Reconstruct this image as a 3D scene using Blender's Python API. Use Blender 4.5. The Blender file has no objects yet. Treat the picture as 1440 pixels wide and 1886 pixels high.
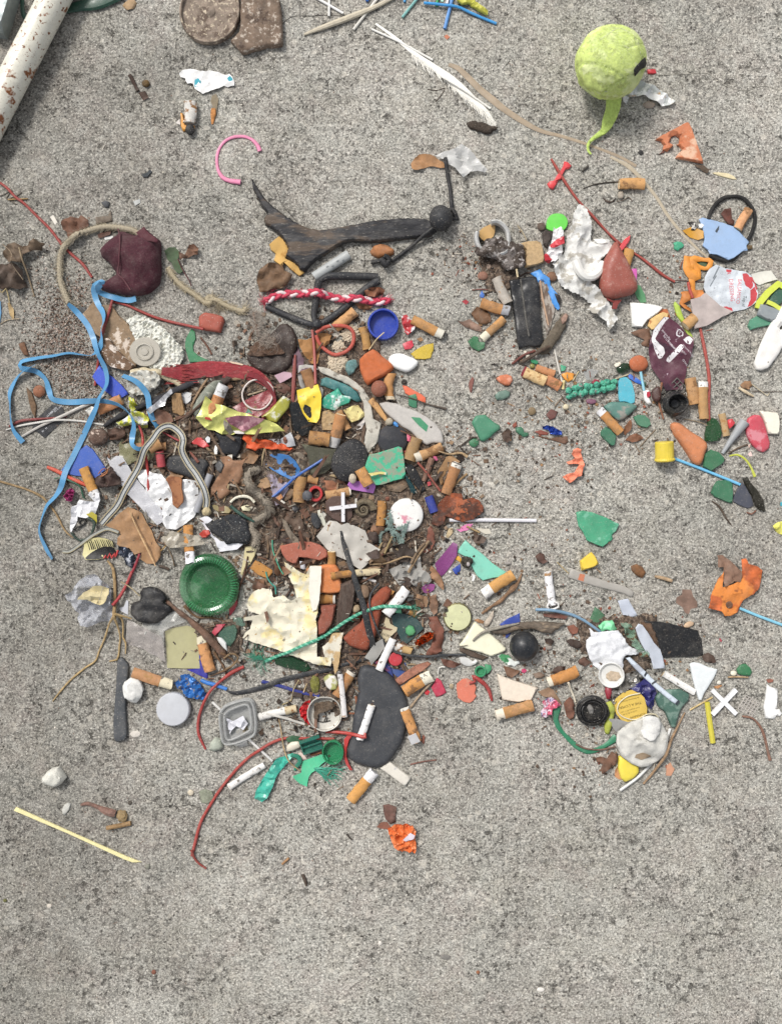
import bpy,math,random
import numpy as np
from mathutils import Vector,noise
from mathutils.geometry import delaunay_2d_cdt
random.seed(7); np.random.seed(7)
S = 0.0005                       # metres of ground per photograph pixel
C = bpy.context.scene.collection
# ------------------------------------------------------------ camera,sky,sun
cam = bpy.data.objects.new('camera',bpy.data.cameras.new('camera'))
C.objects.link(cam); bpy.context.scene.camera = cam
CH = 0.95
cam.location = (0,0,CH); cam.data.sensor_fit = 'VERTICAL'
cam.data.angle = 2*math.atan(943*S/CH); cam.data.clip_start = .01; cam.data.clip_end = 200
w = bpy.data.worlds.new('World'); bpy.context.scene.world = w; w.use_nodes = True
nt = w.node_tree; bg = nt.nodes['Background']
sky = nt.nodes.new('ShaderNodeTexSky'); sky.sky_type = 'NISHITA'; sky.sun_disc = False
SUN_EL,SUN_AZ = math.radians(52),math.radians(-38)      # light falls from the upper left
sky.sun_elevation = SUN_EL; sky.sun_rotation = SUN_AZ; sky.dust_density = 3
hs = nt.nodes.new('ShaderNodeHueSaturation'); hs.inputs['Saturation'].default_value = .22
nt.links.new(sky.outputs[0],hs.inputs['Color']); nt.links.new(hs.outputs[0],bg.inputs[0])
bg.inputs[1].default_value = .125
sun = bpy.data.objects.new('sun',bpy.data.lights.new('sun','SUN')); C.objects.link(sun)
sun.data.energy = 2.0; sun.data.angle = math.radians(12); sun.data.color = (1,.96,.9)
sd = Vector((math.sin(SUN_AZ)*math.cos(SUN_EL),math.cos(SUN_AZ)*math.cos(SUN_EL),math.sin(SUN_EL)))
sun.rotation_euler = (-sd).to_track_quat('-Z','Y').to_euler(); sun.location = sd*3
vs = bpy.context.scene.view_settings
vs.view_transform = 'Standard'; vs.look = 'None'; vs.gamma = 1; vs.exposure = 0.42
bpy.context.scene.cycles.max_bounces = 6
bpy.context.scene.cycles.transparent_max_bounces = 8
# ------------------------------------------------------------ materials
def lin(h):
    o = []
    for i in (0,2,4):
        c = int(h[i:i+2],16)/255
        o.append(c/12.92 if c <= .04045 else ((c+.055)/1.055)**2.4)
    g = .3*o[0]+.59*o[1]+.11*o[2]
    return [.93*(x+(g-x)*.07) for x in o]
K = dict(
 plastic=dict(rough=.42,v=.07,vs=120,dirt=.22,dust=.2,bump=.05,bs=500),
 rubber=dict(rough=.6,v=.15,vs=160,dirt=.1,dust=.4,bump=.15,bs=700),
 glass=dict(rough=.5,v=.1,vs=150,dirt=.1,dust=.35,bump=.12,bs=900,trans=.25),
 bottle=dict(rough=.1,v=.1,vs=90,dirt=.05,dust=.4,bump=.05,bs=300,trans=.6,alpha=.8),
 film=dict(rough=.3,v=.05,vs=150,dirt=.1,dust=.3,bump=.5,bs=250,alpha=.45),
 haze=dict(rough=.45,v=.05,vs=150,dirt=.12,dust=.25,bump=.15,bs=300,alpha=.82),
 paper=dict(rough=.85,v=.05,vs=140,dirt=.16,dust=0,bump=.35,bs=350),
 foil=dict(rough=.32,v=.08,vs=200,dirt=.05,dust=.05,bump=.9,bs=260,metal=.55),
 gloss=dict(rough=.28,v=.05,vs=150,dirt=.08,dust=.12,bump=.25,bs=200),
 butt=dict(rough=.8,v=.12,vs=260,dirt=.3,dust=.15,bump=.3,bs=500),
 stone=dict(rough=.85,v=.16,vs=260,dirt=.2,dust=.25,bump=.4,bs=600),
 rough=dict(rough=.95,v=.35,vs=330,dirt=.55,dust=.35,bump=.9,bs=420),
 brick=dict(rough=.9,v=.12,vs=220,dirt=.2,dust=.3,bump=.3,bs=800),
 wood=dict(rough=.85,v=.35,vs=260,dirt=.35,dust=.12,bump=.7,bs=420),
 leaf=dict(rough=.75,v=.3,vs=130,dirt=.45,dust=.08,bump=.6,bs=260),
 cloth=dict(rough=.95,v=.12,vs=700,dirt=.12,dust=.08,bump=.6,bs=1400),
 felt=dict(rough=1,v=.16,vs=420,dirt=.18,dust=0,bump=.9,bs=900),
 rust=dict(rough=.85,v=.45,vs=110,dirt=.45,dust=.35,bump=.7,bs=500),
 metal=dict(rough=.4,v=.15,vs=140,dirt=.25,dust=.25,bump=.15,bs=400,metal=.5),
 wax=dict(rough=.55,v=.12,vs=200,dirt=.3,dust=.15,bump=.5,bs=300),
 soil=dict(rough=1,v=.5,vs=500,dirt=.6,dust=.25,bump=1,bs=900),
)
_M = {}
def mat(k,hexc,**o):
    key = (k,hexc,tuple(sorted(o.items())))
    if key in _M: return _M[key]
    q = dict(metal=0,trans=0,alpha=1,c2=None,c2s=140,c2t=.55,sx=1,sy=1,c3=None,c3s=400,c3t=.62); q.update(K[k]); q.update(o)
    m = bpy.data.materials.new(k+'_'+hexc); _M[key] = m; m.use_nodes = True
    n = m.node_tree.nodes; L = m.node_tree.links; b = n['Principled BSDF']
    tc = n.new('ShaderNodeTexCoord'); oi = n.new('ShaderNodeObjectInfo')
    va = n.new('ShaderNodeVectorMath'); va.operation = 'ADD'
    cx = n.new('ShaderNodeCombineXYZ')
    for i in range(3): L.new(oi.outputs['Random'],cx.inputs[i])
    mp = n.new('ShaderNodeMapping'); mp.inputs['Scale'].default_value = (q['sx'],q['sy'],1)
    L.new(tc.outputs['Object'],mp.inputs['Vector'])
    L.new(mp.outputs[0],va.inputs[0]); L.new(cx.outputs[0],va.inputs[1])
    def nz(sc,det=3,ro=.6):
        t = n.new('ShaderNodeTexNoise'); t.inputs['Scale'].default_value = sc
        t.inputs['Detail'].default_value = det; t.inputs['Roughness'].default_value = ro
        L.new(va.outputs[0],t.inputs['Vector']); return t.outputs['Fac']
    def rng(src,a,c,lo=0,hi=1):
        t = n.new('ShaderNodeMapRange'); L.new(src,t.inputs[0])
        for i,x in enumerate((a,c,lo,hi)): t.inputs[i+1].default_value = x
        return t.outputs[0]
    def mix(f,a,c,mode='MIX'):
        t = n.new('ShaderNodeMix'); t.data_type = 'RGBA'; t.blend_type = mode
        if isinstance(f,float): t.inputs[0].default_value = f
        else: L.new(f,t.inputs[0])
        for i,x in ((6,a),(7,c)):
            if isinstance(x,(list,tuple)): t.inputs[i].default_value = (*x,1)
            else: L.new(x,t.inputs[i])
        return t.outputs[2]
    c = lin(hexc); v = q['v']
    dk = [x*(1-v) for x in c]; lt = [min(1,x*(1+v)+.01*v) for x in c]
    col = mix(rng(nz(q['vs'],4),.3,.7),dk,lt)
    if q['c2']: col = mix(rng(nz(q['c2s'],4,.65),q['c2t']-.03,q['c2t']+.03),col,lin(q['c2']))
    if q['c3']: col = mix(rng(nz(q['c3s'],3,.65),q['c3t']-.03,q['c3t']+.03),col,lin(q['c3']))
    if q['dirt']:
        col = mix(rng(nz(95,6,.75),.52,.78,0,q['dirt']),col,(.09,.07,.05))
        col = mix(rng(nz(700,3,.7),.62,.7,0,min(.8,q['dirt']*1.3)),col,(.1,.08,.06))
    if q['dust'] and q['metal'] < .3: col = mix(rng(nz(70,6,.75),.48,.74,0,.13),col,(.36,.33,.29))
    if q['dust']: col = mix(rng(nz(800,2,.6),.62,.7,0,q['dust']),col,(.5,.46,.4))
    L.new(col,b.inputs['Base Color'])
    b.inputs['Metallic'].default_value = q['metal']
    L.new(rng(nz(200,2),.3,.7,max(0,q['rough']-.1),min(1,q['rough']+.12)),b.inputs['Roughness'])
    b.inputs['Transmission Weight'].default_value = q['trans']
    b.inputs['Alpha'].default_value = q['alpha']
    b.inputs['Specular IOR Level'].default_value = .4
    if q['bump']:
        bp = n.new('ShaderNodeBump'); bp.inputs['Strength'].default_value = min(1,q['bump'])
        bp.inputs['Distance'].default_value = .0007
        L.new(nz(q['bs'],3),bp.inputs['Height']); L.new(bp.outputs[0],b.inputs['Normal'])
    return m
# ------------------------------------------------------------ the height of what already lies there (1 mm cells)
NX,NY = 900,1120
H = np.zeros((NY,NX))
def hix(x,y):
    return (np.clip((np.asarray(y)*1000+NY/2).astype(int),0,NY-1),
            np.clip((np.asarray(x)*1000+NX/2).astype(int),0,NX-1))
def hblur(x0,y0,x1,y1,r):
    (a,b),(c,d) = hix(np.array([x0,x1]),np.array([y0,y1]))
    a0,a1,c0,c1 = max(0,a-8),min(NY,b+9),max(0,c-8),min(NX,d+9)
    w_ = H[a0:a1,c0:c1].copy()
    m_ = w_.copy()
    for dy in (-1,0,1):
        for dx in (-1,0,1): m_ = np.maximum(m_,np.roll(np.roll(w_,dy,0),dx,1))
    for _ in range(r):
        p = np.pad(m_,1,mode='edge')
        m_ = (p[:-2,1:-1]+p[2:,1:-1]+p[1:-1,:-2]+p[1:-1,2:]+2*p[1:-1,1:-1])/6
    def f(x,y):
        i,j = hix(x,y); return m_[np.clip(i-a0,0,m_.shape[0]-1),np.clip(j-c0,0,m_.shape[1]-1)]
    return f
class MB:
    def __init__(s): s.v = []; s.f = []; s.m = []
    def add(s,v,f,mi=0):
        o = len(s.v); s.v += [tuple(p) for p in v]; s.f += [[i+o for i in q] for q in f]; s.m += [mi]*len(f); return s
    def link(s,name,mats,ang=.75):
        me = bpy.data.meshes.new(name); me.from_pydata(s.v,[],s.f)
        for m in (mats if isinstance(mats,(list,tuple)) else [mats]): me.materials.append(m)
        me.polygons.foreach_set('material_index',s.m); me.polygons.foreach_set('use_smooth',[True]*len(s.f))
        me.update()
        me.set_sharp_from_angle(angle=ang)
        o = bpy.data.objects.new(name,me); C.objects.link(o); return o
OX = OY = 0; Z = 4.8
def T(x,y,z=4.8):
    global OX,OY,Z
    OX,OY,Z = x,y,z
def W(x,y): return ((OX+x/Z-720)*S,(943-OY-y/Z)*S)
def PP(s):
    if isinstance(s,str): s = [tuple(float(a) for a in q.split(',')) for q in s.split()]
    return np.array([W(*q[:2]) for q in s])
def tag(o,label,cat,grp=None,kind=None):
    o['label'] = label; o['category'] = cat
    if grp: o['group'] = grp
    o['kind'] = kind or 'thing'
def finish(name,label,cat,parts,c,grp=None,drape=False,p=88,upd=True,tilt=.3):
    """parts: [(part name, MB, material(s), parent index or None)], local metres round c."""
    c = np.array(c,float)
    allv = np.concatenate([np.array(q[1].v) for q in parts])
    X,Y,Zv = allv[:,0],allv[:,1],allv[:,2]
    a = b = dz = 0
    if not drape:
        hh = H[hix(X+c[0],Y+c[1])]
        A = np.stack([X,Y,np.ones_like(X)],1)
        if hh.max() > 0 and len(X) > 3:
            a,b,_ = np.linalg.lstsq(A,hh,rcond=None)[0]
            s_ = math.hypot(a,b)
            if s_ > tilt: a *= tilt/s_; b *= tilt/s_
        r_ = hh-(Zv+a*X+b*Y)
        low = Zv < Zv.min()+.5*(Zv.max()-Zv.min())+1e-5
        dz = np.percentile(r_[low],p) if hh.max() > 0 else -Zv.min()
        dz = max(dz,-(Zv+a*X+b*Y).min())
    objs = []
    for q in parts: objs.append(q[1].link(q[0],q[2],1.4 if any(t in (q[2][0] if isinstance(q[2],list) else q[2]).name for t in ('cloth','soil','leaf','rubber','felt')) else .55))
    if len(parts) == 1: root = objs[0]; root.name = name
    else:
        root = bpy.data.objects.new(name,None); C.objects.link(root); root.empty_display_size = .01
        for o,q in zip(objs,parts):
            o.parent = root if (len(q) < 4 or q[3] is None) else objs[q[3]]
    root.location = (c[0],c[1],dz)
    if a or b:
        root.rotation_mode = 'QUATERNION'
        root.rotation_quaternion = Vector((0,0,1)).rotation_difference(Vector((-a,-b,1)).normalized())
    tag(root,label,cat,grp)
    if upd:
        for q in parts:
            V = np.array(q[1].v); V = V + np.stack([np.zeros(len(V)),np.zeros(len(V)),a*V[:,0]+b*V[:,1]],1)
            tr = np.array([(f[0],f[i],f[i+1]) for f in q[1].f for i in range(1,len(f)-1)])
            P0,P1,P2 = V[tr[:,0]],V[tr[:,1]],V[tr[:,2]]
            ar = np.abs(np.cross((P1-P0)[:,:2],(P2-P0)[:,:2]))/2*1e6
            n = np.minimum(np.ceil(ar*1.6)+1,4000).astype(int); ix = np.repeat(np.arange(len(n)),n)
            u,v = np.random.rand(len(ix)),np.random.rand(len(ix)); fl = u+v > 1; u[fl] = 1-u[fl]; v[fl] = 1-v[fl]
            Q = P0[ix]+(P1-P0)[ix]*u[:,None]+(P2-P0)[ix]*v[:,None]
            np.maximum.at(H,hix(Q[:,0]+c[0],Q[:,1]+c[1]),Q[:,2]+dz)
    return root
# ------------------------------------------------------------ flat and domed pieces cut to an outline
def chaikin(P,n):
    w = .12 if n == 1 else .25
    for _ in range(n):
        Q = np.roll(P,-1,0); P = np.stack([P*(1-w)+Q*w,P*w+Q*(1-w)],1).reshape(-1,2)
    return P
def inpoly(pt,P):
    x,y = pt[:,0],pt[:,1]; r = np.zeros(len(pt),bool)
    for i in range(len(P)):
        x1,y1 = P[i]; x2,y2 = P[i-1]
        if y1 == y2: continue
        m = ((y1 > y) != (y2 > y)) & (x < (x2-x1)*(y-y1)/(y2-y1)+x1); r ^= m
    return r
def dist(pt,P):
    A,B = P,np.roll(P,-1,0); d = np.full(len(pt),1e9)
    for a,b in zip(A,B):
        ab = b-a; t = np.clip(((pt-a)@ab)/max(ab@ab,1e-12),0,1)
        d = np.minimum(d,np.linalg.norm(pt-(a+t[:,None]*ab),axis=1))
    return d
def resamp(P,st,jag,seed):
    out = []
    for i in range(len(P)):
        a,b = P[i],P[(i+1) % len(P)]; n = max(1,int(np.linalg.norm(b-a)/st))
        for k in range(n): out.append(a+(b-a)*k/n)
    out = np.array(out)
    if jag:
        for i,q in enumerate(out):
            out[i] = q + jag*np.array([noise.noise((q[0]*.45+seed,q[1]*.45,1))+.5*noise.noise((q[0]*1.3+seed,q[1]*1.3,1)),
                                       noise.noise((q[0]*.45+seed,q[1]*.45,9))+.5*noise.noise((q[0]*1.3+seed,q[1]*1.3,9))])
    return out
SEED = 0
def slab(P,th=1.5,R=None,ch=0,jag=.14,st=3,wr=0,ws=12,cr=0,cs=8,cu=0,ca=0,dome=0,holes=(),edge=.45,flat=False):
    """P in mm, local. Returns (MB in metres, height function in metres)."""
    global SEED; SEED += 1; sd = SEED*3.7
    P = chaikin(P,ch); P = resamp(P,max(st*.8,.8),jag,sd)
    HL = [resamp(chaikin(h,1),max(st*.8,.8),jag*.7,sd+5) for h in holes]
    if R is None: R = min(th*.3,.7)
    allP = [P]+HL
    lo,hi = P.min(0),P.max(0)
    pts = []
    if R > .25:
        area = np.sum(P[:,0]*np.roll(P[:,1],-1)-np.roll(P[:,0],-1)*P[:,1])
        nx = np.roll(P,-1,0)-np.roll(P,1,0); nrm = np.stack([-nx[:,1],nx[:,0]],1)*np.sign(area)
        nrm /= np.linalg.norm(nrm,axis=1)[:,None]+1e-9
        for k in ((.12,.4,.85) if R < 4 else (.06,.2,.45,.8)):
            q = P+nrm*R*k; q = q[inpoly(q,P)]
            if len(q): q = q[dist(q,P) > R*k*.8]; pts.append(q)
    gx,gy = np.meshgrid(np.arange(lo[0],hi[0],st),np.arange(lo[1],hi[1],st*.87))
    gx = gx+(np.arange(gx.shape[0]) % 2)[:,None]*st*.5
    g = np.stack([gx.ravel(),gy.ravel()],1); g = g+(np.random.rand(*g.shape)-.5)*st*.3
    if len(g):
        g = g[inpoly(g,P)]
        if len(g): g = g[dist(g,P) > (max(R*.95,st*.35) if R > .25 else st*.45)]
        for h in HL:
            if len(g): g = g[~inpoly(g,h)]
            if len(g): g = g[dist(g,h) > st*.35]
        pts.append(g)
    V = [Vector(q) for q in P]; E = []
    n0 = len(P)
    for h in HL:
        b = len(V); V += [Vector(q) for q in h]; E += [(b+i,b+(i+1) % len(h)) for i in range(len(h))]
    for q in pts: V += [Vector(a) for a in q]
    vo,eo,fo,*_ = delaunay_2d_cdt(V,E,[list(range(n0))],1,1e-4)
    vo = np.array([tuple(v) for v in vo]); fo = [list(f) for f in fo]
    if HL:
        cen = np.array([vo[f].mean(0) for f in fo]); bad = np.zeros(len(fo),bool)
        for h in HL: bad |= inpoly(cen,h)
        fo = [f for f,q in zip(fo,bad) if not q]
    d = dist(vo,P)
    for h in HL: d = np.minimum(d,dist(vo,h))
    cx,sx = math.cos(math.radians(ca)),math.sin(math.radians(ca))
    u = (vo[:,0]*cx+vo[:,1]*sx); hw = max(np.abs(u).max(),1e-6)
    def defo(x,y):
        z = 0
        if wr: z += wr*(noise.noise((x/ws+sd,y/ws,sd))+.45*noise.noise((x*2.3/ws+sd,y*2.3/ws,3)))
        if cr: z += cr*(1-2.2*abs(noise.noise((x/cs+sd,y/cs,7)))-1.1*abs(noise.noise((x*2.1/cs+sd,y*2.1/cs,17))))
        if cu: z += cu*((x*cx+y*sx)/hw)**2
        return z
    w_ = np.array([defo(*q) for q in vo])
    if wr or cr or cu: w_ -= w_.min()
    base = [defo(*q) for q in vo]; off = (w_-np.array(base)).mean() if len(base) else 0
    if R > .25:
        t = np.clip(1-d/R,0,1); f_ = edge+(1-edge)*np.sqrt(np.clip(1-t*t,0,1))
    else: f_ = np.ones(len(vo))
    dm = dome*(1-(1-np.clip(d/max(d.max(),.01),0,1))**2) if dome else 0
    zt = w_+th*f_+dm; zb = w_*(0 if flat else 1)+np.zeros(len(vo))
    cnt = {}
    for f in fo:
        for i in range(len(f)):
            a,b = f[i],f[(i+1) % len(f)]; cnt.setdefault((min(a,b),max(a,b)),[]).append((a,b))
    n = len(vo); v3 = [(x/1000,y/1000,z/1000) for (x,y),z in zip(vo,zt)]+[(x/1000,y/1000,z/1000) for (x,y),z in zip(vo,zb)]
    fs = fo+[[i+n for i in reversed(f)] for f in fo]+[[a+n,b+n,b,a] for e in cnt.values() if len(e) == 1 for a,b in e]
    mb = MB().add(v3,fs)
    def zf(x,y):  # metres
        return (defo(x*1000,y*1000)+off+th+(dome if dome else 0))/1000
    return mb,zf
def pl(name,label,cat,pts,col,k='plastic',grp=None,hl=None,soft=0,p=88,mo=None,mb_only=False,tilt=.3,**o):
    P = PP(pts); c = (P.max(0)+P.min(0))/2
    holes = [(PP(h)-c)*1000 for h in (hl or [])]
    mb,zf = slab((P-c)*1000,holes=holes,**o)
    m = mat(k,col,**(mo or {}))
    if soft:
        lo,hi = P.min(0),P.max(0); f = hblur(lo[0],lo[1],hi[0],hi[1],soft)
        v = np.array(mb.v); v[:,2] += f(v[:,0]+c[0],v[:,1]+c[1]); mb.v = [tuple(q) for q in v]
    r = finish(name,label,cat,[(name,mb,m)],c,grp,drape=bool(soft),p=p,tilt=tilt)
    if soft: r.location.z = .0001
    r_zf = zf if not soft else (lambda x,y: zf(x,y)+float(f(x+c[0],y+c[1])))
    return r,c,r_zf
# ------------------------------------------------------------ round and flat strands
def cr_path(P,ds):
    P = np.array(P,float)
    if len(P) < 3:
        n = max(2,int(np.linalg.norm(P[1][:2]-P[0][:2])/ds)); return np.array([P[0]+(P[1]-P[0])*t for t in np.linspace(0,1,n+1)])
    Q = np.concatenate([[2*P[0]-P[1]],P,[2*P[-1]-P[-2]]]); out = []
    for i in range(1,len(Q)-2):
        p0,p1,p2,p3 = Q[i-1:i+3]; n = max(1,int(np.linalg.norm((p2-p1)[:2])/ds))
        for k in range(n):
            t = k/n; out.append(.5*((2*p1)+(-p0+p2)*t+(2*p0-5*p1+4*p2-p3)*t*t+(-p0+3*p1-3*p2+p3)*t**3))
    out.append(P[-1]); return np.array(out)
def sweep(P,rad,n=8,fl=1.,tw=None,cap=True,hollow=0,sq=False):
    """P Nx3, rad N (half width), fl = height/width."""
    N = len(P); P = np.array(P,float)
    t = np.gradient(P,axis=0); t /= np.linalg.norm(t,axis=1)[:,None]+1e-12
    side = np.cross(np.array([0,0,1.]),t); side /= np.linalg.norm(side,axis=1)[:,None]+1e-12
    up = np.cross(t,side)
    if sq: prof = np.array([(-1,-1),(1,-1),(1,1),(-1,1)],float)
    else: prof = np.array([(math.cos(2*math.pi*i/n),math.sin(2*math.pi*i/n)) for i in range(n)])
    n = len(prof); v = []; f = []
    def ring(i,k=1.,sh=0):
        a = tw[i] if tw is not None else 0
        for px,py in prof:
            x,y = px*rad[i]*k,py*rad[i]*k*fl
            q = P[i]+t[i]*sh+side[i]*(x*math.cos(a)-y*math.sin(a))+up[i]*(x*math.sin(a)+y*math.cos(a)); v.append(tuple(q))
    for i in range(N): ring(i)
    for i in range(N-1):
        for k in range(n):
            a,b = i*n+k,i*n+(k+1) % n; f.append([a,b,b+n,a+n])
    def endcap(i,s_):
        base = i*n
        if hollow:
            o = len(v); ring(i,hollow); ring(i,hollow,-s_*rad[i]*2.2)
            for k in range(n):
                k2 = (k+1) % n
                q1 = [base+k,base+k2,o+k2,o+k]; q2 = [o+k,o+k2,o+n+k2,o+n+k]
                f.append(q1 if s_ > 0 else q1[::-1]); f.append(q2 if s_ > 0 else q2[::-1])
            q = [o+n+k for k in range(n)]
        else: q = [base+k for k in range(n)]
        f.append(q if s_ > 0 else q[::-1])
    if cap: endcap(0,-1); endcap(N-1,1)
    return v,f
def smooth(z,n):
    for _ in range(n):
        q = np.pad(z,1,mode='edge'); z = (q[:-2]+q[2:]+2*q[1:-1])/4
    return z
def drape(xy,r,stiff=12,hw=0):
    z = np.zeros(len(xy)); o = max(.001,float(np.mean(hw))*.75)
    for dx in (-o,-o/2,0,o/2,o):
        for dy in (-o,-o/2,0,o/2,o): z = np.maximum(z,H[hix(xy[:,0]+dx,xy[:,1]+dy)])
    z0 = z.copy()
    for _ in range(3): z = np.maximum(smooth(z,stiff),z0*.95)
    return smooth(z,3)+r
def tb(name,label,cat,pts,r,col,k='plastic',grp=None,fl=1.,rigid=0,hollow=0,n=8,ds=.0025,lump=0,mo=None,lift=None,stiff=12,p=88,extra=None,sq=False):
    """a cord, stick, tube or wire through pts; r in mm (number or list)."""
    XY = PP(pts); c = (XY.max(0)+XY.min(0))/2
    rr = np.array(r if isinstance(r,(list,tuple)) else [r]*len(XY),float)/1000
    if len(rr) != len(XY): rr = np.interp(np.linspace(0,1,len(XY)),np.linspace(0,1,len(rr)),rr)
    D = np.column_stack([XY,rr,np.array(lift if lift else [0]*len(XY),float)/1000])
    Q = cr_path(D,ds); xy = Q[:,:2]; R_ = np.maximum(Q[:,2],.00015)
    if lump:
        global SEED; SEED += 1
        R_ = R_*np.array([1+lump*noise.noise((i*.35,SEED,0)) for i in range(len(R_))])
    z = R_*fl if rigid else drape(xy,R_*fl,stiff,R_)
    z = z+Q[:,3]
    Pt = np.column_stack([xy-c,z]); v,f = sweep(Pt,R_,n,fl,hollow=hollow,sq=sq)
    if lump:
        v = [tuple(np.array(q)+lump*.35*R_.mean()*np.array(noise.noise_vector((q[0]*400,q[1]*400,q[2]*400)))) for q in v]
    parts = [(name,MB().add(v,f),mat(k,col,**(mo or {})))]
    if extra: parts += extra(xy-c,z,c)
    return finish(name,label,cat,parts,c,grp,drape=not rigid,p=p)
def rb(name,label,cat,pts,w,col,k='plastic',grp=None,th=.25,mo=None,stiff=10,tws=None,lines=None):
    """a ribbon: pts 'x,y,m' with m the share of the full width that shows (the rest is twist)."""
    raw = [tuple(float(a) for a in q.split(',')) for q in pts.split()]
    XY = np.array([W(q[0],q[1]) for q in raw]); c = (XY.max(0)+XY.min(0))/2
    m = np.array([q[2] if len(q) > 2 else 1. for q in raw])
    sg = -1.; an = []
    for x in m:
        an.append(math.acos(max(-1.,min(1.,x))))
    D = np.column_stack([XY,an]); Q = cr_path(D,.002); xy = Q[:,:2]; tw = Q[:,2]
    hw = w/2000
    z = drape(xy,.0002+np.abs(np.sin(tw))*hw,stiff,hw)
    z = z+.0006*np.array([1+noise.noise((i*.12,w,3)) for i in range(len(z))])
    Pt = np.column_stack([xy-c,z])
    v,f = sweep(Pt,np.full(len(Pt),hw),sq=True,fl=th/w,tw=tw)
    parts = [(name,MB().add(v,f),mat(k,col,**(mo or {})))]
    if lines:
        t = np.gradient(Pt,axis=0); t /= np.linalg.norm(t,axis=1)[:,None]; sd_ = np.cross([0,0,1.],t); sd_ /= np.linalg.norm(sd_,axis=1)[:,None]
        up = np.cross(t,sd_)
        for off,lw,lc in lines:
            L_ = Pt+sd_*(np.cos(tw)*off*hw)[:,None]+up*(np.sin(tw)*off*hw)[:,None]+up*(.00022)
            v,f = sweep(L_,np.full(len(L_),lw/2000),sq=True,fl=.3,tw=tw)
            parts.append(('stripe',MB().add(v,f),mat('cloth',lc)))
    return finish(name,label,cat,parts,c,grp,drape=True)
# ------------------------------------------------------------ turned pieces: caps,lids,cups,rings
def lathe(prof,n=40,knurl=0,kn=0,sx=1.,sy=1.,ang=0,wob=0):
    """prof [(r mm, z mm)]; knurl modulates the radius of the outermost points."""
    v = []; f = []; rm = max(r for r,z in prof); ca,sa = math.cos(ang),math.sin(ang)
    for r,z in prof:
        for i in range(n):
            a = 2*math.pi*i/n; q = r
            if kn and r > rm*.94: q = r*(1+knurl*(1 if (i*kn*2//n) % 2 else -1))
            q *= 1+wob*noise.noise((math.cos(a)*1.3,math.sin(a)*1.3,rm+z*.05))
            x,y = q*math.cos(a)*sx,q*math.sin(a)*sy
            v.append(((x*ca-y*sa)/1000,(x*sa+y*ca)/1000,z/1000))
    m = len(prof)
    for j in range(m-1):
        for i in range(n): f.append([j*n+i,j*n+(i+1) % n,(j+1)*n+(i+1) % n,(j+1)*n+i])
    if prof[0][0] > 0: f.append([i for i in range(n)][::-1])
    if prof[-1][0] > 0: f.append([(m-1)*n+i for i in range(n)])
    return v,f
def cup(r,h,wl=1.2,fl=1.0):     # open upwards
    return [(r*.55,0),(r*.93,0),(r*.98,.5),(r,1.2),(r,h-.5),(r-.3,h),(r-wl+.2,h),(r-wl,h-.4),(r-wl,fl+.4),(r-wl-.5,fl),(.3,fl)]
def lid(r,h,rim=0):   # closed face upwards
    return [(r*.8,0),(r,0),(r*1.0,.6),(r,h-1.1),(r-.3,h-.35),(r-1.,h),(r-1.4-rim,h),(r-1.8-rim,h-(.5 if rim else 0)),(.3,h-(.5 if rim else 0))]
def cp(name,label,cat,x,y,prof,col,k='plastic',grp=None,extra=None,mo=None,p=88,tilt=.3,**o):
    c = W(x,y); v,f = lathe(prof,**o)
    parts = [(name,MB().add(v,f),mat(k,col,**(mo or {})))]
    if extra: parts[0] = (extra.get('n0',name),)+parts[0][1:]; parts += extra['p']
    return finish(name,label,cat,parts,c,grp,p=p,tilt=tilt)
# ------------------------------------------------------------ solid lumps
def blob(rx,ry,rz,ang=0,amp=.12,sc=1.6,n=14,m=20,seed=None,facet=0):
    global SEED; SEED += 1; sd = SEED*1.91
    v = []; f = []; ca,sa = math.cos(ang),math.sin(ang)
    for j in range(n+1):
        th = math.pi*j/n
        for i in range(m):
            ph = 2*math.pi*i/m; d = Vector((math.sin(th)*math.cos(ph),math.sin(th)*math.sin(ph),-math.cos(th)))
            q = 1+amp*noise.noise(d*sc+Vector((sd,0,0)))+amp*.5*noise.noise(d*sc*2.7+Vector((0,sd,0)))
            if facet: q = 1+facet*(noise.voronoi(d*sc*.9+Vector((sd,3,1)))[0][0]-.45)
            x,y,z = d.x*rx*q,d.y*ry*q,d.z*rz*q
            z = max(z,-rz*.78)
            v.append(((x*ca-y*sa)/1000,(x*sa+y*ca)/1000,(z+rz*.78)/1000))
    for j in range(n):
        for i in range(m): f.append([j*m+i,j*m+(i+1) % m,(j+1)*m+(i+1) % m,(j+1)*m+i])
    return v,f
def bl(name,label,cat,x,y,rx,ry,rz,col,k='stone',ang=0,grp=None,mo=None,amp=.12,sc=1.6,facet=0,p=88,n=14,m=20):
    """rx, ry in zoomed pixels, rz in mm; ang in degrees counter-clockwise."""
    v,f = blob(rx/Z*.25,ry/Z*.25,rz*.7,math.radians(ang),amp,sc,facet=facet,n=n,m=m)
    return finish(name,label,cat,[(name,MB().add(v,f),mat(k,col,**(mo or {})))],W(x,y),grp,p=p)
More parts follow.
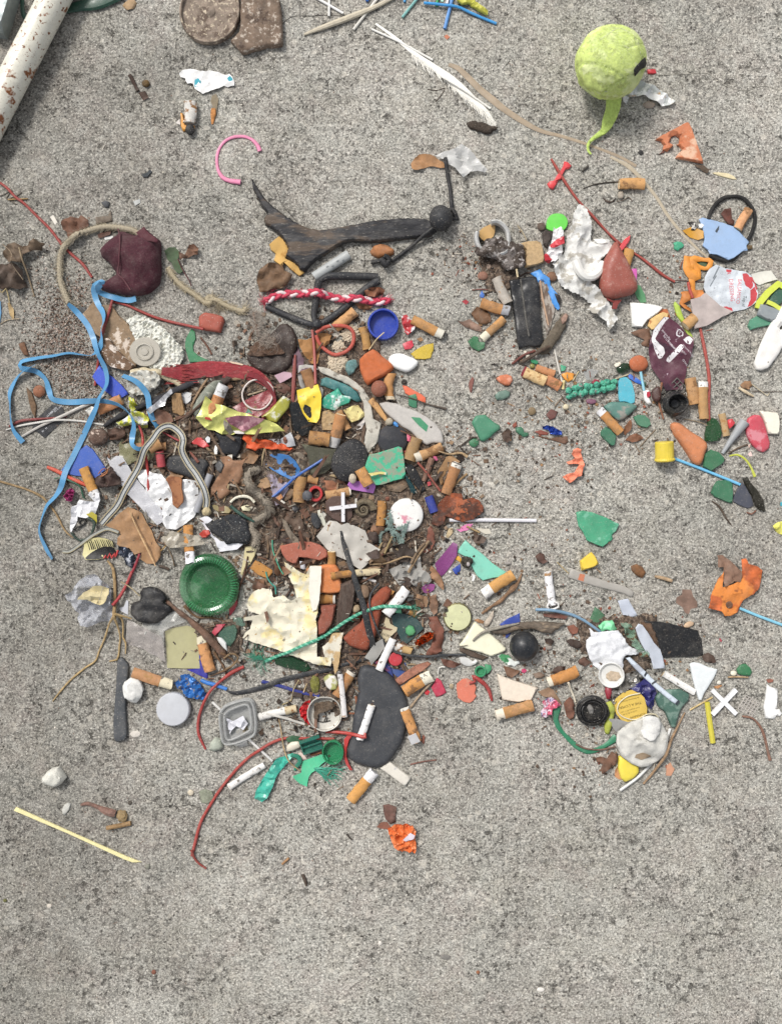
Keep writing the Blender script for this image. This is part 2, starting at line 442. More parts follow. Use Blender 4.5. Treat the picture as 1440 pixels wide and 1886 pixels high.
# ------------------------------------------------------------ cigarette butts
def jit(h,rj,a):
    k = 1-a*rj.random(); g = [int(h[i:i+2],16) for i in (0,2,4)]; m = sum(g)/3; f = rj.uniform(.72,.98) if a > .1 else 1
    return '%02x%02x%02x' % tuple(max(0,min(255,int((m+(q-m)*f)*k))) for q in g)
GB = 'cigarette butts in the litter'
def bt(label,x0,y0,x1,y1,w,fr=.7,col='d9944a',pc='e6e0d2',bend=0,sq=.85,burn=1,taper=1.,grp=GB,dirt=.3,cc='e3cfa6',p=85,name='cigarette_butt'):
    """from the mouth end (x0,y0) to the smoked end (x1,y1), w = width in zoomed pixels."""
    global SEED; SEED += 1; sd = SEED*2.3
    rj = random.Random(SEED); col = jit(col,rj,.12); pc = jit(pc,rj,.05); sq *= rj.uniform(.8,1.02); bend += rj.uniform(-.09,.09)*w; dirt += rj.uniform(0,.25)
    a,b = np.array(W(x0,y0)),np.array(W(x1,y1)); c = (a+b)/2; d = b-a; L = np.linalg.norm(d); d /= L; s_ = np.array([-d[1],d[0]])
    r = w/Z*S/2; bd = bend/Z*S
    def seg(t0,t1,rr,rag=0,n=14,ends=(0,0),shrink=0):
        m = max(3,int((t1-t0)*L/.0012)); v = []; f = []
        ts = np.linspace(t0,t1,m)
        for j,t in enumerate(ts):
            o = bd*(4*t*(1-t)); cc_ = a-c+d*(t*L)+s_*o; q = rr*(1+(taper-1)*t)
            for i in range(n):
                ph = 2*math.pi*i/n
                k = 1+.13*noise.noise((t*L*230+sd,math.cos(ph)*1.1,math.sin(ph)*1.1))+.035*noise.noise((t*L*900,ph*2,sd))
                dx = q*k*math.cos(ph)*(1.03); dz = q*sq*k*math.sin(ph)
                al = 0
                if rag and j == m-1: al = rag*L*noise.noise((math.cos(ph)*1.7+sd,math.sin(ph)*1.7,5))
                P_ = cc_+s_*dx+d*al; v.append((P_[0],P_[1],dz+r*sq))
        for j in range(m-1):
            for i in range(n): f.append([j*n+i,j*n+(i+1) % n,(j+1)*n+(i+1) % n,(j+1)*n+i])
        return v,f,m,n
    parts = []
    v,f,m,n = seg(0,fr,r)
    parts.append(('tipping_paper',MB().add(v,f),mat('butt',col,dirt=dirt,c2='a57a48' if SEED % 3 else '8b6238',c2s=70+SEED % 5*20,c2t=.54+SEED % 4*.03)))
    v,f,m,n = seg(.012,min(fr,.97)-.01 if fr < .99 else .985,r*.93); f.append(list(range(n))[::-1]); f.append([(m-1)*n+i for i in range(n)])
    parts.append(('filter_core',MB().add(v,f),mat('felt',cc,dirt=.25)))
    if fr < .99:
        v,f,m,n = seg(fr-.03,1,r*.97,rag=.05)
        f.append([(m-1)*n+i for i in range(n)])
        parts.append(('paper_stub',MB().add(v,f),mat('paper',pc,c2='77716a',c2t=.62,c2s=200)))
        v,f,m,n = seg(.975,1.004,r*.985,rag=0); v = v[:]; f.append([(m-1)*n+i for i in range(n)]); f.append(list(range(n))[::-1])
        if burn: parts.append(('burnt_tip',MB().add(v,f),mat('soil','3a332e'),2))
        else:
            v = [((x-0)*1,y,z) for x,y,z in v]; parts.append(('tobacco',MB().add([tuple(np.array(q)*.9+np.array([0,0,r*sq*.1])) for q in v],f),mat('soil','a8977a'),2))
    return finish(name,label,'cigarette butt' if name == 'cigarette_butt' else 'cigarette filter',parts,c,grp,p=p)
# ------------------------------------------------------------ loose fibres
def fibres(x,y,ang,ln,n,spread,r=.12,curl=.5,z=1.0,seed=0,base=1.5):
    """a tuft starting round local x,y (m); ang deg; ln mm. returns verts, faces"""
    rs = random.Random(seed+int(ln*10)); V = []; F = []
    for i in range(n):
        a = math.radians(ang+rs.uniform(-spread,spread)); l = ln*rs.uniform(.45,1.1)/1000; k = rs.uniform(-curl,curl)
        bx,by = x+rs.uniform(-base,base)/1000,y+rs.uniform(-base,base)/1000; P = []
        zz = z*rs.uniform(.2,1.4)
        for t in np.linspace(0,1,6):
            aa = a+k*t; P.append((bx+l*t*math.cos(aa),by+l*t*math.sin(aa),(zz+.8*math.sin(t*3+i))*.001*(1-.4*t)+.0002))
        v,f = sweep(P,np.full(6,r/1000)*np.linspace(1,.5,6),3); o = len(V); V += v; F += [[q+o for q in g] for g in f]
    return V,F
def text(root,c,zf,body,size,x,y,rot,col,name='lettering',k='plastic',sx=1.,lift=.00012,dx=0,parent=None):
    cu = bpy.data.curves.new('t','FONT'); cu.body = body; cu.size = size/1000; cu.align_x = 'CENTER'; cu.align_y = 'CENTER'; cu.resolution_u = 2
    o = bpy.data.objects.new('t',cu); me = bpy.data.meshes.new_from_object(o); bpy.data.objects.remove(o)
    a = math.radians(rot); wx,wy = W(x,y); wx -= c[0]; wy -= c[1]
    for v in me.vertices:
        px,py = v.co.x*sx,v.co.y; X = px*math.cos(a)-py*math.sin(a)+wx; Y = px*math.sin(a)+py*math.cos(a)+wy
        v.co = (X,Y,zf(X,Y)+lift)
    me.materials.append(mat(k,col,dirt=.05,dust=.05)); me.name = name
    ob = bpy.data.objects.new(name,me); C.objects.link(ob); ob.parent = parent or root
    return ob
def addpart(root,name,mb,m,label=None):
    o = mb.link(name,m); o.parent = root
    if label: o['label'] = label
    return o
def decal(root,c,zf,name,pts,col,k='plastic',th=.08,lift=0.,**o):
    """a flat printed or glued area following the surface of its thing"""
    P = PP(pts)-np.array(c); mo = o.pop('mo',{}); mb,_ = slab(P*1000,th=th,R=0,st=o.pop('st',1.6),ch=o.pop('ch',0),**o)
    mb.v = [(x,y,z+zf(x,y)+lift-.00002) for x,y,z in mb.v]
    return addpart(root,name,mb,mat(k,col,**mo))
# ------------------------------------------------------------ crumbs nobody could count
def crumbs(name,label,cat,spots,n,lo,hi,mats,flat=.45,long=.2,lift=0,seed=1):
    """spots: [(x,y,radius,weight)] in photo pixels; sizes mm."""
    rs = np.random.RandomState(seed); V = []; F = []; MI = []
    wts = np.array([q[3] for q in spots],float); wts /= wts.sum(); ix = rs.choice(len(spots),n,p=wts)
    box = np.array([(-1,-1,-1),(1,-1,-1),(1,1,-1),(-1,1,-1),(-1,-1,1),(1,-1,1),(1,1,1),(-1,1,1)],float)
    fc = [(0,3,2,1),(4,5,6,7),(0,1,5,4),(1,2,6,5),(2,3,7,6),(3,0,4,7)]
    for q in range(n):
        sx,sy,sr,_ = spots[ix[q]]
        g = rs.normal(size=2)*sr*.55 if sr < 600 else rs.uniform(-1,1,2)*np.array([760,980])
        px,py = sx+g[0],sy+g[1]; x,y = (px-720)*S,(943-py)*S
        s_ = (lo+(hi-lo)*rs.rand()**2.5)*.0005; e = np.array([s_,s_*rs.uniform(.5,1),s_*rs.uniform(.25,1)*flat])
        if rs.rand() < long: e = np.array([s_*rs.uniform(1.8,4),s_*.3,s_*.25])
        P = box*(.6+.5*rs.rand(8,3))*e
        a,b = rs.uniform(0,6.28),rs.normal()*.35
        ca,sa,cb,sb = math.cos(a),math.sin(a),math.cos(b),math.sin(b)
        P = P@np.array([[cb,0,sb],[0,1,0],[-sb,0,cb]]).T@np.array([[ca,-sa,0],[sa,ca,0],[0,0,1]]).T
        i,j = hix(x,y); z = float(H[i,j])
        P += (x,y,z*(1 if lift else 1)-P[:,2].min()*.8)
        o = len(V); V += [tuple(p_) for p_ in P]; F += [[o+k for k in f] for f in fc]; MI += [int(rs.randint(len(mats)))]*6
        if not lift and s_ > .0006: H[i,j] = max(H[i,j],z+e[2])
    mb = MB(); mb.v = V; mb.f = F; mb.m = MI
    me = mb.link(name,mats,.5); tag(me,label,cat,kind='stuff'); return me
# ------------------------------------------------------------ the concrete
def ground():
    me = bpy.data.meshes.new('ground'); R = 15
    me.from_pydata([(-R,-R,0),(R,-R,0),(R,R,0),(-R,R,0)],[],[(0,1,2,3)])
    o = bpy.data.objects.new('ground',me); C.objects.link(o)
    tag(o,'worn grey concrete slab with fine exposed grains','concrete ground',kind='structure')
    m = bpy.data.materials.new('concrete'); me.materials.append(m); m.use_nodes = True
    n = m.node_tree.nodes; L = m.node_tree.links; b = n['Principled BSDF']
    tc = n.new('ShaderNodeTexCoord').outputs['Object']
    def nz(sc,det=2,ro=.55,off=0,vec=None):
        t = n.new('ShaderNodeTexNoise'); t.inputs['Scale'].default_value = sc; t.inputs['Detail'].default_value = det
        t.inputs['Roughness'].default_value = ro
        mp = n.new('ShaderNodeMapping'); mp.inputs['Location'].default_value = (off,off*.7,0); L.new(vec or tc,mp.inputs[0]); L.new(mp.outputs[0],t.inputs['Vector']); return t.outputs['Fac']
    def rng(s_,a,c,lo=0,hi=1):
        t = n.new('ShaderNodeMapRange'); L.new(s_,t.inputs[0])
        for i,x in enumerate((a,c,lo,hi)): t.inputs[i+1].default_value = x
        return t.outputs[0]
    def mix(f,a,c,mode='MIX'):
        t = n.new('ShaderNodeMix'); t.data_type = 'RGBA'; t.blend_type = mode
        if isinstance(f,float): t.inputs[0].default_value = f
        else: L.new(f,t.inputs[0])
        for i,x in ((6,a),(7,c)):
            if isinstance(x,(list,tuple)): t.inputs[i].default_value = (*x,1)
            else: L.new(x,t.inputs[i])
        return t.outputs[2]
    def vor(sc,off=0,out='Color'):
        t = n.new('ShaderNodeTexVoronoi'); t.inputs['Scale'].default_value = sc
        mp = n.new('ShaderNodeMapping'); mp.inputs['Location'].default_value = (off,off,0); L.new(tc,mp.inputs[0]); L.new(mp.outputs[0],t.inputs['Vector'])
        return t.outputs[out]
    def bw(c):
        t = n.new('ShaderNodeSeparateColor'); L.new(c,t.inputs[0]); return t.outputs[0]
    base = mix(rng(nz(7,5,.65),.4,.6),lin('aaa298'),lin('a6a397'))
    base = mix(rng(nz(26,4,.65,4),.48,.62,0,.8),base,lin('a89c95'))
    base = mix(rng(nz(15,4,.7,9),.48,.62,0,.7),base,lin('9fa19a'))
    grime = rng(nz(4.5,5,.7,40),.42,.62,.35,1)
    def mul(x,y):
        t = n.new('ShaderNodeMath'); t.operation = 'MULTIPLY'; L.new(x,t.inputs[0])
        if isinstance(y,float): t.inputs[1].default_value = y
        else: L.new(y,t.inputs[1])
        return t.outputs[0]
    cl = rng(nz(24,4,.7,61),.42,.6,.12,1); cl2 = rng(nz(17,4,.7,71),.45,.6,.2,1)
    base = mix(mul(rng(nz(19,7,.72,2),.47,.6,0,.7),grime),base,lin('74726d'))
    base = mix(mul(rng(nz(30,7,.72,32),.5,.62,0,.55),cl2),base,lin('cbc8c0'))
    base = mix(rng(nz(85,5,.78,7),.49,.6,0,.75),base,lin('c9c7bf'))
    base = mix(mul(rng(nz(105,6,.78,21),.47,.58,0,.85),cl),base,lin('5e5c57'))
    s1 = bw(vor(620,1)); s2 = bw(vor(900,3)); s3 = bw(vor(260,5))
    base = mix(rng(s2,.0,1.,0,1),mix(.45,base,lin('54524e')),mix(.42,base,lin('e2ddd0')))
    base = mix(rng(nz(400,4,.75,5),.51,.59,0,.62),base,lin('5a5854'))
    base = mix(rng(nz(470,3,.7,35),.57,.63,0,.85),base,lin('e9e4d8'))
    pits = mul(rng(nz(150,4,.72,11),.55,.63,0,.85),cl)
    base = mix(pits,base,lin('55514a'))
    base = mix(rng(s3,.972,.985,0,.45),base,lin('d9d2c4'))
    base = mix(rng(s1,.03,.02,0,.7),base,lin('35312d'))
    base = mix(rng(nz(5.5,6,.62,90),.4,.62,0,.3),base,mix(1.,base,lin('b3b0ac'),'MULTIPLY'))
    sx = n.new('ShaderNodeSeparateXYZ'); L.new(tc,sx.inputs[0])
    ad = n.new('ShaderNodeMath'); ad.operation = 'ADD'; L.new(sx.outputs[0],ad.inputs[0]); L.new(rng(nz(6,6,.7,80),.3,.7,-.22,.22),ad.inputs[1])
    base = mix(rng(ad.outputs[0],-.1,-.34,0,.4),base,mix(1.,base,lin('8f8b86'),'MULTIPLY'))  # darkening towards the left is put into the colour, edge broken by noise
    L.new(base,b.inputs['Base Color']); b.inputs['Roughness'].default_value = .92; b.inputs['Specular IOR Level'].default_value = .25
    h = n.new('ShaderNodeMath'); h.operation = 'ADD'; L.new(nz(430,4,.7),h.inputs[0]); L.new(nz(60,3),h.inputs[1])
    h2 = n.new('ShaderNodeMath'); h2.operation = 'SUBTRACT'; L.new(h.outputs[0],h2.inputs[0]); L.new(pits,h2.inputs[1])
    bp = n.new('ShaderNodeBump'); bp.inputs['Strength'].default_value = 1; bp.inputs['Distance'].default_value = .0011
    L.new(h2.outputs[0],bp.inputs['Height']); L.new(bp.outputs[0],b.inputs['Normal'])
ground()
# ============================================================ top of the slab
crumbs('sand_grit','fine loose sand grains and specks strewn over the concrete','grit',[(720,943,700,1)],2600,.5,1.6,
       [mat('stone',c) for c in ('6f6a60','b9b2a2','4c463e','d8d0c2','7d6455')],long=.12,seed=3)
T(0,0)
tb('green_strap','dark green webbing strap running under the rusty white pipe','strap','205,-60 203,60 222,150 290,178 420,150 560,95 720,60 880,30 1080,-60',[1.6,1.8,2,2.4,3,4,5,6.5,7],'23493a','plastic',fl=.35)
pl('table_leg','square grey metal leg in the top left corner','metal leg','-90,-60 195,-30 75,352 -70,325','8f999a','metal',th=22,R=.8,st=8,mo=dict(metal=.2))
tb('metal_pipe','thick white painted pipe with rust spots across the top left corner','pipe','660,-193 560,0 0,1085 -170,1415',13.8,'dedacb','gloss',fl=1,rigid=1,hollow=.85,n=40,ds=.006,
   mo=dict(c2='8a4f22',c2s=60,c2t=.62,c3='7a4a25',c3s=240,c3t=.63,dirt=.4,dust=0,bump=.15))
pl('dry_leaf_scrap','small tan curled leaf scrap at the top edge near the pipe','leaf scrap','1085,55 1120,20 1180,-10 1215,30 1190,80 1130,98','a48763','leaf',th=.3,wr=2,ws=6)
tb('twig','short split dark twig with pale inner wood below the top edge','twig','1150,665 1180,720 1225,810',1.7,'3d2e26','wood',rigid=1,fl=.7,lump=.5)
bl('seed_pod','tiny dark brown bud beside the short split twig','bud',1295,745,68,62,3,'5d4724','wood')
pl('dry_leaf_scrap','crumbled brown leaf bit under the small dark bud','leaf scrap','1230,830 1290,810 1320,870 1270,890','4d3a30','leaf',th=.3,wr=2,ws=5)
T(300,0)
tb('crack','hairline crack running from under the round tin lid','crack','470,440 440,480 435,530 400,570 385,630',.25,'2b2823','soil',fl=.4,lump=.4)
C.objects['crack'].location.z = -.00008
tb('hair_wire','thin dark hair lying beside the rusty tin at the top','hair','1060,210 1110,165 1180,143 1300,143 1410,135 1600,140 1690,118',.22,'332e28','rubber')
pl('tin_can','flattened rusty brown tin can beside the round lid','crushed can','700,-60 1000,-50 1040,30 1060,150 1068,425 1020,432 920,428 850,460 715,497 640,420 605,385 690,300','766353','rust',th=7,R=3,ch=1,jag=.5,wr=1.6,ws=18,mo=dict(c2='4d3d33',c2s=60,c2t=.58,c3='b5a899',c3s=220,c3t=.6))
c_ = W(425,118); v,f = lathe([(25,0),(27.5,0),(28,1),(28,6),(27.5,7),(26.8,7.2),(26.1,6.6),(25.8,3.4),(20,3),(5.2,3),(4.6,3.6),(3,4.6),(.3,4.8)],64,sy=1.08,sx=.99,ang=-.2,wob=.02)
finish('tin_disc','round rusty tin lid with raised rim at the top edge','tin lid',[('tin_lid',MB().add(v,f),mat('rust','87786a',c2='5d4c40',c2s=70,c3='c0b199',c3s=300,c3t=.6))],c_)
pl('paper_scrap','torn white paper scrap with two turquoise patches','paper scrap','148,660 185,630 240,618 300,622 330,640 440,632 500,650 570,665 595,655 630,710 635,760 575,778 545,765 500,790 430,812 360,838 290,790 275,750 225,740 200,700 165,690','e6e5e3','paper',th=.25,jag=.8,cr=1.6,cs=9,soft=2)
r_ = bpy.context.scene.objects['paper_scrap']
T(300,0); c_ = tuple(r_.location[:2])
for q in ('290,715 320,700 345,730 330,770 285,780','575,700 600,680 622,705 618,735 585,745'):
    decal(r_,c_,lambda x,y: .0021,'printed_patch',q,'3f9fb0','paper',jag=.4,ch=1,wr=.6,ws=5)
pl('plastic_bracket','tiny orange plastic bracket under a white stub','plastic piece','162,1000 182,1010 200,1110 285,1115 285,1140 230,1150 182,1165 165,1120','d9952b',th=3)
bt('short white filter stub with a round black bead at its lower end',240,1105,252,920,100,fr=1,col='d9d5cc',cc='d3cec2',taper=1.12)
bl('black_bead','small black oval bead touching the orange bracket','bead',248,1155,82,95,4,'232324','rubber',amp=.05)
tb('wood_splinter','pointed orange splinter below the white paper scrap','splinter','440,1100 450,1010 452,965',[.9,2.6,2.2],'bb7c3c','wood',rigid=1,fl=.6)
pl('leaf_sliver','narrow dull translucent leaf sliver above the orange splinter','leaf','435,850 470,830 495,880 480,980 450,960 425,900','8f8168','leaf',th=.25,mo=dict(alpha=.75))
pl('plastic_chip','little white chip left of the orange bracket','plastic chip','115,1090 150,1050 158,1105','cfcac4','paper',th=.6)
tb('plastic_ring','broken pink plastic ring with toothed edge','plastic ring','860,1340 845,1300 800,1245 730,1212 640,1212 560,1245 505,1310 480,1400 490,1500 530,1570 590,1600 690,1615',[2,1.7,1.5,1.4,1.5,1.4,1.3,1.4,1.5,1.8,2.2,2.4],'d87aa0',fl=.6,lump=.25)
T(550,0)
tb('plastic_stick','white plastic stick at the top edge, upright in the photo','plastic stick','272,-60 270,150',1.2,'d9d8d4',rigid=1,hollow=.6)
tb('plastic_stick','white plastic stick at the top edge slanting across the upright one','plastic stick','40,-80 395,125',1.2,'e9e8e6',rigid=1,hollow=.6)
tb('plastic_stick','white plastic stick crossed by the long pale wooden stick','plastic stick','730,-50 485,268',1.3,'d6d2c9',rigid=1,hollow=.6)
tb('wooden_stick','long pale tapered driftwood stick at the top','wooden stick','50,310 250,240 480,155 700,60 900,-50',[1.2,2.6,2.9,2.2,1.6],'c1b7a2','wood',rigid=1,fl=.8,mo=dict(v=.12,dirt=.12))
tb('plastic_stick','short deep blue stick end at the top edge','plastic stick','640,-50 600,18',1.5,'2c66b8',rigid=1,hollow=.6)
tb('plastic_stick','short sky blue stick end at the top edge left of the teal stick','plastic stick','945,-50 935,25',1.2,'3b96cf',rigid=1,hollow=.6)
tb('plastic_stick','faded teal hollow stick slanting down from the top edge','plastic stick','1090,-60 915,160',1.3,'79b2ae',rigid=1,hollow=.6)
tb('plastic_stick','white stick end at the top edge beside the blue sticks','plastic stick','1330,-60 1310,40',1.2,'ebe9ee',rigid=1)
tb('plastic_stick','short green stick end at the top edge under the bent blue stick','plastic stick','1240,-60 1215,60',1.3,'2f9550',rigid=1)
pl('plastic_chip','pale mint bead cap at the top edge beside the green stick','plastic chip','1250,-20 1285,-20 1275,20 1255,15','a9d5c3',th=2)
tb('plastic_stick','medium blue hollow stick lying under the bent blue stick','plastic stick','1372,-70 1290,262',1.6,'4f8bcb',rigid=1,hollow=.55)
pl('plastic_bracket','translucent yellow moulded plastic clip at the top edge','plastic clip','1375,-60 1530,-40 1560,30 1670,110 1665,150 1600,120 1500,50 1440,60 1400,30','cbc83f',th=3,R=1,cr=2,cs=6,mo=dict(trans=.2))
tb('plastic_stick','bright blue stick bent in the middle at the top','plastic stick','1105,40 1200,50 1390,72 1430,82 1560,140 1745,215',1.3,'3296d8',hollow=.5,stiff=30)
pl('brick_chip','tiny orange chip below the bent blue stick','chip','1285,325 1310,305 1335,330 1310,352','c0785a','brick',th=1.5)
tb('plastic_stick','thin white swab stick with grooved ends crossing the feather shaft','swab stick','645,262 910,385 1185,535',1,'e8e6df',rigid=1,hollow=.5)
def barbs(xy,z,c):
    V = []; F = []; rs = random.Random(4)
    for i in range(len(xy)):
        t = i/len(xy)
        if t < .28: continue
        for k in range(9):
            for sgn in (-1,1):
                if sgn > 0 and (t < .45 or rs.random() < .5): continue
                d = xy[min(i+1,len(xy)-1)]-xy[i-1]; a = math.atan2(d[1],d[0])-sgn*-1*(.55+.35*rs.random()); l = (.012*rs.uniform(.3,1.05) if sgn < 0 else .006*rs.random())*(1.1-.5*abs(t-.6))
                if sgn < 0: a = math.atan2(d[1],d[0])-(.5+.7*rs.random())
                else: a = math.atan2(d[1],d[0])+(.3+.3*rs.random())
                P = [(xy[i][0]+l*s*math.cos(a-.35*s*sgn),xy[i][1]+l*s*math.sin(a-.35*s*sgn),z[i]+.0012*rs.random()*s) for s in (0,.35,.7,1)]
                v,f = sweep(P,[.0006,.0005,.00035,.00015],3); o = len(V); V += v; F += [[q+o for q in g] for g in f]
    return [('barbs',MB().add(V,F),mat('paper','e9e6de',dirt=0))]
tb('feather','long white ragged feather pointing to the lower right','feather','680,212 850,335 1000,460 1180,590 1330,700 1430,790 1530,880 1640,980 1730,1090',[1,1.5,1.9,3,4,4.4,3.6,2.6,1],'ebe8e0','paper',fl=.3,rigid=1,extra=barbs,mo=dict(dirt=.03))
tb('plastic_stick','white thin stick lying along the lower half of the feather','swab stick','1250,690 1430,800 1690,965',0.96,'e9e6dd',rigid=1,lift=[1.5,2.5,1])
T(800,0)
pl('soil_clod','dark fibrous clod just below the feather tip','soil clod','285,1090 340,1070 430,1100 560,1130 545,1155 480,1190 400,1170 310,1145','3f352c','soil',th=3,R=2.5,jag=1.2,wr=1,ws=4)
tb('hair_wire','thin tangled dark rootlet beside the feather','rootlet','-60,790 20,800 90,780 60,840 10,900',.3,'4a3a30','wood')
tb('flat_band','long flat beige band curving from the feather to the right','plastic band','125,572 200,600 270,660 400,790 520,890 640,985 830,1105 960,1165 1120,1205 1300,1260 1440,1310 1550,1352 1660,1400 1780,1470',[1.7,2.2,2.7,3,3.3,2.8,2.4,1.8,1.5,1.3,1.2,1.3,1.4,1.4],'a3917a',fl=.16,mo=dict(v=.15,dirt=.25))
T(1140,200)
tb('flat_band','pale beige straw like strip ending under the silver foil lid','plastic band','-80,430 0,468 90,520 210,640 330,790 430,950 560,1110 700,1250 860,1385',[1.2,1.4,2,1.5,1.4,1.4,1.2,1.1,0.9],'b3a68f',fl=.25,mo=dict(v=.1))
T(1040,0)
tb('hair_wire','faint pale thread on the concrete right of the tennis ball','thread','800,660 950,660 1130,650 1260,650 1330,700 1440,770 1600,800 1750,760 1900,800',.25,'aca79c','cloth')
pl('plastic_chip','small red plastic bit right of the tennis ball','plastic chip','725,618 795,615 806,650 775,660 728,655','c0343c',th=2.2)
pl('plastic_scrap','crumpled grey white label strip sticking out from under the tennis ball','label scrap','500,880 540,790 620,730 680,735 760,770 850,810 930,880 965,905 940,935 850,950 780,905 700,860 620,860 560,870 540,925 510,905','b9bdbb','gloss',th=.4,cr=4,cs=12,mo=dict(c2='b98a3f',c2s=120,c2t=.62,c3='e8e8e6',c3s=90,c3t=.5))
def ball():
    c = W(408,560); c = (c[0]*.967,c[1]*.967); r = 30.2; V = []; F = []; n,m = 72,96
    for j in range(n+1):
        th = math.pi*j/n
        for i in range(m):
            ph = 2*math.pi*i/m; d = Vector((math.sin(th)*math.cos(ph),math.sin(th)*math.sin(ph),-math.cos(th)))
            q = 1+.05*noise.noise(d*1.8)+.012*noise.noise(d*5)+.01*noise.noise(d*14)
            s_ = d.x*.35+d.y*.9+.35*math.sin(3*d.x+1.2)-.42; s2 = d.x*.8-d.y*.55+.3*math.sin(4*d.y)-.55; s3 = d.y+.45*d.x+.62
            for g in (s_,s2,s3): q -= .05*math.exp(-(g/.03)**2)
            q += .035*(1 if s3 < 0 else 0)*noise.noise(d*6+Vector((4,0,0)))
            V.append((d.x*r*q*1.03/1000,d.y*r*q*1.02/1000,(d.z*r*q+r*.99)/1000))
    for j in range(n):
        for i in range(m): F.append([j*m+i,j*m+(i+1) % m,(j+1)*m+(i+1) % m,(j+1)*m+i])
    felt = mat('felt','cfe07c',v=.08,dirt=.25,c2='b3c06c',c2s=90,c2t=.58,c3='dbe6a0',c3s=60,c3t=.54)
    fz = MB(); rs = random.Random(5)
    for k in range(9000):
        d = Vector((rs.gauss(0,1),rs.gauss(0,1),rs.gauss(.5,1))).normalized(); p = d*(r*1.0)/1000+Vector((0,0,r*.99/1000))
        t = Vector((rs.gauss(0,1),rs.gauss(0,1),rs.gauss(0,1))).cross(d).normalized(); l = rs.uniform(.0015,.005)
        a,b,e = p+t*.00013,p-t*.00013,p+d*rs.uniform(.0006,.0018)+d.cross(t)*l*.8+t*l*.3
        fz.add([a,b,e,p+d*.0001+d.cross(t)*.0002],[[0,1,2],[2,1,3],[0,2,3]])
    flap = MB(); T(1040,0)
    fp = (PP('330,800 385,790 395,870 420,925 460,950 462,1010 440,1080 400,1150 350,1200 270,1240 225,1275 205,1275 210,1245 260,1200 310,1160 318,1080 335,1010 325,930 312,870')-np.array(c))*1000
    mb,zf = slab(fp,th=1.6,R=.8,ch=1,cr=1.5,cs=9,wr=1.5,ws=10)
    mb.v = [(x,y,z+max(0,(.028*(1-min(1,max(0,(-y-.02)/.026))**.6)) if y < 0 else .028)) for x,y,z in mb.v]
    tp = PP('215,1262 195,1300 200,1350 222,1378')-np.array(c)
    v,f = sweep([(x,y,.0016) for x,y in cr_path(tp,.002)],np.linspace(.0016,.001,len(cr_path(tp,.002))),6,.6)
    mb.add(v,f)
    hp = (PP('575,700 650,610 690,565 715,600 702,635 650,680 595,745')*.962-np.array(c))*1000
    hb,_ = slab(hp,th=1,R=.3,ch=1); rr = r*1.035/1000
    hb.v = [(x*.985,y*.985,z+r*.99/1000+math.sqrt(max(0,rr*rr-x*x*.94-y*y*.94))-.0004) for x,y,z in hb.v]
    sm = MB()
    for q in ('300,400 380,350 470,285 560,330 620,390 660,460 655,540','120,610 190,650 260,740 400,790','500,470 560,500 640,550 680,580','290,760 380,790 470,780','230,330 330,290 450,280'):
        Q = cr_path(PP(q)*.95-np.array(c),.002); rr = np.linalg.norm(Q,axis=1); Q = Q*np.minimum(1,r*.96/1000/(rr+1e-9))[:,None]; v,f = sweep([(x,y,r*.99/1000+math.sqrt(max(1e-8,(r*.985/1000)**2-x*x-y*y))) for x,y in Q],np.full(len(Q),.0006),5); sm.add(v,f)
    finish('tennis_ball','worn lime green tennis ball with a torn felt tail','tennis ball',
           [('felt_cover',MB().add(V,F),felt),('fuzz',fz,mat('felt','dbe89c',dirt=0)),('felt_tail',mb,mat('felt','b5cd64',v=.2)),('seam',sm,mat('felt','c4c8a4')),('rubber_core',hb,mat('rubber','1d1d1b'))],c)
ball()
T(1040,0)
pl('tile_shard','orange tile fragment with a ragged hole below the tennis ball','tile fragment','1078,1085 1110,1150 1150,1260 1180,1350 1215,1450 1090,1425 970,1405 990,1370 1030,1335 1000,1290 960,1280 900,1345 860,1330 870,1290 840,1250 795,1240 860,1200 960,1150','c97a52','brick',th=5,R=.8,jag=.25,hl=['930,1215 970,1200 1010,1225 1000,1280 950,1290 915,1270'],mo=dict(c2='dcb294',c2s=45,c2t=.56))
pl('brick_chip','dark red chip at the left foot of the orange tile fragment','chip','825,1370 860,1335 880,1350','6b3529','brick',th=2)
bl('pebble','tiny black stone left of the orange tile fragment','pebble',668,1350,45,42,1.6,'2c2b2b')
bl('pebble','flat pinkish grey pebble under the crumpled label strip','pebble',740,930,110,60,1.6,'9c8d7f')
T(1140,200)
pl('wood_splinter','pale pointed splinter right of the orange tile fragment','splinter','818,570 870,565 960,575 1010,600 1035,628 1000,628 920,608 860,590','d8caa2','wood',th=1.2,mo=dict(v=.1,dirt=.1))
pl('leaf_scrap','dark curled leaf stem bit below the orange tile fragment','leaf scrap','640,500 740,510 790,550 770,580 720,550','5a4a3c','leaf',th=.5,wr=2,ws=5)
T(720,200)
# ============================================================ right hand cluster
DK = [mat('soil',c) for c in ('3a2f27','574436','2a2320','6d5643','7f6a55')]
GR = [mat('stone',c) for c in ('8b8376','b7ae9f','5c5348','cfc7b8')]
RR = [mat('brick','8a4a35'),mat('wood','8d6a45'),mat('glass','4e8a68')]
crumbs('leaf_litter','brown crumbs of leaf, bark and soil round the black plastic pack and clip cluster on the right','leaf litter',
       [(880,480,60,2),(930,500,55,2.4),(960,640,70,1.5),(905,600,70,1),(1010,800,110,2.2),(1080,740,70,1.3),(1160,770,80,1.6),(1210,700,60,1),(1000,1010,110,1.6),(1040,1130,100,1.8),(1000,1230,110,1.8),(1130,1170,60,2),(1090,1300,80,1.6),(1180,1220,70,1.6),(1110,1390,60,1.2),(1250,1180,60,.8),(1270,540,60,.8),(870,1020,80,1.1),(900,800,70,1.2)],
       3400,.5,3.4,DK+GR[:2]+RR[:2],seed=11)
T(740,240)
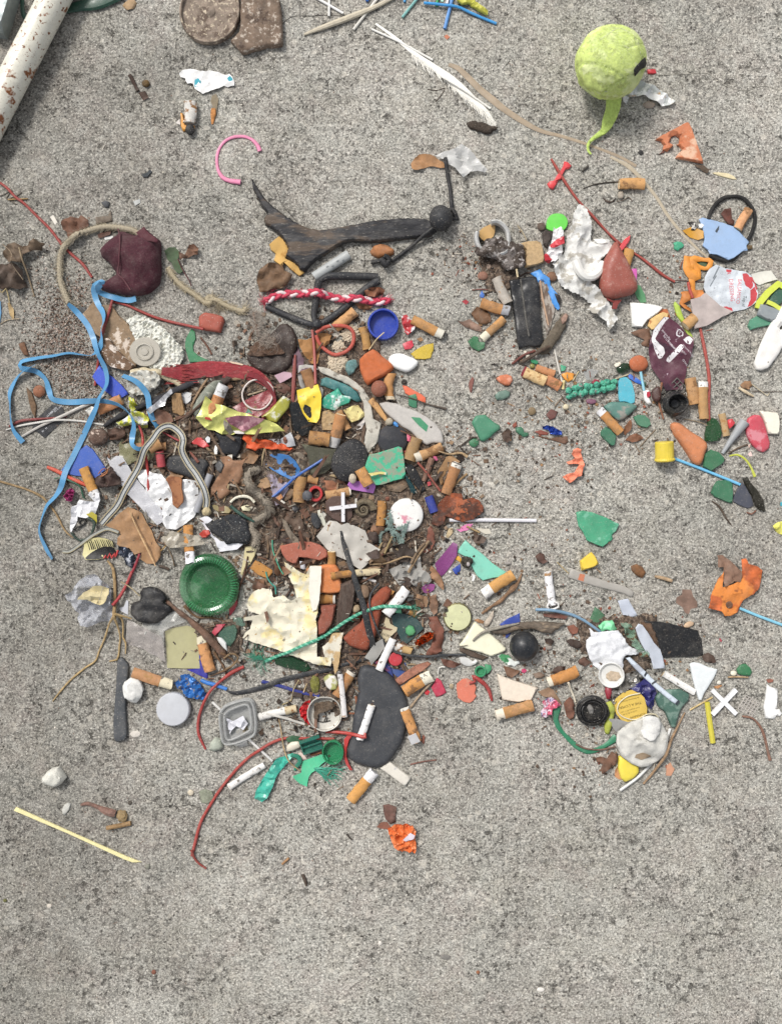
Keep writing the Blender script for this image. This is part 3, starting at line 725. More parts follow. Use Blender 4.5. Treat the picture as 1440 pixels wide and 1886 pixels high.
pl('dry_leaf','small curled orange brown leaf beside the black stick tip','leaf','80,300 110,260 150,225 200,222 250,228 290,240 330,272 365,290 385,335 340,340 280,325 220,330 170,355 110,360 85,345','a77a4f','leaf',th=.3,cr=2,cs=9,cu=3,ca=90)
pl('plastic_film','crumpled clear film scrap beside the black stick tip','plastic film','290,240 380,200 460,180 520,140 560,155 640,230 710,320 750,365 730,385 660,370 600,385 540,430 510,400 470,350 420,320 380,290 340,260','d5d5d3','film',th=.12,cr=3,cs=11,mo=dict(alpha=.62))
T(1140,200)
pl('plastic_scrap','ochre yellow curved flap behind the pale blue plastic shard','plastic scrap','550,1085 640,1045 700,1070 735,1090 735,1150 690,1165 620,1140','c8901c','plastic',th=.8,cu=2)
tb('hair_elastic','round black hair elastic partly under the pale blue shard','hair elastic','780,985 800,920 850,845 920,795 1010,780 1090,800 1150,860 1185,930 1190,1010 1160,1110 1120,1180 1060,1270 1000,1335 930,1350 850,1330 790,1300',1.8,'242424','cloth',lump=.3)
pl('dry_leaf','dark brown leaf piece lying inside the black hair elastic','leaf','895,930 920,895 950,890 975,885 985,930 990,975 1015,990 1000,1040 960,1030 925,990','5a3227','leaf',th=.3,cr=2,cs=6)
bt('clean pale orange cigarette filter leaning inside the black hair elastic',1030,1080,1130,905,78,fr=1,col='dba06c',sq=.95)
pl('plastic_shard','pale blue flat plastic shard with broken edges on the black hair elastic','plastic shard','695,985 730,968 790,985 880,1010 990,1050 1050,1100 1090,1150 1130,1190 1110,1220 1118,1265 1080,1270 1040,1300 1000,1330 950,1350 890,1320 850,1300 790,1295 770,1255 725,1220 745,1160 735,1090 720,1040','92aed2','plastic',th=1.6,jag=.35,mo=dict(dust=.1,v=.04))
r_ = C.objects['plastic_shard']; c_ = tuple(r_.location[:2])
decal(r_,c_,lambda x,y: .0017,'chipped_patch','835,1095 860,1055 870,1045 868,1080 850,1108','39434c',jag=.4)
decal(r_,c_,lambda x,y: .0017,'chipped_patch','690,1035 720,1022 740,1040 715,1068 698,1060','e5e5e2',jag=.4)
pl('gum_blob','black and white specked gum lump at the corner of the ochre flap','gum','600,1010 640,1000 670,1020 690,1050 660,1080 630,1078 635,1040','2b2723','wax',th=2,R=1.5,mo=dict(c2='d9d5cc',c2s=260,c2t=.6))
pl('leaf_scrap','tiny brown twig end right of the pale blue shard','leaf scrap','1115,1215 1170,1210 1172,1245 1120,1250','6f5a3b','wood',th=1.2)
pl('plastic_chip','small emerald green crumpled plastic bit left of the pale blue shard','plastic chip','475,1190 510,1180 545,1185 568,1215 550,1240 510,1262 478,1240','3fa07a','plastic',th=2,jag=.6,wr=1,ws=3)
T(980,280)
tb('twig','thin dark twig touching the lone cigarette filter at the upper right','twig','450,322 560,285 680,270 760,265',[0.35,0.56,0.63,0.56],'3f3830','wood')
pl('leaf_scrap','brown leaf crumb below the lone upper right cigarette filter','leaf scrap','620,400 650,430 700,440 740,400 720,440 680,455 640,440','4a3a30','leaf',th=.8,wr=1,ws=4)
bl('pebble','small beige stone under the lone upper right cigarette filter','pebble',778,385,55,70,2.6,'a59a8b')
tb('twig','forked tiny twig below the lone upper right cigarette filter','twig','740,440 800,430 850,400 880,440',0.35,'5b4a3c','wood')
bt('lone orange cigarette filter between the beige band and red wire',980,298,757,295,95,fr=1,col='d59850')
tb('twig','short black twig piece left of the red double headed clip','twig','440,175 492,125',[0.84,1.1],'3a3630','wood',rigid=1)
tb('red_wire','long dull red rubber wire running under the brown glass pebble','wire','165,65 220,160 300,290 400,430 520,560 640,690 740,790 870,880 960,940 1050,1010 1150,1090 1255,1150',[1.1,1.4,1.4,1.2,1.4,1.2,1.3,1.1,1.2,1.4,1.4,1.1],'9c4238','rubber',lump=.12,mo=dict(v=.15,dust=.15))
tb('twig','thin dark rootlet joining the red wire to the orange balloon scrap','rootlet','1255,1140 1320,1138 1400,1145 1480,1150 1530,1150',0.42,'5a3a32','wood')
pl('plastic_clip','bright red double headed plastic clip on the red wire','plastic clip','280,85 310,95 345,125 325,150 290,160 265,205 250,245 225,255 208,295 180,338 145,320 130,285 150,265 190,255 215,210 250,165 268,130','d23a40','plastic',th=2.6,R=.8)
T(840,380)
bl('soil_clod','grey brown stone left of the bright green disc','pebble',750,185,80,70,3,'5b4c42')
pl('bark_chip','dark brown bark lump below the bright green disc','bark','755,240 780,215 850,230 860,260 820,320 790,370 765,340','3c332f','wood',th=4,R=1.5,wr=1,ws=6)
pl('plastic_disc','bright green flat plastic disc above the paper wad','plastic disc','788,190 800,110 845,72 910,64 960,85 988,140 975,190 940,225 890,220 850,232 800,215','62cf46','plastic',th=2.2,ch=2,mo=dict(dirt=.1,dust=.05))
r_ = C.objects['plastic_disc']
tb('rim_piece','dirty white plastic ring holding a tan shell and soil','plastic ring','300,165 350,158 400,185 440,235 452,310 445,400 400,440 330,450 250,430 195,380 172,300 180,250',2.3,'c6c6c4','plastic',fl=2.6,mo=dict(alpha=.9,dirt=.5))
pl('seed_shell','tan cupped shell half inside the dirty white ring','seed shell','175,290 190,235 235,190 290,170 325,190 330,240 325,270 280,305 240,325 195,320','c69f62','plastic',th=.8,cu=6,ca=35,ch=1)
pl('soil_clod','grey fluffy soil clump spilling from the dirty white ring','soil clump','240,330 300,300 370,290 440,330 500,340 560,360 590,420 600,520 570,560 520,570 440,590 400,560 350,500 280,470 200,470 150,430 165,380 210,400','6f6763','soil',th=4,R=5,jag=2,wr=4,ws=7,st=1.6,mo=dict(v=.6,c2='3b302a',c2s=130,c2t=.5,c3='b0a9a5',c3s=200,c3t=.6))
tb('twig','thin bent straw above the tan cork block','straw','540,170 585,230 620,300',0.49,'b0a183','wood')
pl('cork_block','square tan cork block left of the white paper wad','cork block','550,345 620,325 700,318 735,325 755,400 770,500 700,530 600,552 598,480 600,400','bb9d72','rough',th=6,R=.8,mo=dict(v=.2,dirt=.25,dust=.1))
bl('pebble','round reddish brown pebble below the soil clump','pebble',232,618,88,78,3,'8b6250')
bl('pebble','tiny pinkish stone right under the grey soil clump','pebble',287,535,45,45,2,'b59c89')
tb('twig','curled brown twig behind the top of the black pack','twig','360,590 420,630 470,650 560,620 620,590 680,600 700,640',0.7,'4c3a31','wood',lump=.3)
bl('pebble','rusty brown stone behind the bright blue plastic strip','pebble',845,625,100,90,3.4,'7d5b44')
bt('pale grey stub with a faint pink stain beside the black pack',352,640,452,865,88,fr=1,col='bdb2a3',cc='a99f90',dirt=.35)
pl('plastic_chip','tiny blue pointed plastic chip above the two orange butts','plastic chip','205,790 225,745 250,785 240,810 215,808','3c6fc0',th=1.2)
tb('twig','thin reddish twig above the tiny blue chip','twig','140,742 210,735 290,740',0.56,'7a4a41','wood')
pl('plastic_chip','tiny torn red scrap left of the tiny blue chip','plastic chip','50,840 85,825 112,845 90,870 70,860','9e2f38','film',th=.5,mo=dict(alpha=1))
pl('dry_leaf','folded brown leaf under the two crossing orange butts','leaf','130,950 180,890 260,920 300,960 305,1020 260,1050 200,1040 160,1000','6f4e33','leaf',th=.3,cr=1.5,cs=7)
pl('dry_leaf','pinkish brown ragged leaf fragment left of the black pack','leaf','10,1015 60,1020 120,1000 180,1040 220,1070 230,1110 180,1105 120,1085 60,1060','8d7060','leaf',th=.3,jag=1,cr=1.5,cs=6)
bt('soot stained orange butt with its grey ash end touching the black pack',215,862,470,935,92,fr=.72,col='c8853f',dirt=.6,pc='a9a9ad')
pl('glass_shard','curled dark green shard at the stub end of the lower orange butt','glass shard','100,1200 150,1150 190,1155 200,1200 250,1210 245,1260 195,1285 130,1250','3a7a4f','glass',th=2,cu=3,ca=20)
bt('clean orange butt with a short cream stub pointing at a green shard',418,1000,222,1180,72,fr=.72,col='d8923f',pc='ddd6bd',burn=0)
tb('match_stick','pale wooden matchstick end at the top of the black pack','matchstick','518,575 530,645',0.96,'cdbb96','wood',rigid=1)
pl('plastic_strip','bright blue folded plastic strip beside the brown feather','plastic strip','650,595 740,558 765,600 820,640 830,700 880,770 905,800 898,850 912,905 895,920 850,880 830,810 800,740 770,670 735,660 715,690 690,625','3f8ed8','plastic',th=1.2,wr=3,ws=14)
pl('plastic_chip','black folded flap between the blue strip and orange butt','plastic chip','860,780 905,790 920,830 910,880 885,850','262324','plastic',th=1.5)
pl('plastic_pack','black folded plastic sachet speckled with salt grains','plastic sachet','462,660 550,645 640,625 700,628 725,700 735,900 750,1080 770,1230 690,1250 640,1240 550,1265 530,1180 510,1000 490,850','232427','plastic',th=4,R=2,wr=1.5,ws=16,mo=dict(c2='8f8d8a',c2s=620,c2t=.69,rough=.3))
r_ = C.objects['plastic_pack']
tb('plastic_seam','salt crusted seam ridge running down the black sachet','seam','562,655 580,800 600,950 620,1080 635,1160',.9,'55534f','rough',fl=.6,stiff=1)
s_ = C.objects['plastic_seam']; s_.parent = r_; s_.matrix_parent_inverse = r_.matrix_basis.inverted()
for k_ in ('label','category'): del s_[k_]
def vane(xy,z,c):
    P = (PP('725,640 760,615 800,700 835,800 870,900 860,960 840,1030 820,1120 800,1190 790,1100 770,980 745,850 725,730')-np.array(c))*1000
    mb,zf = slab(P,th=.25,R=0,jag=.3,wr=1.5,ws=10); z0 = z.mean()
    mb.v = [(x,y,q+z0-.001) for x,y,q in mb.v]
    return [('vane',mb,mat('leaf','6b5a4e',sx=3,v=.2,dirt=.1,c2='a39a90',c2s=60,c2t=.55))]
tb('feather','grey brown bird feather beside the black sachet','feather','735,665 760,820 800,1000 832,1150',[.7,.9,.8,.6],'c3a184','paper',extra=vane)
tb('driftwood_stick','grey fibrous driftwood stick below the brown feather','driftwood','960,960 900,1080 830,1190 770,1270 700,1300',[3.2,4.6,5.5,4.5,2],'5e5446','wood',rigid=1,fl=.6,lump=.4)
pl('wood_splinter','pinkish wood splinter on the driftwood stick by the feather','splinter','915,1000 960,950 985,970 960,1030 925,1060','9a7b6b','wood',th=2)
T(980,280)
pl('paper_wad','large crumpled soft white tissue with specks of dirt','tissue','395,480 450,500 470,540 500,620 515,700 500,770 520,800 600,780 650,800 700,850 660,900 600,950 560,1050 520,1100 500,1160 560,1220 620,1280 660,1340 700,1430 740,1480 690,1560 660,1590 640,1500 600,1480 500,1420 480,1400 520,1340 440,1300 360,1260 280,1220 220,1160 190,1080 170,1000 200,950 280,900 290,820 300,740 340,650 350,560','d6d5d1','paper',th=.3,st=1.5,cr=5,cs=20,wr=2,ws=9,jag=1.6,mo=dict(dirt=.3,bump=.8,c2='aaa59b',c2s=70,c2t=.55))
pl('paper_wad','small crumpled white wrapper with red patches below the green disc','wrapper','190,690 250,680 275,720 270,790 260,850 270,900 240,960 200,1000 150,990 120,960 110,930 140,880 150,840 175,780','e8e6e6','foil',th=.5,cr=5,cs=8,st=1.3,mo=dict(metal=0,dirt=.03))
r_ = C.objects['paper_wad.001']
T(980,280)
for i_,q in enumerate(('145,840 200,795 262,770 268,830 225,850 180,868 145,865','110,905 130,940 160,975 140,998 100,975 92,930')):
    pl('red_print','x','x',q,'c02433','foil',th=.3,cr=2,cs=6,soft=1,mo=dict(metal=0)); s_ = C.objects['red_print' if not i_ else 'red_print.001']
    s_.parent = r_; s_.matrix_parent_inverse = r_.matrix_basis.inverted()
    for k_ in ('label','category'): del s_[k_]
tb('foam_tube','white curved foam tube resting on the crumpled tissue','tube','345,995 380,1080 440,1130 510,1125 570,1070 600,990',[4,4.2,4,4,3.6,2.6],'e2e0da','paper',rigid=1,mo=dict(dirt=.05))
pl('plastic_chip','small white oval chip above the brown glass pebble','plastic chip','520,790 560,788 620,800 645,830 600,840 560,835','e0dfd8','paper',th=1)
pl('plastic_chip','bright pink torn plastic chip right of the brown pebble','plastic chip','850,1035 920,1030 925,1090 912,1160 880,1170 860,1100','d65fb2','plastic',th=1,jag=.3)
pl('green_leaf','small fresh green leaf below the pink chip','leaf','915,1175 950,1180 990,1260 1003,1330 960,1335 920,1290 902,1250','4f8a5e','leaf',th=.35,cu=1.5,mo=dict(v=.1,dirt=.1))
bt('orange cigarette filter half under the brown glass pebble',850,870,810,1030,85,fr=1,col='d5963f')
pl('plastic_clip','bright red pointed plastic spike beside the orange filter','plastic spike','860,740 855,790 820,840 770,905 745,890 765,840 805,780','d4474e','plastic',th=2.5)
pl('plastic_scrap','torn dull red paper fringe under the brown glass pebble','paper fringe','560,1250 620,1310 680,1330 770,1320 800,1300 740,1350 720,1400 680,1400 690,1350 640,1330','8d3f3a','paper',th=.8,jag=.8,cr=2,cs=5)
pl('sea_glass','large rounded reddish brown frosted pebble shaped like an egg','frosted glass pebble','720,800 760,880 820,980 860,1060 900,1140 918,1220 880,1270 800,1290 740,1305 680,1320 620,1290 575,1230 578,1120 590,1030 640,920 680,850','a4584a','glass',th=11,R=8,edge=.1,ch=2,jag=.3,mo=dict(c2='b87a6c',c2s=70,c2t=.6,trans=.15,dust=.5))
T(1140,460)
pl('plastic_scrap','dark green flat scrap under the knotted orange balloon','plastic scrap','640,100 780,105 760,160 700,200 690,260 640,240','4b6040','plastic',th=.8)
tb('balloon_scrap','knotted orange rubber balloon scrap above the silver foil lid','balloon scrap','600,60 595,140 620,210 690,235 670,160 640,90 720,90 800,110 770,170 710,160 650,140 620,200 640,300 655,420',[3.5,4,4.5,4,3,3,2.4,2.2,2,1.8,3,3,2.4,1.6],'d98a22','rubber',fl=.35,lump=.35,stiff=4,mo=dict(dust=.05))
pl('balloon_scrap','crumpled orange brown rubber scrap under the grey cardboard','balloon scrap','540,375 640,365 730,355 740,390 680,440 640,450 600,460 560,480 620,520 630,560 560,520 525,480 540,430','c2762e','rubber',th=.8,cr=5,cs=9,mo=dict(dust=.05))
pl('plastic_strip','lime green fleshy strip beside the purple packet','plastic strip','475,480 490,458 530,500 560,590 600,690 640,760 660,830 645,835 600,760 550,650 500,580','a9c23f','plastic',th=2,R=.8)
pl('foil_scrap','white paper tongue poking out right of the silver foil lid','paper scrap','1160,220 1240,195 1330,188 1392,265 1300,290 1230,315 1190,290','d3d1c6','paper',th=.5,wr=1.5,ws=14)
tb('red_wire','short red wire stub at the top of the vertical red wire','wire','598,295 605,350 635,435',1.4,'a9453a','rubber')
bt('pale orange filter tucked between the purple packet and cardboard',650,610,560,690,95,fr=1,col='d99c50')
tb('red_wire','long vertical red rubber wire right of the purple packet','wire','700,650 735,820 770,1000 788,1150 782,1330 785,1500 800,1560',[1.2,1.6,1.6,1.6,1.6,1.7,1.2],'a4473d','rubber',lump=.12)
pl('cardboard','torn grey cardboard under the silver foil lid','cardboard','612,450 700,425 745,385 800,430 880,500 1000,548 960,575 900,600 830,640 760,680 650,708 640,620 628,540','b3a6a1','paper',th=.9,jag=.3,wr=1.5,ws=20,mo=dict(v=.12))
r_,c_,zf_ = pl('foil_seal','round silver foil sauce lid with red BALSAMICO DRESSING print','foil lid','850,135 930,165 1020,180 1110,195 1170,230 1200,300 1222,390 1200,470 1160,500 1100,530 1000,548 900,525 830,470 770,420 738,340 745,250 790,170','d3d9df','foil',th=.35,jag=.3,wr=1.6,ws=16,st=1.6,mo=dict(metal=.25,bump=.45,dirt=.05))
for q in ('1085,215 1120,210 1170,260 1178,320 1155,355 1110,320 1090,270','1150,360 1190,330 1215,390 1200,450 1160,500 1125,510 1150,450','1150,240 1180,245 1215,340 1205,370 1190,310','915,500 985,515 1000,545 920,525','940,175 990,180 985,200 940,195'):
    decal(r_,c_,zf_,'red_print',q,'c3434a','gloss',jag=.5,mo=dict(bump=0))
for t_,x_,y_,sz,co in (('BALSAMICO',1047,372,5,'d0606a'),('DRESSING',985,360,5.4,'d0606a'),('&',965,208,4.6,'d0606a')):
    text(r_,c_,zf_,t_,sz,x_,y_,-96 if t_ != 'DRESSING' else -87,co,sx=.86)
text(r_,c_,zf_,'Top it!',4.6,1095,460,-97,'3c4a4a',sx=.8)
for q in ('870,150 880,158 830,260 818,255','848,230 856,235 800,330 792,325'):
    decal(r_,c_,zf_,'fold_line',q,'7f868c','gloss')
pl('glass_shard','dark green flat shard inside the lime yellow frame at the right edge','glass shard','1330,420 1370,360 1440,335 1460,420 1420,480 1380,510 1310,470','3c6b58','glass',th=2.5)
tb('yellow_bracket','lime yellow four sided plastic frame at the right edge','plastic frame','1215,525 1230,470 1300,385 1390,310 1460,345 1500,400',3,'c9d53c','plastic',fl=.45,sq=True,ds=.01)
tb('yellow_bracket','lime yellow lower bar at the right edge below the green shard','plastic bar','1290,470 1350,495 1420,530 1500,480',1.9,'d2dc4a','plastic',fl=.6,sq=True)
pl('glass_shard','mint green triangular frosted shard below the grey clip','glass shard','1128,680 1150,620 1210,588 1290,620 1350,650 1330,670 1230,690 1150,712','5da383','glass',th=3.2)
pl('plastic_clip','grey plastic slab at the right edge on a green shard','plastic piece','1230,490 1330,520 1430,560 1370,610 1340,650 1260,620 1197,585','8b9295','plastic',th=4,R=.6)
pl('shell_shard','large white plastic or shell piece with dark holes at the right edge','shell piece','1500,380 1440,470 1400,540 1340,620 1300,700 1262,780 1240,830 1210,900 1180,1010 1200,1062 1240,1070 1300,1050 1360,980 1400,920 1430,860 1520,840','e4e1dc','paper',th=4,R=3,wr=1.5,ws=15,ch=1,hl=['1400,690 1425,668 1440,690 1420,712 1402,710'],mo=dict(dirt=.12))
pl('tile_shard','thin terracotta sliver under the white ceramic triangle','tile fragment','300,530 420,525 450,600 420,620 330,560','b8683c','brick',th=2)
pl('shell_shard','pale yellow orange cut piece under the purple packet','shell piece','245,680 260,620 320,580 380,555 430,570 400,640 330,700 280,712','ddb977','stone',th=3,mo=dict(c2='b7743f',c2s=80,c2t=.6))
pl('ceramic_shard','clean white ceramic triangle above the purple packet','ceramic shard','90,470 200,478 300,492 384,515 330,570 240,630 195,692 108,682 98,580','ecebe6','gloss',th=4,R=1,mo=dict(dirt=.02,dust=0))
pl('dry_leaf','brown leaf pair left of the purple packet','leaf','95,735 150,715 200,700 260,698 275,760 260,860 200,850 190,830 220,800 180,780 130,760','745440','leaf',th=.3,cr=2,cs=8)
bl('seed_pod','dark bird dropping smear left of the ceramic triangle','clod',1295,1000,10,10,.3,'6b5b4f')
C.objects['seed_pod.001'].name if 'seed_pod.001' in C.objects else None
r_,c_,zf_ = pl('food_packet','creased purple product packet with white panels and small print','packet','380,600 430,610 500,660 580,740 645,790 640,850 620,940 590,1040 575,1130 545,1240 470,1240 400,1250 340,1150 270,1050 255,960 248,880 262,800 290,710','59303f','gloss',th=.8,cr=1.6,cs=18,wr=2.5,ws=30,st=2,mo=dict(c2='3f2433',c2s=30,dirt=.05,dust=.05,c3='b9a3ad',c3s=170,c3t=.7))
for q,co in (('385,602 425,610 395,640 330,740 300,800 380,870 392,920 365,962 335,970 305,900 272,800 290,712','dcdadb'),('530,838 550,850 555,870 440,1000 412,985 415,960','e0dedf'),('550,800 585,775 610,770 635,800 610,845 575,830','e6e4e4'),('515,705 555,735 550,770 520,780 490,765 488,735','d9d5d8')):
    decal(r_,c_,zf_,'white_panel',q,co,'gloss',ch=1,mo=dict(bump=0))
decal(r_,c_,zf_,'logo_inset','517,716 545,740 540,763 520,768 499,757 498,738','59303f','gloss',lift=.0002,mo=dict(bump=0))
for t_,x_,y_,sz in (('FORMACIA',455,850,2.5),('AGRICULTURE',428,822,2.5),('RESTAURACION',596,900,2),('CODE DE',545,905,2),('VALGI',572,1000,2.6),('Ingredienti',400,760,2.8)):
    text(r_,c_,zf_,t_,sz,x_,y_,130,'d5c9cf',lift=.0003)
for x_,y_ in ((350,700),(370,720),(300,860),(330,900)): text(r_,c_,zf_,'ooooooooo',1.4,x_,y_,70 if y_ < 800 else 130,'8d8288',lift=.0003)
for t_ in ('E E',): text(r_,c_,zf_,'E E',2,521,742,60,'d9d5d8',lift=.0004)
def net(name,label,x,y,nx,ny,sp,r,ang,col,skew=0,rim=False):
    c = W(x,y); mb = MB(); a = math.radians(ang); w_,h_ = (nx-1)*sp/2,(ny-1)*sp/2
    def R(px,py): return (px*math.cos(a)-py*math.sin(a),px*math.sin(a)+py*math.cos(a))
    for i in range(nx):
        p,q = R(-w_+i*sp,-h_),R(-w_+i*sp,h_); v,f = sweep([(p[0]/1000,p[1]/1000,r/1000),(q[0]/1000,q[1]/1000,r/1000)],[r/1000]*2,6); mb.add(v,f)
    for i in range(ny):
        p,q = R(-w_,-h_+i*sp),R(w_,-h_+i*sp); v,f = sweep([(p[0]/1000,p[1]/1000,r*1.1/1000),(q[0]/1000,q[1]/1000,r*1.1/1000)],[r/1000]*2,6); mb.add(v,f)
    finish(name,label,'mesh piece',[(name,mb,mat('plastic',col))],c)
net('plastic_mesh','black plastic mesh scrap above the black bottle neck',455,1265,7,4,4.2,.5,45,'66635f')
tb('twig','grey twig lying along the foot of the black bottle neck','twig','340,1440 420,1420 520,1380 610,1300',0.7,'8f8168','wood')
tb('twig','reddish brown bent twig left of the black bottle neck','twig','360,1180 350,1260 340,1340 360,1420 385,1500',[0.98,1,1,1,0.7],'8a5a40','wood')
bt('hollow orange filter right of the purple packet',610,1140,650,1370,98,fr=1,col='cf8e48')
bt('orange butt with a torn white top next to the vertical red wire',730,1540-40,720,1175,88,fr=.86,col='d69a50',burn=0,pc='efece6',name='cigarette_butt')
def neck():
    c = W(478,1400-40); T(1140,460)
    v,f = lathe([(9.5,0),(11.2,1),(11.8,3),(11,4.4),(11.5,6),(10.6,7.4),(11,9),(10.2,10.6),(9.8,13),(9,14),(8.2,13.2),(7.8,10),(7,6),(5,4),(4,5),(3.4,3.4),(.3,3)],48,wob=.12,sx=.98,sy=.98)
    finish('bottle_mouth','black ribbed plastic bottle neck seen from above','bottle neck',[('bottle_neck',MB().add(v,f),mat('plastic','222427',dust=.5,rough=.35))],c)
neck()
bl('sea_glass','dark green glass lump beside the red brown pebble','glass lump',30,1050,125,90,3.5,'1f4a27','bottle',ang=25)
bl('brick_pebble','smooth rounded terracotta pebble left of the purple packet','terracotta pebble',160,1012,168,148,6,'b0603a','brick',amp=.06)
T(1060,660)
pl('plastic_strip','blue crumpled plastic ribbon above the turquoise flake','plastic strip','455,150 480,140 540,180 580,215 575,235 520,215 470,180','2f69c8',th=1,wr=1.5,ws=6)
tb('twig','pale stem lying over the turquoise flake','twig','345,185 400,165 460,145',0.7,'b5a88a','wood')
pl('glass_shard','small dark green chip behind the swab stick','glass shard','590,200 620,215 615,250 590,240','2f5e43','glass',th=1.5)
pl('paint_flake','turquoise flat oval flake next to the teal cord','paint flake','370,210 385,175 440,165 485,200 505,260 522,330 515,395 480,405 440,385 380,385 372,320','4fb0c4','plastic',th=1.6,ch=1,mo=dict(dust=.4))
tb('swab_stick','light blue swab stick with a white tip by the turquoise flake','swab stick','560,120 575,190 598,285',1.2,'93cfe0','plastic',rigid=1)
pl('swab_tip','white shell like tip with a red spot under the light blue stick','plastic tip','590,290 630,280 655,290 650,330 640,350 665,395 650,418 620,400 600,370','e8e6e2','plastic',th=3,R=1.2)
decal(C.objects['swab_tip'],tuple(C.objects['swab_tip'].location[:2]),lambda x,y: .003,'red_spot','618,300 645,295 648,335 625,355 615,330','b8283e')
pl('sea_glass','dark brown oval glass piece beside the red spotted tip','frosted glass pebble','655,300 690,260 730,250 745,320 740,380 700,395 665,370','4d2c25','glass',th=3.5,R=2.5,ch=2)
pl('plastic_chip','faint clear plastic flake above the teal cord','plastic chip','60,110 140,90 200,110 160,170 95,195','b9b9b6','film',th=.3)
pl('seed_shell','white oval seed shell beside the dark green glass lump','seed','330,65 350,45 385,38 395,55 370,80 345,88','ddd2c0','paper',th=1.5,ch=1)
pl('plastic_chip','dark red tiny chip at the top of the teal cord','plastic chip','135,215 165,185 200,190 215,225 170,235','94283c',th=1.5)
T(860,620)
def cordlump():
    global OX
    c = W(1085,485); mb = MB(); rs = random.Random(3)
    for k in range(9):
        t = k/8; a = np.array(W(900+385*t,500-70*t))-c
        for s_ in (-1,1):
            v,f = blob(3.4,2.9,2.8,rs.random()*3,.35,2.4); o = (a[0]+rs.uniform(-.001,.001),a[1]+s_*.0027+rs.uniform(-.001,.001),rs.uniform(-.0005,.0015))
            mb.add([(x+o[0],y+o[1],max(0,z+o[2])) for x,y,z in v],f)
    finish('knotted_cord','thick teal lumpy knotted cord piece','cord',[('knotted_cord',mb,mat('felt','4fa98c',c2='2f7a68',c2s=200,c2t=.56,c3='8f8a86',c3s=160,c3t=.62))],c)
pl('sea_glass','dull purple flat pebble under the teal knotted cord','frosted glass pebble','1045,560 1080,548 1140,560 1135,590 1090,600 1055,588','8b5a72','glass',th=2,R=1,ch=1)
cordlump()
pl('sea_glass','large oval grey green frosted glass pebble below the turquoise flake','frosted glass pebble','1200,620 1260,580 1340,578 1440,590 1500,620 1440,680 1380,730 1330,748 1280,710 1240,670','5f8f83','glass',th=5,R=4,ch=1,mo=dict(c2='a39f96',c2s=60,c2t=.62))
pl('sea_glass','rounded green frosted shard under the lower butt beside the pebble','glass shard','1175,840 1220,795 1260,820 1315,880 1300,960 1270,968 1220,920 1178,880','3f7d5f','glass',th=3,ch=1)
bt('orange butt with torn white paper end lying across green glass',1350,850,1165,650,80,fr=.82,col='cf8c42',burn=0,pc='e4e2e4')
for lb,x,y,a,b,h,co in (('small yellowish pebble on the open concrete below the teal cord',870,622,50,50,2.2,'cbbfa0'),('brown rough pebble left of the dark reddish square chip',570,660,70,70,2.4,'7d6a4d')):
    bl('pebble',lb,'pebble',x,y,a,b,h,co)
pl('brick_chip','dark reddish square chip on the open concrete in the middle','chip','695,690 740,640 800,665 775,720 730,742','6d4640','brick',th=2)
pl('tile_shard','small orange teardrop shaped brick pebble','brick pebble','252,372 290,345 350,335 390,350 402,390 370,435 330,432 280,405','c4704a','brick',th=3.5,R=2.5,ch=1,mo=dict(c2='d89478',c2s=150,c2t=.6))
pl('sea_glass','small grey green oval frosted glass below the orange teardrop pebble','frosted glass pebble','245,520 270,490 340,472 380,490 370,535 320,558 260,562 248,545','6d8a7c','glass',th=3,R=2,ch=1)
pl('brick_chip','thin dull red sliver left of the orange teardrop pebble','chip','20,395 45,355 62,375 50,440 40,500 25,490 12,430','7f5148','brick',th=1.6)
pl('sea_glass','large mid green frosted glass piece with two pits','frosted glass pebble','38,760 75,700 155,692 190,720 230,755 290,790 285,825 245,850 205,890 150,930 115,922 80,850 55,800','4c9472','glass',th=5,R=2.5,ch=1)
bl('sea_glass','small round green glass bead below the large mid green piece','frosted glass pebble',58,935,88,85,2.6,'47885f','glass',amp=.06)
pl('dry_leaf','crumpled dark brown leaf right of the large mid green glass','leaf','300,860 350,815 390,840 385,900 350,945 310,910','4a372c','leaf',th=.3,cr=4,cs=6)
pl('brick_chip','tiny red brown chip beside the crescent shaped green glass','chip','400,780 435,750 440,790 410,808','8b4a3a','brick',th=2)
pl('sea_glass','small crescent shaped green glass piece','frosted glass pebble','425,810 470,795 495,815 500,845 540,850 540,880 500,890 450,860 430,840','3f7c5c','glass',th=2.5,R=1.4,ch=1)
pl('foil_scrap','tiny crumpled royal blue foil on a brown leaf','foil scrap','655,800 700,785 760,800 830,840 840,870 780,875 730,860 710,825 670,818','2f4fa8','foil',th=.5,cr=3,cs=4,st=1)
pl('dry_leaf','narrow brown leaf stem under the blue foil','leaf','590,870 650,880 740,900 800,885 885,880 890,925 870,955 810,935 740,915 660,895','71513e','wood',th=1.4,R=.6)
pl('brick_chip','flat maroon chip left of the tiny blue foil','chip','590,840 650,825 720,850 710,870 640,868','84483c','brick',th=1.5)
pl('balloon_scrap','salmon pink curled rubber scrap alone on the concrete','rubber scrap','930,1000 965,985 1000,1000 1005,1060 1030,1130 1010,1200 1000,1235 960,1245 930,1280 900,1295 865,1270 835,1240 880,1215 945,1200 960,1170 985,1130 950,1125 890,1130 872,1110 920,1095 945,1075 915,1040','e8825f','rubber',th=1.2,cr=3,cs=7,st=1.4,mo=dict(dust=.03,dirt=.05))
bl('green_bead','tiny olive green round bead below the driftwood stick','bead',573,262,45,45,2.2,'85803c','plastic',amp=.03)
pl('plastic_chip','tiny emerald scrap beside the olive bead','plastic chip','550,210 590,205 625,225 615,250 570,240','2f8a5e',th=1.2,cu=1)
pl('plastic_chip','small white capsule shell above the olive bead','plastic chip','497,130 520,125 550,165 548,215 530,222 515,180','d5cfbe',th=2,R=1)
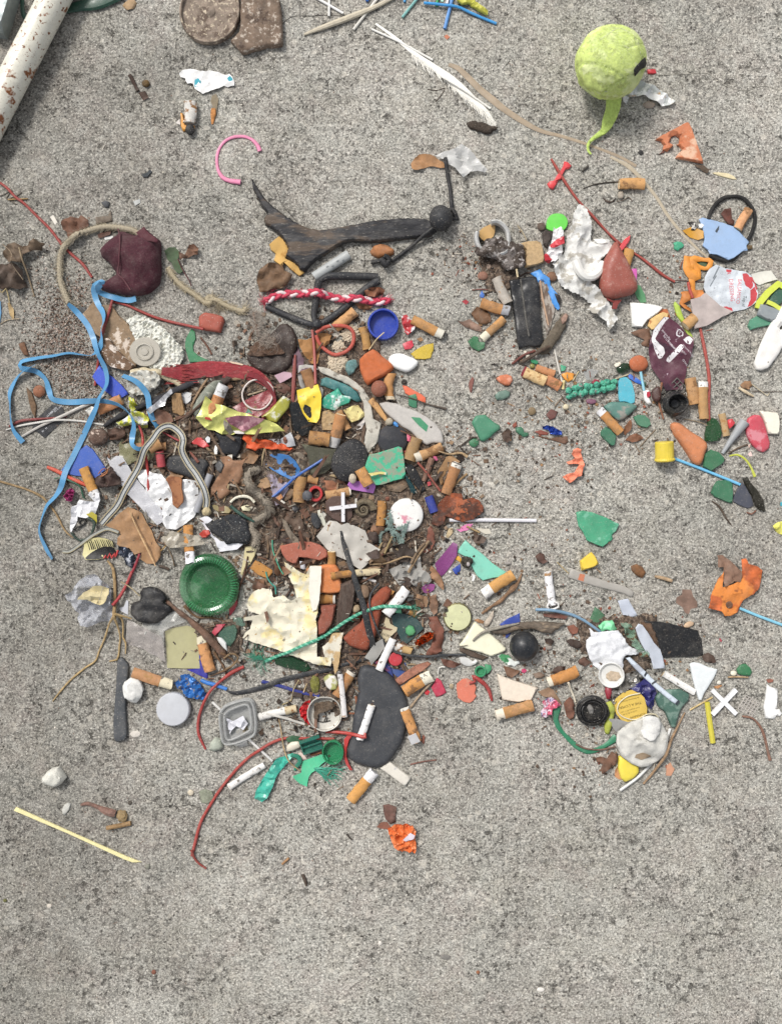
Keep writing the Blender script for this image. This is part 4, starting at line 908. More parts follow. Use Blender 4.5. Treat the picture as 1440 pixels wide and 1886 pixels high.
bt('short orange flattened filter piece left of the yellow orange chip',770,330,605,275,62,fr=1,col='d68445',sq=.5)
bt('pale orange filter end poking out of the cream tube',815,445,690,380,88,fr=1,col='e08a50',sq=.6)
bt('cream coloured paper tube with a dark red ring at one end',690,400,490,308,92,fr=.92,col='dcb77a',pc='8f2f38',burn=0,sq=.8)
tb('plastic_stick','thin white stem pointing up to the driftwood stick','stick','768,110 790,220 815,330 832,405',[0.78,0.84,0.96,0.96],'c9c4ba','plastic',rigid=1)
pl('plastic_chip','bright yellow orange triangular chip right of the white stem','plastic chip','825,335 880,315 940,325 935,375 890,405 860,380','e3952b',th=1.6)
pl('plastic_chip','tiny emerald chip right of the white stem','plastic chip','825,250 875,265 860,305 825,310','3f9873',th=1.2)
tb('wood_splinter','short cream splinter beside the orange filter end','splinter','848,385 842,465',1.3,'d9c78c','wood',rigid=1)
tb('wood_splinter','thin dark red twig under the black sachet','twig','395,245 500,165 600,130',1.2,'6d3c34','wood',rigid=1)
tb('wood_splinter','dark brown twig across the foot of the black sachet','twig','480,230 560,180 640,130 720,90',1.6,'4b3b30','wood',rigid=1,lump=.3)
tb('wood_splinter','thin straw right of the yellow orange chip','straw','930,390 985,305',.5,'c7b78d','wood',rigid=1)
# ============================================================ right edge and lower right cluster
T(1140,700)
pl('brick_pebble','long smooth orange terracotta pebble above the light blue stick','terracotta pebble','440,400 470,372 520,375 570,410 640,465 720,510 770,560 772,600 750,650 735,710 710,755 670,755 630,720 590,650 530,560 470,480','c57c50','brick',th=7,R=5,ch=2,edge=.1)
pl('dry_leaf','torn reddish brown dry leaf left of the yellow ribbed cap','leaf','50,530 90,490 140,472 190,490 212,515 170,540 110,552','7c5138','leaf',th=.3,cr=3,cs=6)
pl('dry_leaf','small crumpled brown leaf at the end of the orange butt on green glass','leaf','20,430 60,370 90,350 100,400 80,450 50,490 20,480','84583c','leaf',th=.3,cr=3,cs=6)
pl('sea_glass','small green frosted shard with white specks left of the long terracotta pebble','glass shard','120,330 160,305 220,312 262,350 275,395 240,425 180,412 150,390','4f8d6c','glass',th=3)
pl('glass_shard','dark bottle green leaf shaped shard above the mid green one','glass shard','770,370 810,335 850,345 880,400 895,470 880,535 800,548 750,540 745,480','2a5a34','bottle',th=3.5,mo=dict(trans=.2,rough=.25))
bt('small frayed tan filter stub between dark green glass and red cube',895,300,935,497,62,fr=1,col='c9a673',sq=.8)
pl('plastic_chip','small bright red cube beside the tan stub','plastic chip','940,355 985,345 1010,380 985,410 955,432 945,395','cf3340',th=3)
tb('plastic_cone','grey tapered plastic cone at the right','plastic cone','905,650 980,530 1090,370',[1.6,2.8,5],'9c9fa1','plastic',rigid=1,n=24,ds=.003)
tb('twig','dark thin twig right of the cone tip','twig','960,650 1040,605 1130,570',[.6,.8,.8],'5d4c3d','wood')
pl('wax_shard','cherry red oval wax like glass piece at the right','wax piece','1125,340 1180,308 1230,312 1260,350 1280,410 1300,480 1322,560 1310,610 1262,642 1210,620 1150,560 1115,490 1105,430','cb4a5a','glass',th=4,R=2.5,ch=1,mo=dict(c2='d98590',c2s=60,c2t=.58,trans=.1))
pl('ceramic_shard','square ivory ceramic piece overlapping the cherry red piece','ceramic shard','1228,275 1310,285 1395,290 1405,380 1398,482 1305,478 1280,400 1255,330','e6e0cf','gloss',th=4,mo=dict(dirt=.03,dust=0))
pl('paper_scrap','tiny pink white scrap below the cherry red piece','paper scrap','1135,655 1160,630 1175,672 1150,675','e3c7bf','paper',th=.4)
pl('paper_scrap','tiny pale triangle between the cherry red piece and grey cone','paper scrap','1128,580 1150,560 1140,605','d9b5a5','paper',th=.4)
pl('sea_glass','four cornered green frosted glass beside the foot of the terracotta pebble','glass shard','740,660 800,615 870,640 930,700 900,740 800,805 730,765 740,710','3f7f58','glass',th=4)
tb('cable_tie','thin lime curved plastic strip right of the green glass','plastic strip','970,672 1040,660 1110,700 1160,770 1195,855',[.6,.9,1,1,1.4],'b9bf3c','plastic',fl=.5)
pl('sea_glass','square green frosted glass under the end of the light blue stick','glass shard','860,890 930,885 990,900 998,1000 990,1092 930,1075 830,1030 805,1000 830,930','3f7f5c','glass',th=3.5)
pl('plastic_shard','dark slate grey fan shaped flat piece','slate piece','1000,1040 1040,960 1080,900 1120,950 1160,1030 1185,1110 1130,1135 1060,1110 1005,1080','474a55','plastic',th=2)
pl('glass_shard','dark brown glossy pointed glass beside the slate grey fan','glass shard','1080,870 1120,855 1160,920 1220,990 1260,1060 1280,1160 1230,1150 1190,1110 1160,1020 1110,950','2c2a20','bottle',th=3.5,mo=dict(trans=.1,rough=.15))
tb('twig','tiny reddish twig under the dark pointed glass','twig','1120,1170 1160,1185 1200,1155',.7,'7a4f3e','wood')
def cap2():
    T(1140,700); c = W(378,635); mb = MB()
    v,f = lathe([(7.4,0),(8.6,0),(9.2,1.2),(8.8,2.4),(8.4,3),(8.4,17),(7.9,17.8),(.3,18)],80,knurl=.02,kn=28)
    v2,f2 = lathe([(7.4,0),(7.2,.2),(7.2,8),(.3,8)],40)
    import mathutils as mu
    R_ = mu.Matrix.Rotation(math.radians(-82),3,'X'); R2 = mu.Matrix.Rotation(math.radians(4),3,'Z')
    for vv,ff in ((v,f),(v2,f2)):
        vv = [tuple(R2@(R_@Vector(q))) for q in vv]; mb.add([(x,y-.009,z+.0088) for x,y,z in vv],ff)
    r = finish('bottle_top','bright yellow ribbed cap lying on its side','bottle cap',[('bottle_top',mb,mat('plastic','d9c02a',dust=.05))],c)
cap2()
tb('swab_stick','light blue plastic stick from the yellow cap to the slate fan','swab stick','475,695 760,805 1058,928',1.35,'6bbbe4','plastic',rigid=1,hollow=.5)
tb('twig','dark twig lying alone below the square green glass','twig','815,1070 880,1120 940,1220 990,1285',[.5,1,.9,.4],'4d4034','wood')
tb('twig','thin twig left of the yellow ribbed cap','twig','180,590 250,510 320,435',.5,'7c6b58','wood')
tb('twig','pale rootlet right of the bottle neck','rootlet','570,345 650,360 720,380 765,405',.5,'8e7f69','wood')
pl('paper_wad','pale yellow crumpled plastic piece at the right edge','plastic scrap','1345,1290 1390,1255 1450,1245 1480,1300 1440,1370 1400,1355 1350,1310','d9d35b','gloss',th=1,cr=4,cs=8)
pl('plastic_chip','tiny cyan chip at the right edge','plastic chip','1418,1085 1445,1072 1450,1115 1420,1112','3aa3b5',th=1.5)
pl('dry_leaf','small tan leaf tuft near the right edge with thin stems','leaf','1060,45 1100,10 1150,10 1170,50 1140,85 1080,75','95704f','leaf',th=.4,cr=3,cs=5)
tb('wood_splinter','cream splinter under the tan leaf tuft','splinter','1045,70 1110,110 1180,145',[1,1.5,.8],'cbb999','wood')
tb('twig','thin straight stem from the tan leaf tuft to the right edge','twig','1160,100 1300,105 1460,102',.35,'5d5148','wood')
tb('straw','pale bent straw beside the tan leaf tuft','straw','1165,40 1240,95 1305,140 1320,115',.4,'c2b597','wood')
T(1060,660)
pl('plastic_shard','large emerald green curved plastic shard on open concrete','plastic shard','0,1360 60,1345 140,1360 200,1385 270,1410 330,1445 378,1462 350,1530 315,1560 325,1600 230,1665 180,1650 90,1610 60,1540 20,1480 10,1420','3f9872','plastic',th=2.2,cu=2.5,ca=60,jag=.3,mo=dict(dust=.35,v=.12,c2='6bb394',c2s=55,c2t=.6))
T(820,980)
pl('plastic_shard','yellow faceted plastic piece above the clear tube','plastic piece','1185,255 1240,210 1285,175 1320,215 1350,280 1300,310 1200,340 1190,300','e6c32e','plastic',th=5,R=1.2)
pl('plastic_film','flattened clear plastic tube with an orange band inside','plastic tube','1105,315 1180,340 1240,370 1350,410 1450,440 1560,470 1640,505 1665,530 1650,580 1560,540 1440,510 1320,480 1200,445 1080,400','b7b2aa','haze',th=2,R=1.6,edge=.15,mo=dict(alpha=.7))
decal(C.objects['plastic_film.001'],tuple(C.objects['plastic_film.001'].location[:2]),lambda x,y: .0021,'orange_band','1185,365 1230,375 1215,435 1165,420','d0805c','film',mo=dict(alpha=.8))
pl('dry_leaf','brown round leaf flake above the thin white cigarette tube','leaf','790,215 830,180 870,195 880,240 900,260 860,280 815,260','5a3f35','leaf',th=.4,cr=2,cs=5)
tb('straw','pale straw left of the clear plastic tube','straw','985,265 1040,320 1085,365',.5,'a8946c','wood')
bt('thin white cigarette tube with a hollow torn lower end',900,345,945,650,72,fr=.12,col='e9e6e4',pc='e9e7e8',burn=1)
tb('plastic_ring','torn white paper collar at the hollow end of the thin white tube','paper collar','905,620 890,650 905,680 950,675 990,655 985,625 950,610',1,'dcd8d4','paper',fl=1.6)
tb('wood_splinter','brown gnarled twig below the orange butt near the turquoise shard','twig','320,720 400,660 480,610 540,550 610,480 640,440 675,365',[1,1.6,1.6,1.8,2.2,1.6,.8],'84654a','wood',lump=.5)
pl('plastic_shard','large turquoise plastic shard with a concave edge','plastic shard','178,68 230,120 330,195 410,270 480,320 548,358 520,395 420,405 330,428 280,390 240,320 215,270 170,215 105,180 130,130','79c7b0','plastic',th=2.4,jag=.1,mo=dict(v=.04,dust=.08))
bt('clean orange butt with square white stub touching the turquoise shard',595,372,332,548,100,fr=.72,col='d99740',pc='e3dfd8',burn=0)
pl('plastic_chip','small royal blue triangle by the purple petal','plastic chip','60,330 100,300 132,280 135,330 110,380 85,370','2c479f',th=1.6)
pl('plastic_chip','tiny orange yellow bar beside the purple petal','plastic chip','95,210 120,212 148,240 135,270 88,240','e0a529',th=1.6)
pl('soil_clod','dark rootlet tuft on the turquoise shard','root tuft','150,210 200,205 245,225 250,265 210,310 160,300 140,270','3c372e','soil',th=2.5,jag=1.5,cr=3,cs=4,st=1.2)
bl('pebble','small grey pearl stone on the dark rootlet tuft','pebble',198,278,32,42,2,'a29a98')
bl('pebble','tiny white pebble left of the royal blue triangle','pebble',42,353,28,28,1.6,'dedad2')
pl('plastic_chip','tiny curled white scrap under the turquoise shard','plastic chip','225,365 250,370 262,400 250,435 230,430 240,400','dedcda','paper',th=.5,cu=1.5)
bl('pebble','small oval grey pebble right of the turquoise shard','pebble',548,275,62,30,2,'96908a')
def tcap():
    T(820,980); c = W(105,748)
    v,f = lathe(lid(13,5),60,knurl=.03,kn=21)
    v2,f2 = lathe([(11.9,5.04),(11.2,5.1),(.3,5.12)],48)
    finish('crown_top','round pale gold crown bottle cap lying face up','crown cap',[('rim',MB().add(v,f),mat('metal','77704a',dust=.1)),('face',MB().add(v2,f2),mat('gloss','c6c79a',v=.08,dust=.2))],c)
tcap()
pl('wood_splinter','orange brown wood flake above the ivory ceramic triangle','wood flake','250,775 290,765 340,785 335,810 290,800','a2764f','wood',th=1.5)
pl('shell_shard','small pale ribbed wood or shell flake above the ivory triangle','wood flake','345,790 385,740 425,690 428,740 400,800 370,838 345,825','b7aa9a','wood',th=2.5,R=1.5)
pl('plastic_shard','royal blue triangular plastic shard under a grey driftwood strip','plastic shard','655,715 660,790 600,850 560,920 535,940 520,880 480,815 540,770','30479a','plastic',th=1.6)
pl('bark_chip','dark bark strip under the ivory ceramic triangle','bark','125,1020 200,1035 300,1080 380,1105 330,1130 210,1095 130,1055','4c3c30','wood',th=3,R=1)
r_,c_,zf_ = pl('ceramic_shard','large ivory ceramic triangle with a pencil thin grey stem on it','ceramic shard','255,785 310,830 400,900 470,960 535,1025 525,1050 400,1098 320,1065 200,1035 120,1000 170,930','e3dfc4','gloss',th=4.5,R=1.6,ch=1,mo=dict(dirt=.03,dust=0))
pl('driftwood','long grey brown driftwood strip above the black ball','driftwood','380,860 480,825 640,795 780,785 900,790 1000,800 1050,800 990,850 930,895 850,880 760,850 650,855 560,890 500,905 420,890','62564a','wood',th=5,R=3,jag=.5,wr=2,ws=18,mo=dict(sy=3,c2='8c7b67',c2s=60,c2t=.56))
tb('driftwood','thin grey stem lying across the ivory ceramic triangle','stem','238,955 290,905 360,865 480,835 640,800',[.9,1.2,1.3,1.4,.9],'8b8579','wood')
bl('rubber_ball','glossy black rubber ball beside the ivory triangle','ball',682,998,255,262,18,'1e2126','rubber',amp=.01,n=22,m=32,mo=dict(rough=.4,dust=.15))
pl('foil_scrap','green and white striped wrapper strip under the black ball','wrapper','460,1085 500,1075 560,1080 610,1140 650,1125 660,1150 610,1185 560,1170 500,1130','3f8a58','gloss',th=.4,cr=2,cs=6,mo=dict(c2='dfe3dd',c2s=80,c2t=.52))
pl('shell','small white pearly shell left of the emerald green cap','shell','120,1105 160,1095 200,1110 240,1140 270,1120 285,1140 265,1165 220,1185 170,1180 130,1150','cdccc8','gloss',th=2.5,R=2,ch=1,cu=1.5)
def gcap():
    T(820,980); c = W(305,1225); mb = MB()
    v,f = lathe([(3.8,0),(4.6,.2),(4.8,3),(5.3,4.4),(5.1,5),(3.9,5),(3.5,4.4),(3.4,1.2),(.3,1)],36); mb.add(v,f)
    P = (PP('350,1165 400,1175 408,1210 385,1240 350,1260 330,1250 345,1200')-np.array(c))*1000; m2,_ = slab(P,th=1.5,wr=1.5,ws=6); mb.add(m2.v,m2.f)
    finish('plastic_top','small emerald green cap with a torn flap by the coral shard','plastic cap',[('plastic_top',mb,mat('plastic','2f8a5c'))],c)
gcap()
pl('plastic_shard','coral pink flat plastic piece shaped like a gem','plastic shard','150,1300 190,1290 250,1320 275,1370 262,1420 275,1450 245,1490 215,1510 160,1500 110,1465 98,1390 100,1340','cf7259','plastic',th=1.8,jag=.4,mo=dict(c2='c58a74',c2s=40))
tb('rubber_strip','dark red split rubber strip beside the coral shard','rubber strip','210,1330 260,1315 240,1265 310,1310 370,1370 400,1450 410,1490',[1,1.3,1.4,1.9,1.8,1.6,1],'a03531','rubber',lump=.2)
pl('ceramic_shard','pinkish cream triangular tile piece below the black ball','ceramic shard','455,1250 540,1285 640,1320 740,1350 818,1378 790,1410 755,1480 640,1500 500,1478 480,1380','ddcfbd','stone',th=4,R=1,mo=dict(dirt=.1,dust=.05,v=.06))
pl('dry_leaf','folded brown leaf above the pinkish cream triangle','leaf','510,1180 560,1190 620,1215 660,1225 620,1260 580,1285 540,1270','74513a','leaf',th=.3,cr=3,cs=6)
pl('plastic_chip','tiny magenta scrap above the pinkish cream triangle','plastic chip','670,1215 700,1205 720,1225 700,1245 675,1240','c43a68',th=1)
pl('dry_leaf','dark brown curled leaf above the orange butt with a white stick','leaf','950,1200 1000,1180 1060,1185 1050,1220 990,1240 940,1240','4f3a30','leaf',th=.4,cr=3,cs=6)
for q,lb,co in (('1070,830 1130,815 1170,850 1160,890 1110,905 1085,870','reddish brown leaf flake left of the white gauze rag','7a4a38'),('870,940 920,935 960,960 940,995 890,985','dark leaf flake right of the black ball','3f312a'),('1060,960 1100,940 1180,960 1210,1010 1160,1030 1100,1000','dark brown leaf clump left of the white gauze rag','3b2d26'),('1170,1130 1230,1100 1280,1150 1230,1185 1170,1160','brown leaf scrap below the white gauze rag','5b4034'),('860,720 980,715 1080,745 1060,765 940,755 870,745','thin reddish bark strip under the grey blue cord','70463a'),('770,1250 830,1235 880,1265 850,1290 790,1285','faint brown leaf patch left of the orange butt on a stick','7a6656')):
    pl('dry_leaf',lb,'leaf',q,co,'leaf',th=.35,cr=2.2,cs=6)
bl('pebble','small grey oval pebble right of the black ball','pebble',912,1022,64,40,2,'8f877f')
tb('blue_cord','faded grey blue plastic cord ending under the mint scrap','cord','790,682 900,682 1010,700 1130,735 1230,785 1310,840 1380,890',1.4,'7294ae','plastic')
pl('plastic_shard','dark green square shard beside the mint knot','glass shard','1320,660 1360,690 1405,735 1370,790 1330,825 1270,780','3f6b4c','plastic',th=1.6)
bt('orange butt with a black crack line and short cream stub left of the coil cap',1155,1215,895,1315,100,fr=.86,col='d18d44',burn=0,pc='ddd3bd')
tb('wood_splinter','white thin stick leaning against the orange butt','stick','1075,1320 1100,1380 1130,1450 1145,1500',[1.1,1,.9,.8],'d2c8b3','wood')
T(980,1140)
bt('plain orange butt with a whitish stub below the pinkish triangle',0,750,-325,845,100,fr=.78,col='cd8a48',pc='ddd2bf',burn=0)
pl('dry_leaf','dull brown leaf under the pink white foil scrap','leaf','45,640 140,600 180,620 240,710 260,760 220,750 180,700 90,680','94765c','leaf',th=.3,cr=2,cs=7)
pl('dry_leaf','reddish brown folded leaf touching the black coil','leaf','270,740 330,680 360,720 365,830 340,890 300,860','6e4634','leaf',th=.3,cr=4,cs=8)
T(1140,1000)
pl('plastic_shard','black broken plastic plate with a scratched corner','plastic plate','205,682 330,692 440,708 560,740 690,772 700,810 722,850 734,990 640,1006 500,1004 385,1012 350,930 330,850 270,760','1e1f21','plastic',th=2.4,jag=.25,wr=.6,ws=30,mo=dict(rough=.3,dust=.2))
T(980,1140)
pl('bark_chip','dark brown leaf under the black broken plate','leaf','1490,330 1540,290 1590,320 1620,380 1570,390 1510,370','4a382e','leaf',th=.4,cr=2,cs=5)
pl('net_wad','tangled clear green fishing line wad','line wad','760,30 830,20 880,80 900,160 940,230 1000,280 1010,330 950,330 900,280 850,200 800,100','8fb39a','film',th=.8,cr=8,cs=8,jag=2,mo=dict(c2='6e4c2c',c2s=100))
pl('leaf_scrap','orange brown curled strip at the right side of the gauze rag','leaf','740,40 790,130 840,220 830,245 790,200 760,120','a05a2a','leaf',th=.5)
pl('bark_chip','dark brown fibrous bark behind the bent clear plastic strip','bark','950,20 1040,30 1080,120 1110,220 1090,250 1040,180 980,100','5c4431','wood',th=4,R=2,jag=1)
pl('mint_scrap','mint green chewed plastic knot above the gauze rag','plastic knot','570,60 620,20 700,10 720,60 740,90 700,105 640,95 600,110','77cf98','plastic',th=3,R=2,wr=3,ws=6,jag=1)
r0 = pl('plastic_strip','bent clear plastic strip standing up beside the black plate','plastic strip','870,70 900,35 940,45 990,110 1050,200 1110,260 1140,340 1152,425 1045,430 1020,340 960,260 910,170','c9cfda','haze',th=1.4,R=.8,wr=3,ws=25,mo=dict(alpha=.85))
T(1140,1000)
pl('plastic_strip','clear plastic flap end left of the black plate','plastic strip','-20,510 70,490 115,565 160,640 120,650 40,660 10,590','c8cfdd','haze',th=1,wr=2,ws=20)
T(980,1140)
pl('sea_glass','large heart shaped pale green frosted glass piece under a grey blue stick','frosted glass pebble','1075,690 1110,640 1200,620 1300,615 1380,660 1370,720 1310,780 1280,870 1255,960 1220,950 1190,880 1165,820 1100,770','4e7466','glass',th=5,R=3,ch=1,mo=dict(c2='7b9a8c',c2s=70,c2t=.55))
pl('foil_scrap','silver grey crumpled foil under the yellow oval label','foil scrap','690,640 740,560 800,480 870,450 930,450 960,500 930,550 860,600 790,640 740,700 710,760 685,700','9f9c96','foil',th=.5,cr=5,cs=7,st=1.3,mo=dict(c2='5b5852',c2s=180,c2t=.55))
pl('plastic_scrap','dark violet blue glossy crinkled plastic above the yellow label','plastic scrap','830,600 900,550 970,520 1030,560 1080,640 1060,700 1070,760 1030,790 980,740 940,650','2c2a66','foil',th=.8,cr=4,cs=10,mo=dict(metal=0,c2='8d8cae',c2s=150,c2t=.66))
pl('rubber_strip','dark red rubber end beside the black coil','rubber piece','640,580 700,585 695,650 680,700 650,700 635,640','8e2434','plastic',th=4,R=2)
tb('caterpillar_beads','olive green ringed rubber grub between coil and label','rubber grub','655,720 690,800 690,850 660,950 660,1010',[2.4,3.2,2.6,3.4,2],'a4ac3a','rubber',lump=.5,fl=.7)
r_,c_,zf_ = pl('label_scrap','yellow oval printed label scrap with THEA L OPERA text','label','850,612 910,618 970,680 1000,780 1000,830 960,850 880,890 820,905 770,880 730,830 700,750 720,690 780,640','d9b74c','paper',th=.6,wr=.8,ws=30,mo=dict(bump=.1))
for t_, x_, y_, sz in (("THE A L'OPERA", 840, 752, 3.3), ('ROMARIN', 920, 845, 3.2), ('DES', 845, 878, 2.6)): text(r_, c_, zf_, t_, sz, x_, y_, 195, '4a3c1c')
for t_,x_,y_ in (('www alopera 45 11 com',850,792),('tel 33 01 45 74 38',850,817),('de fabrication francaise',845,700),('ingredients naturels',830,672)): text(r_,c_,zf_,t_,1.8,x_,y_,196,'6a5424')
tb('thread_loop','thin cream elastic thread looping over the yellow label','thread','930,640 820,670 745,740 740,810 800,860 900,880 1000,835 1080,840 1110,880 1100,930',.6,'d9cfae','cloth')
def coil():
    T(980,1140); c = W(518,800); mb = MB(); rs = random.Random(8)
    for k in range(16):
        a0 = rs.random()*6.28; rx = rs.uniform(9,14.6); ry = rx*rs.uniform(.85,1.02); z0 = rs.uniform(.6,9.5); ti = rs.uniform(-.12,.12)
        P = [(rx*math.cos(a0+t)/1000+rs.uniform(-.2,.2)/1000,ry*math.sin(a0+t)/1000,max(.0005,(z0+ti*rx*math.sin(t))/1000)) for t in np.linspace(0,5.6,40)]
        v,f = sweep(P,np.full(40,.0006),5); mb.add(v,f)
    v,f = lathe([(10,0),(12.6,.2),(13.2,3),(12.8,8),(12,9),(11,8.4),(10.6,2.2),(4,1.6),(.3,1.6)],40,wob=.06)
    mb2 = MB().add(v,f); v,f = blob(2.6,4.4,1.2,.3,.3); mb3 = MB().add([(x-.001,y+.001,z+.0016) for x,y,z in v],f)
    finish('wire_coil','black plastic cap wrapped in tangled black bristles','bristle coil',[('bristles',mb,mat('plastic','1b1b1c',dust=.5)),('cap',mb2,mat('plastic','1f1e1d',dust=.6)),('residue',mb3,mat('rough','7d7b78'))],c)
coil()
tb('ribbon_end','dark green folded plastic ribbon curving under the gauze bundle','plastic ribbon','215,780 205,880 240,970 320,1060 400,1130 500,1170 600,1140 680,1090 740,1040',[3.6,2.6,2,2,2.4,2.4,2,2.6,3.4],'2c7a58','plastic',fl=.4,lump=.3)
tb('twig','thin brown stem along the dark green ribbon','twig','380,1100 470,1140 600,1150 730,1125',.8,'6d5347','wood')
pl('foil_scrap','pink white and blue crumpled sweet wrapper beside the green ribbon','wrapper','85,720 120,690 160,685 200,700 245,745 210,770 170,790 165,830 110,860 80,850 70,810 100,780','d8c9d6','foil',th=.5,cr=4,cs=6,st=1.2,mo=dict(metal=.1,c2='d2607c',c2s=110,c2t=.52,c3='3f5c94',c3s=90,c3t=.58))
pl('plastic_film','grey translucent film triangle between coil and gauze bundle','plastic film','660,865 740,870 830,900 880,890 770,960 740,1000 700,950','aaa9a6','film',th=.3,mo=dict(alpha=.8))
pl('dry_leaf','brown leaf cluster left of the bright yellow cap at the bottom','leaf','550,1215 620,1210 650,1230 700,1170 750,1190 740,1260 700,1290 650,1330 610,1368 590,1320 610,1270 560,1255','6b4a37','leaf',th=.4,cr=5,cs=8)
pl('leaf_scrap','tan broken shell bit beside the yellow cap at the bottom','shell bit','730,1320 760,1300 770,1360 800,1420 760,1415 725,1390','c08a5f','paper',th=.8)
pl('plastic_top','bright yellow smooth cap under the gauze bundle at the bottom','plastic cap','755,1200 830,1220 930,1290 935,1350 890,1400 810,1438 775,1400 750,1320','dfcb35','plastic',th=5,R=4,ch=1,mo=dict(dust=.02,dirt=.08))
tb('plastic_stick','white curved plastic stick under the gauze bundle','plastic stick','1215,965 1180,1060 1110,1200 1040,1280 960,1360 850,1450 770,1510',1.3,'d3d3d0','plastic')
pl('gauze_bundle','round grey white gauze bundle with a brown stain','gauze bundle','945,870 1020,840 1100,860 1150,940 1185,1010 1180,1100 1150,1190 1090,1250 1010,1290 920,1290 850,1260 770,1200 740,1140 725,1080 735,990 790,940 880,890','c4c2bb','cloth',th=4,R=4,ch=1,wr=2.5,ws=13,cr=3,cs=22,dome=4,st=1.6,mo=dict(dirt=.2,c2='a5a29a',c2s=70,c2t=.58,dust=0))
r_ = C.objects['gauze_bundle']; c_ = tuple(r_.location[:2])
pl('gauze_fold','x','x','945,850 1010,835 1080,850 1110,900 1100,980 1040,1040 1000,1050 950,1020 930,970 950,920','d2d1cd','cloth',th=1.6,R=1.2,ch=1,wr=2,ws=8,soft=2)
pl('stain','x','x','900,1180 960,1160 1010,1180 1030,1190 980,1215 930,1225 890,1200','8f7c64','cloth',th=.12,R=0,jag=1.2,soft=1)
for n_ in ('gauze_fold','stain'):
    s_ = C.objects[n_]; s_.parent = r_; s_.matrix_parent_inverse = r_.matrix_basis.inverted()
    for k_ in ('label','category'): del s_[k_]
pl('gauze_rag','white gauze rag torn at the edges with a round cup foot','gauze rag','500,75 540,110 600,105 680,95 750,90 790,150 830,210 870,250 940,260 990,280 900,310 820,310 790,350 800,400 780,450 700,460 620,460 570,440 530,400 500,340 480,280 470,190 510,150','d8d9dc','cloth',th=1.2,wr=3,ws=13,cr=2.5,cs=16,jag=.8,st=1.6,mo=dict(dirt=.04,dust=0,c2='bfc0c2',c2s=60,c2t=.62))
cp('plastic_dish','small white round cup foot below the gauze rag','plastic cup',690,480,[(8.5,0),(9.8,.4),(11.5,4),(11.7,5),(11.1,5.4),(10.2,4.6),(9,2.2),(.3,1.6)],'d9d8d3','gloss',sy=1.02)
pl('food_residue','tan dried residue disc inside the white cup foot','residue','640,480 680,450 750,460 770,500 730,540 670,540 640,515','b9a58c','rough',th=.6,R=.5)
pl('paper_stick','flat grey blue paper stick with a black ring lying on green glass','paper stick','815,340 850,330 905,380 1000,470 1080,555 1180,640 1270,710 1258,750 1210,720 1100,630 980,520 880,420','c3cdd8','paper',th=3,R=1.4,mo=dict(c2='aab0bb',c2s=90),tilt=.1)
r_ = C.objects['paper_stick']; c_ = tuple(r_.location[:2])
for q in ('965,490 985,455 1000,470 975,505','1030,560 1075,530 1082,545 1040,572','1235,735 1265,705 1278,718 1250,750'):
    decal(r_,c_,lambda x,y: .0031,'dark_ring',q,'343a42')
bt('slim white paper tube right of the grey blue stick',1150,475,1425,645,58,fr=.05,col='e4e1dc',pc='e7e4df',burn=0,sq=.8)
T(1140,1160)
pl('ceramic_shard','white ceramic fan shaped shard right of the slim white tube','ceramic shard','615,300 650,283 700,290 780,325 865,348 830,420 780,500 740,560 720,622 695,618 670,540 640,430','d9dedf','gloss',th=3.5,R=1.5,ch=1)
tb('match_stick','thin tan splinter beside the yellow tube','splinter','620,708 720,650 820,595',.8,'c3aa74','wood',rigid=1)
tb('plastic_stick','yellow hollow plastic tube standing out at the lower right','plastic tube','768,635 790,800 820,995',2.5,'c9bd2e','plastic',rigid=1,hollow=.7,fl=.8)
def tile_cross(name,label,x,y,ln,w_,ang,col,h=3.2,ln2=None,a2=90):
    c = W(x,y); mb = MB()
    for k,a in enumerate((ang,ang+a2)):
        a = math.radians(a); l = (ln if not k or not ln2 else ln2)/2000; hw = w_/2000
        v,f = sweep([(-l*math.cos(a),-l*math.sin(a),h/2000+k*.0001),(0,0,h/2000+k*.0001),(l*math.cos(a),l*math.sin(a),h/2000+k*.0001)],[hw]*3,sq=True,fl=h/w_-.02*k); mb.add(v,f)
    finish(name,label,'tile spacer',[(name,mb,mat('gloss',col,dirt=.03,dust=0))],c)
tile_cross('tile_spacer','white plastic tile spacer cross shaped like an X at the lower right',915,635,32,3.9,45,'e2e2e4',ln2=31)
def grid():
    T(1140,1160); net('plastic_mesh','small square light grey plastic grid at the lower right',1142,675,6,6,2.9,.55,-32,'aca69f')
grid()
pl('plastic_clip','white plastic clip with a small knob at the right edge','plastic clip','1300,475 1325,500 1390,520 1392,600 1382,700 1410,700 1430,735 1410,762 1380,755 1365,785 1285,778 1270,680 1285,600','e5e4e2','gloss',th=3,R=1,mo=dict(dirt=.03,dust=0))
tb('twig','reddish brown curved rootlet below the grey grid','rootlet','1080,760 1170,780 1230,840 1270,920 1300,1040 1325,1150',[.8,1,1.2,1.3,1.3,1.5],'7d5a49','wood',lump=.4)
pl('sea_glass','small flat emerald oval glass at the right','frosted glass pebble','1030,350 1060,310 1110,297 1150,330 1168,370 1150,405 1090,402 1045,390','3b8355','glass',th=2.5,R=1.2,ch=1)
bl('pebble','tiny ivory pebble touching the emerald oval glass','pebble',1005,382,55,48,2,'ded8c2')
tb('wood_splinter','thin tan sliver under the emerald oval glass','splinter','950,415 1040,412 1130,418',.7,'b3936b','wood')
bl('pebble','tiny pale pebble above the white X spacer','pebble',878,465,40,36,1.6,'d6d1c5')
pl('wood_splinter','orange wood chip above the white X spacer','wood chip','835,500 900,485 905,495 870,520 840,515','b58253','wood',th=1)
pl('brick_chip','tiny reddish crumb above the white clip','crumb','1295,440 1330,432 1360,440 1350,462 1310,468','8b5544','brick',th=1.5)
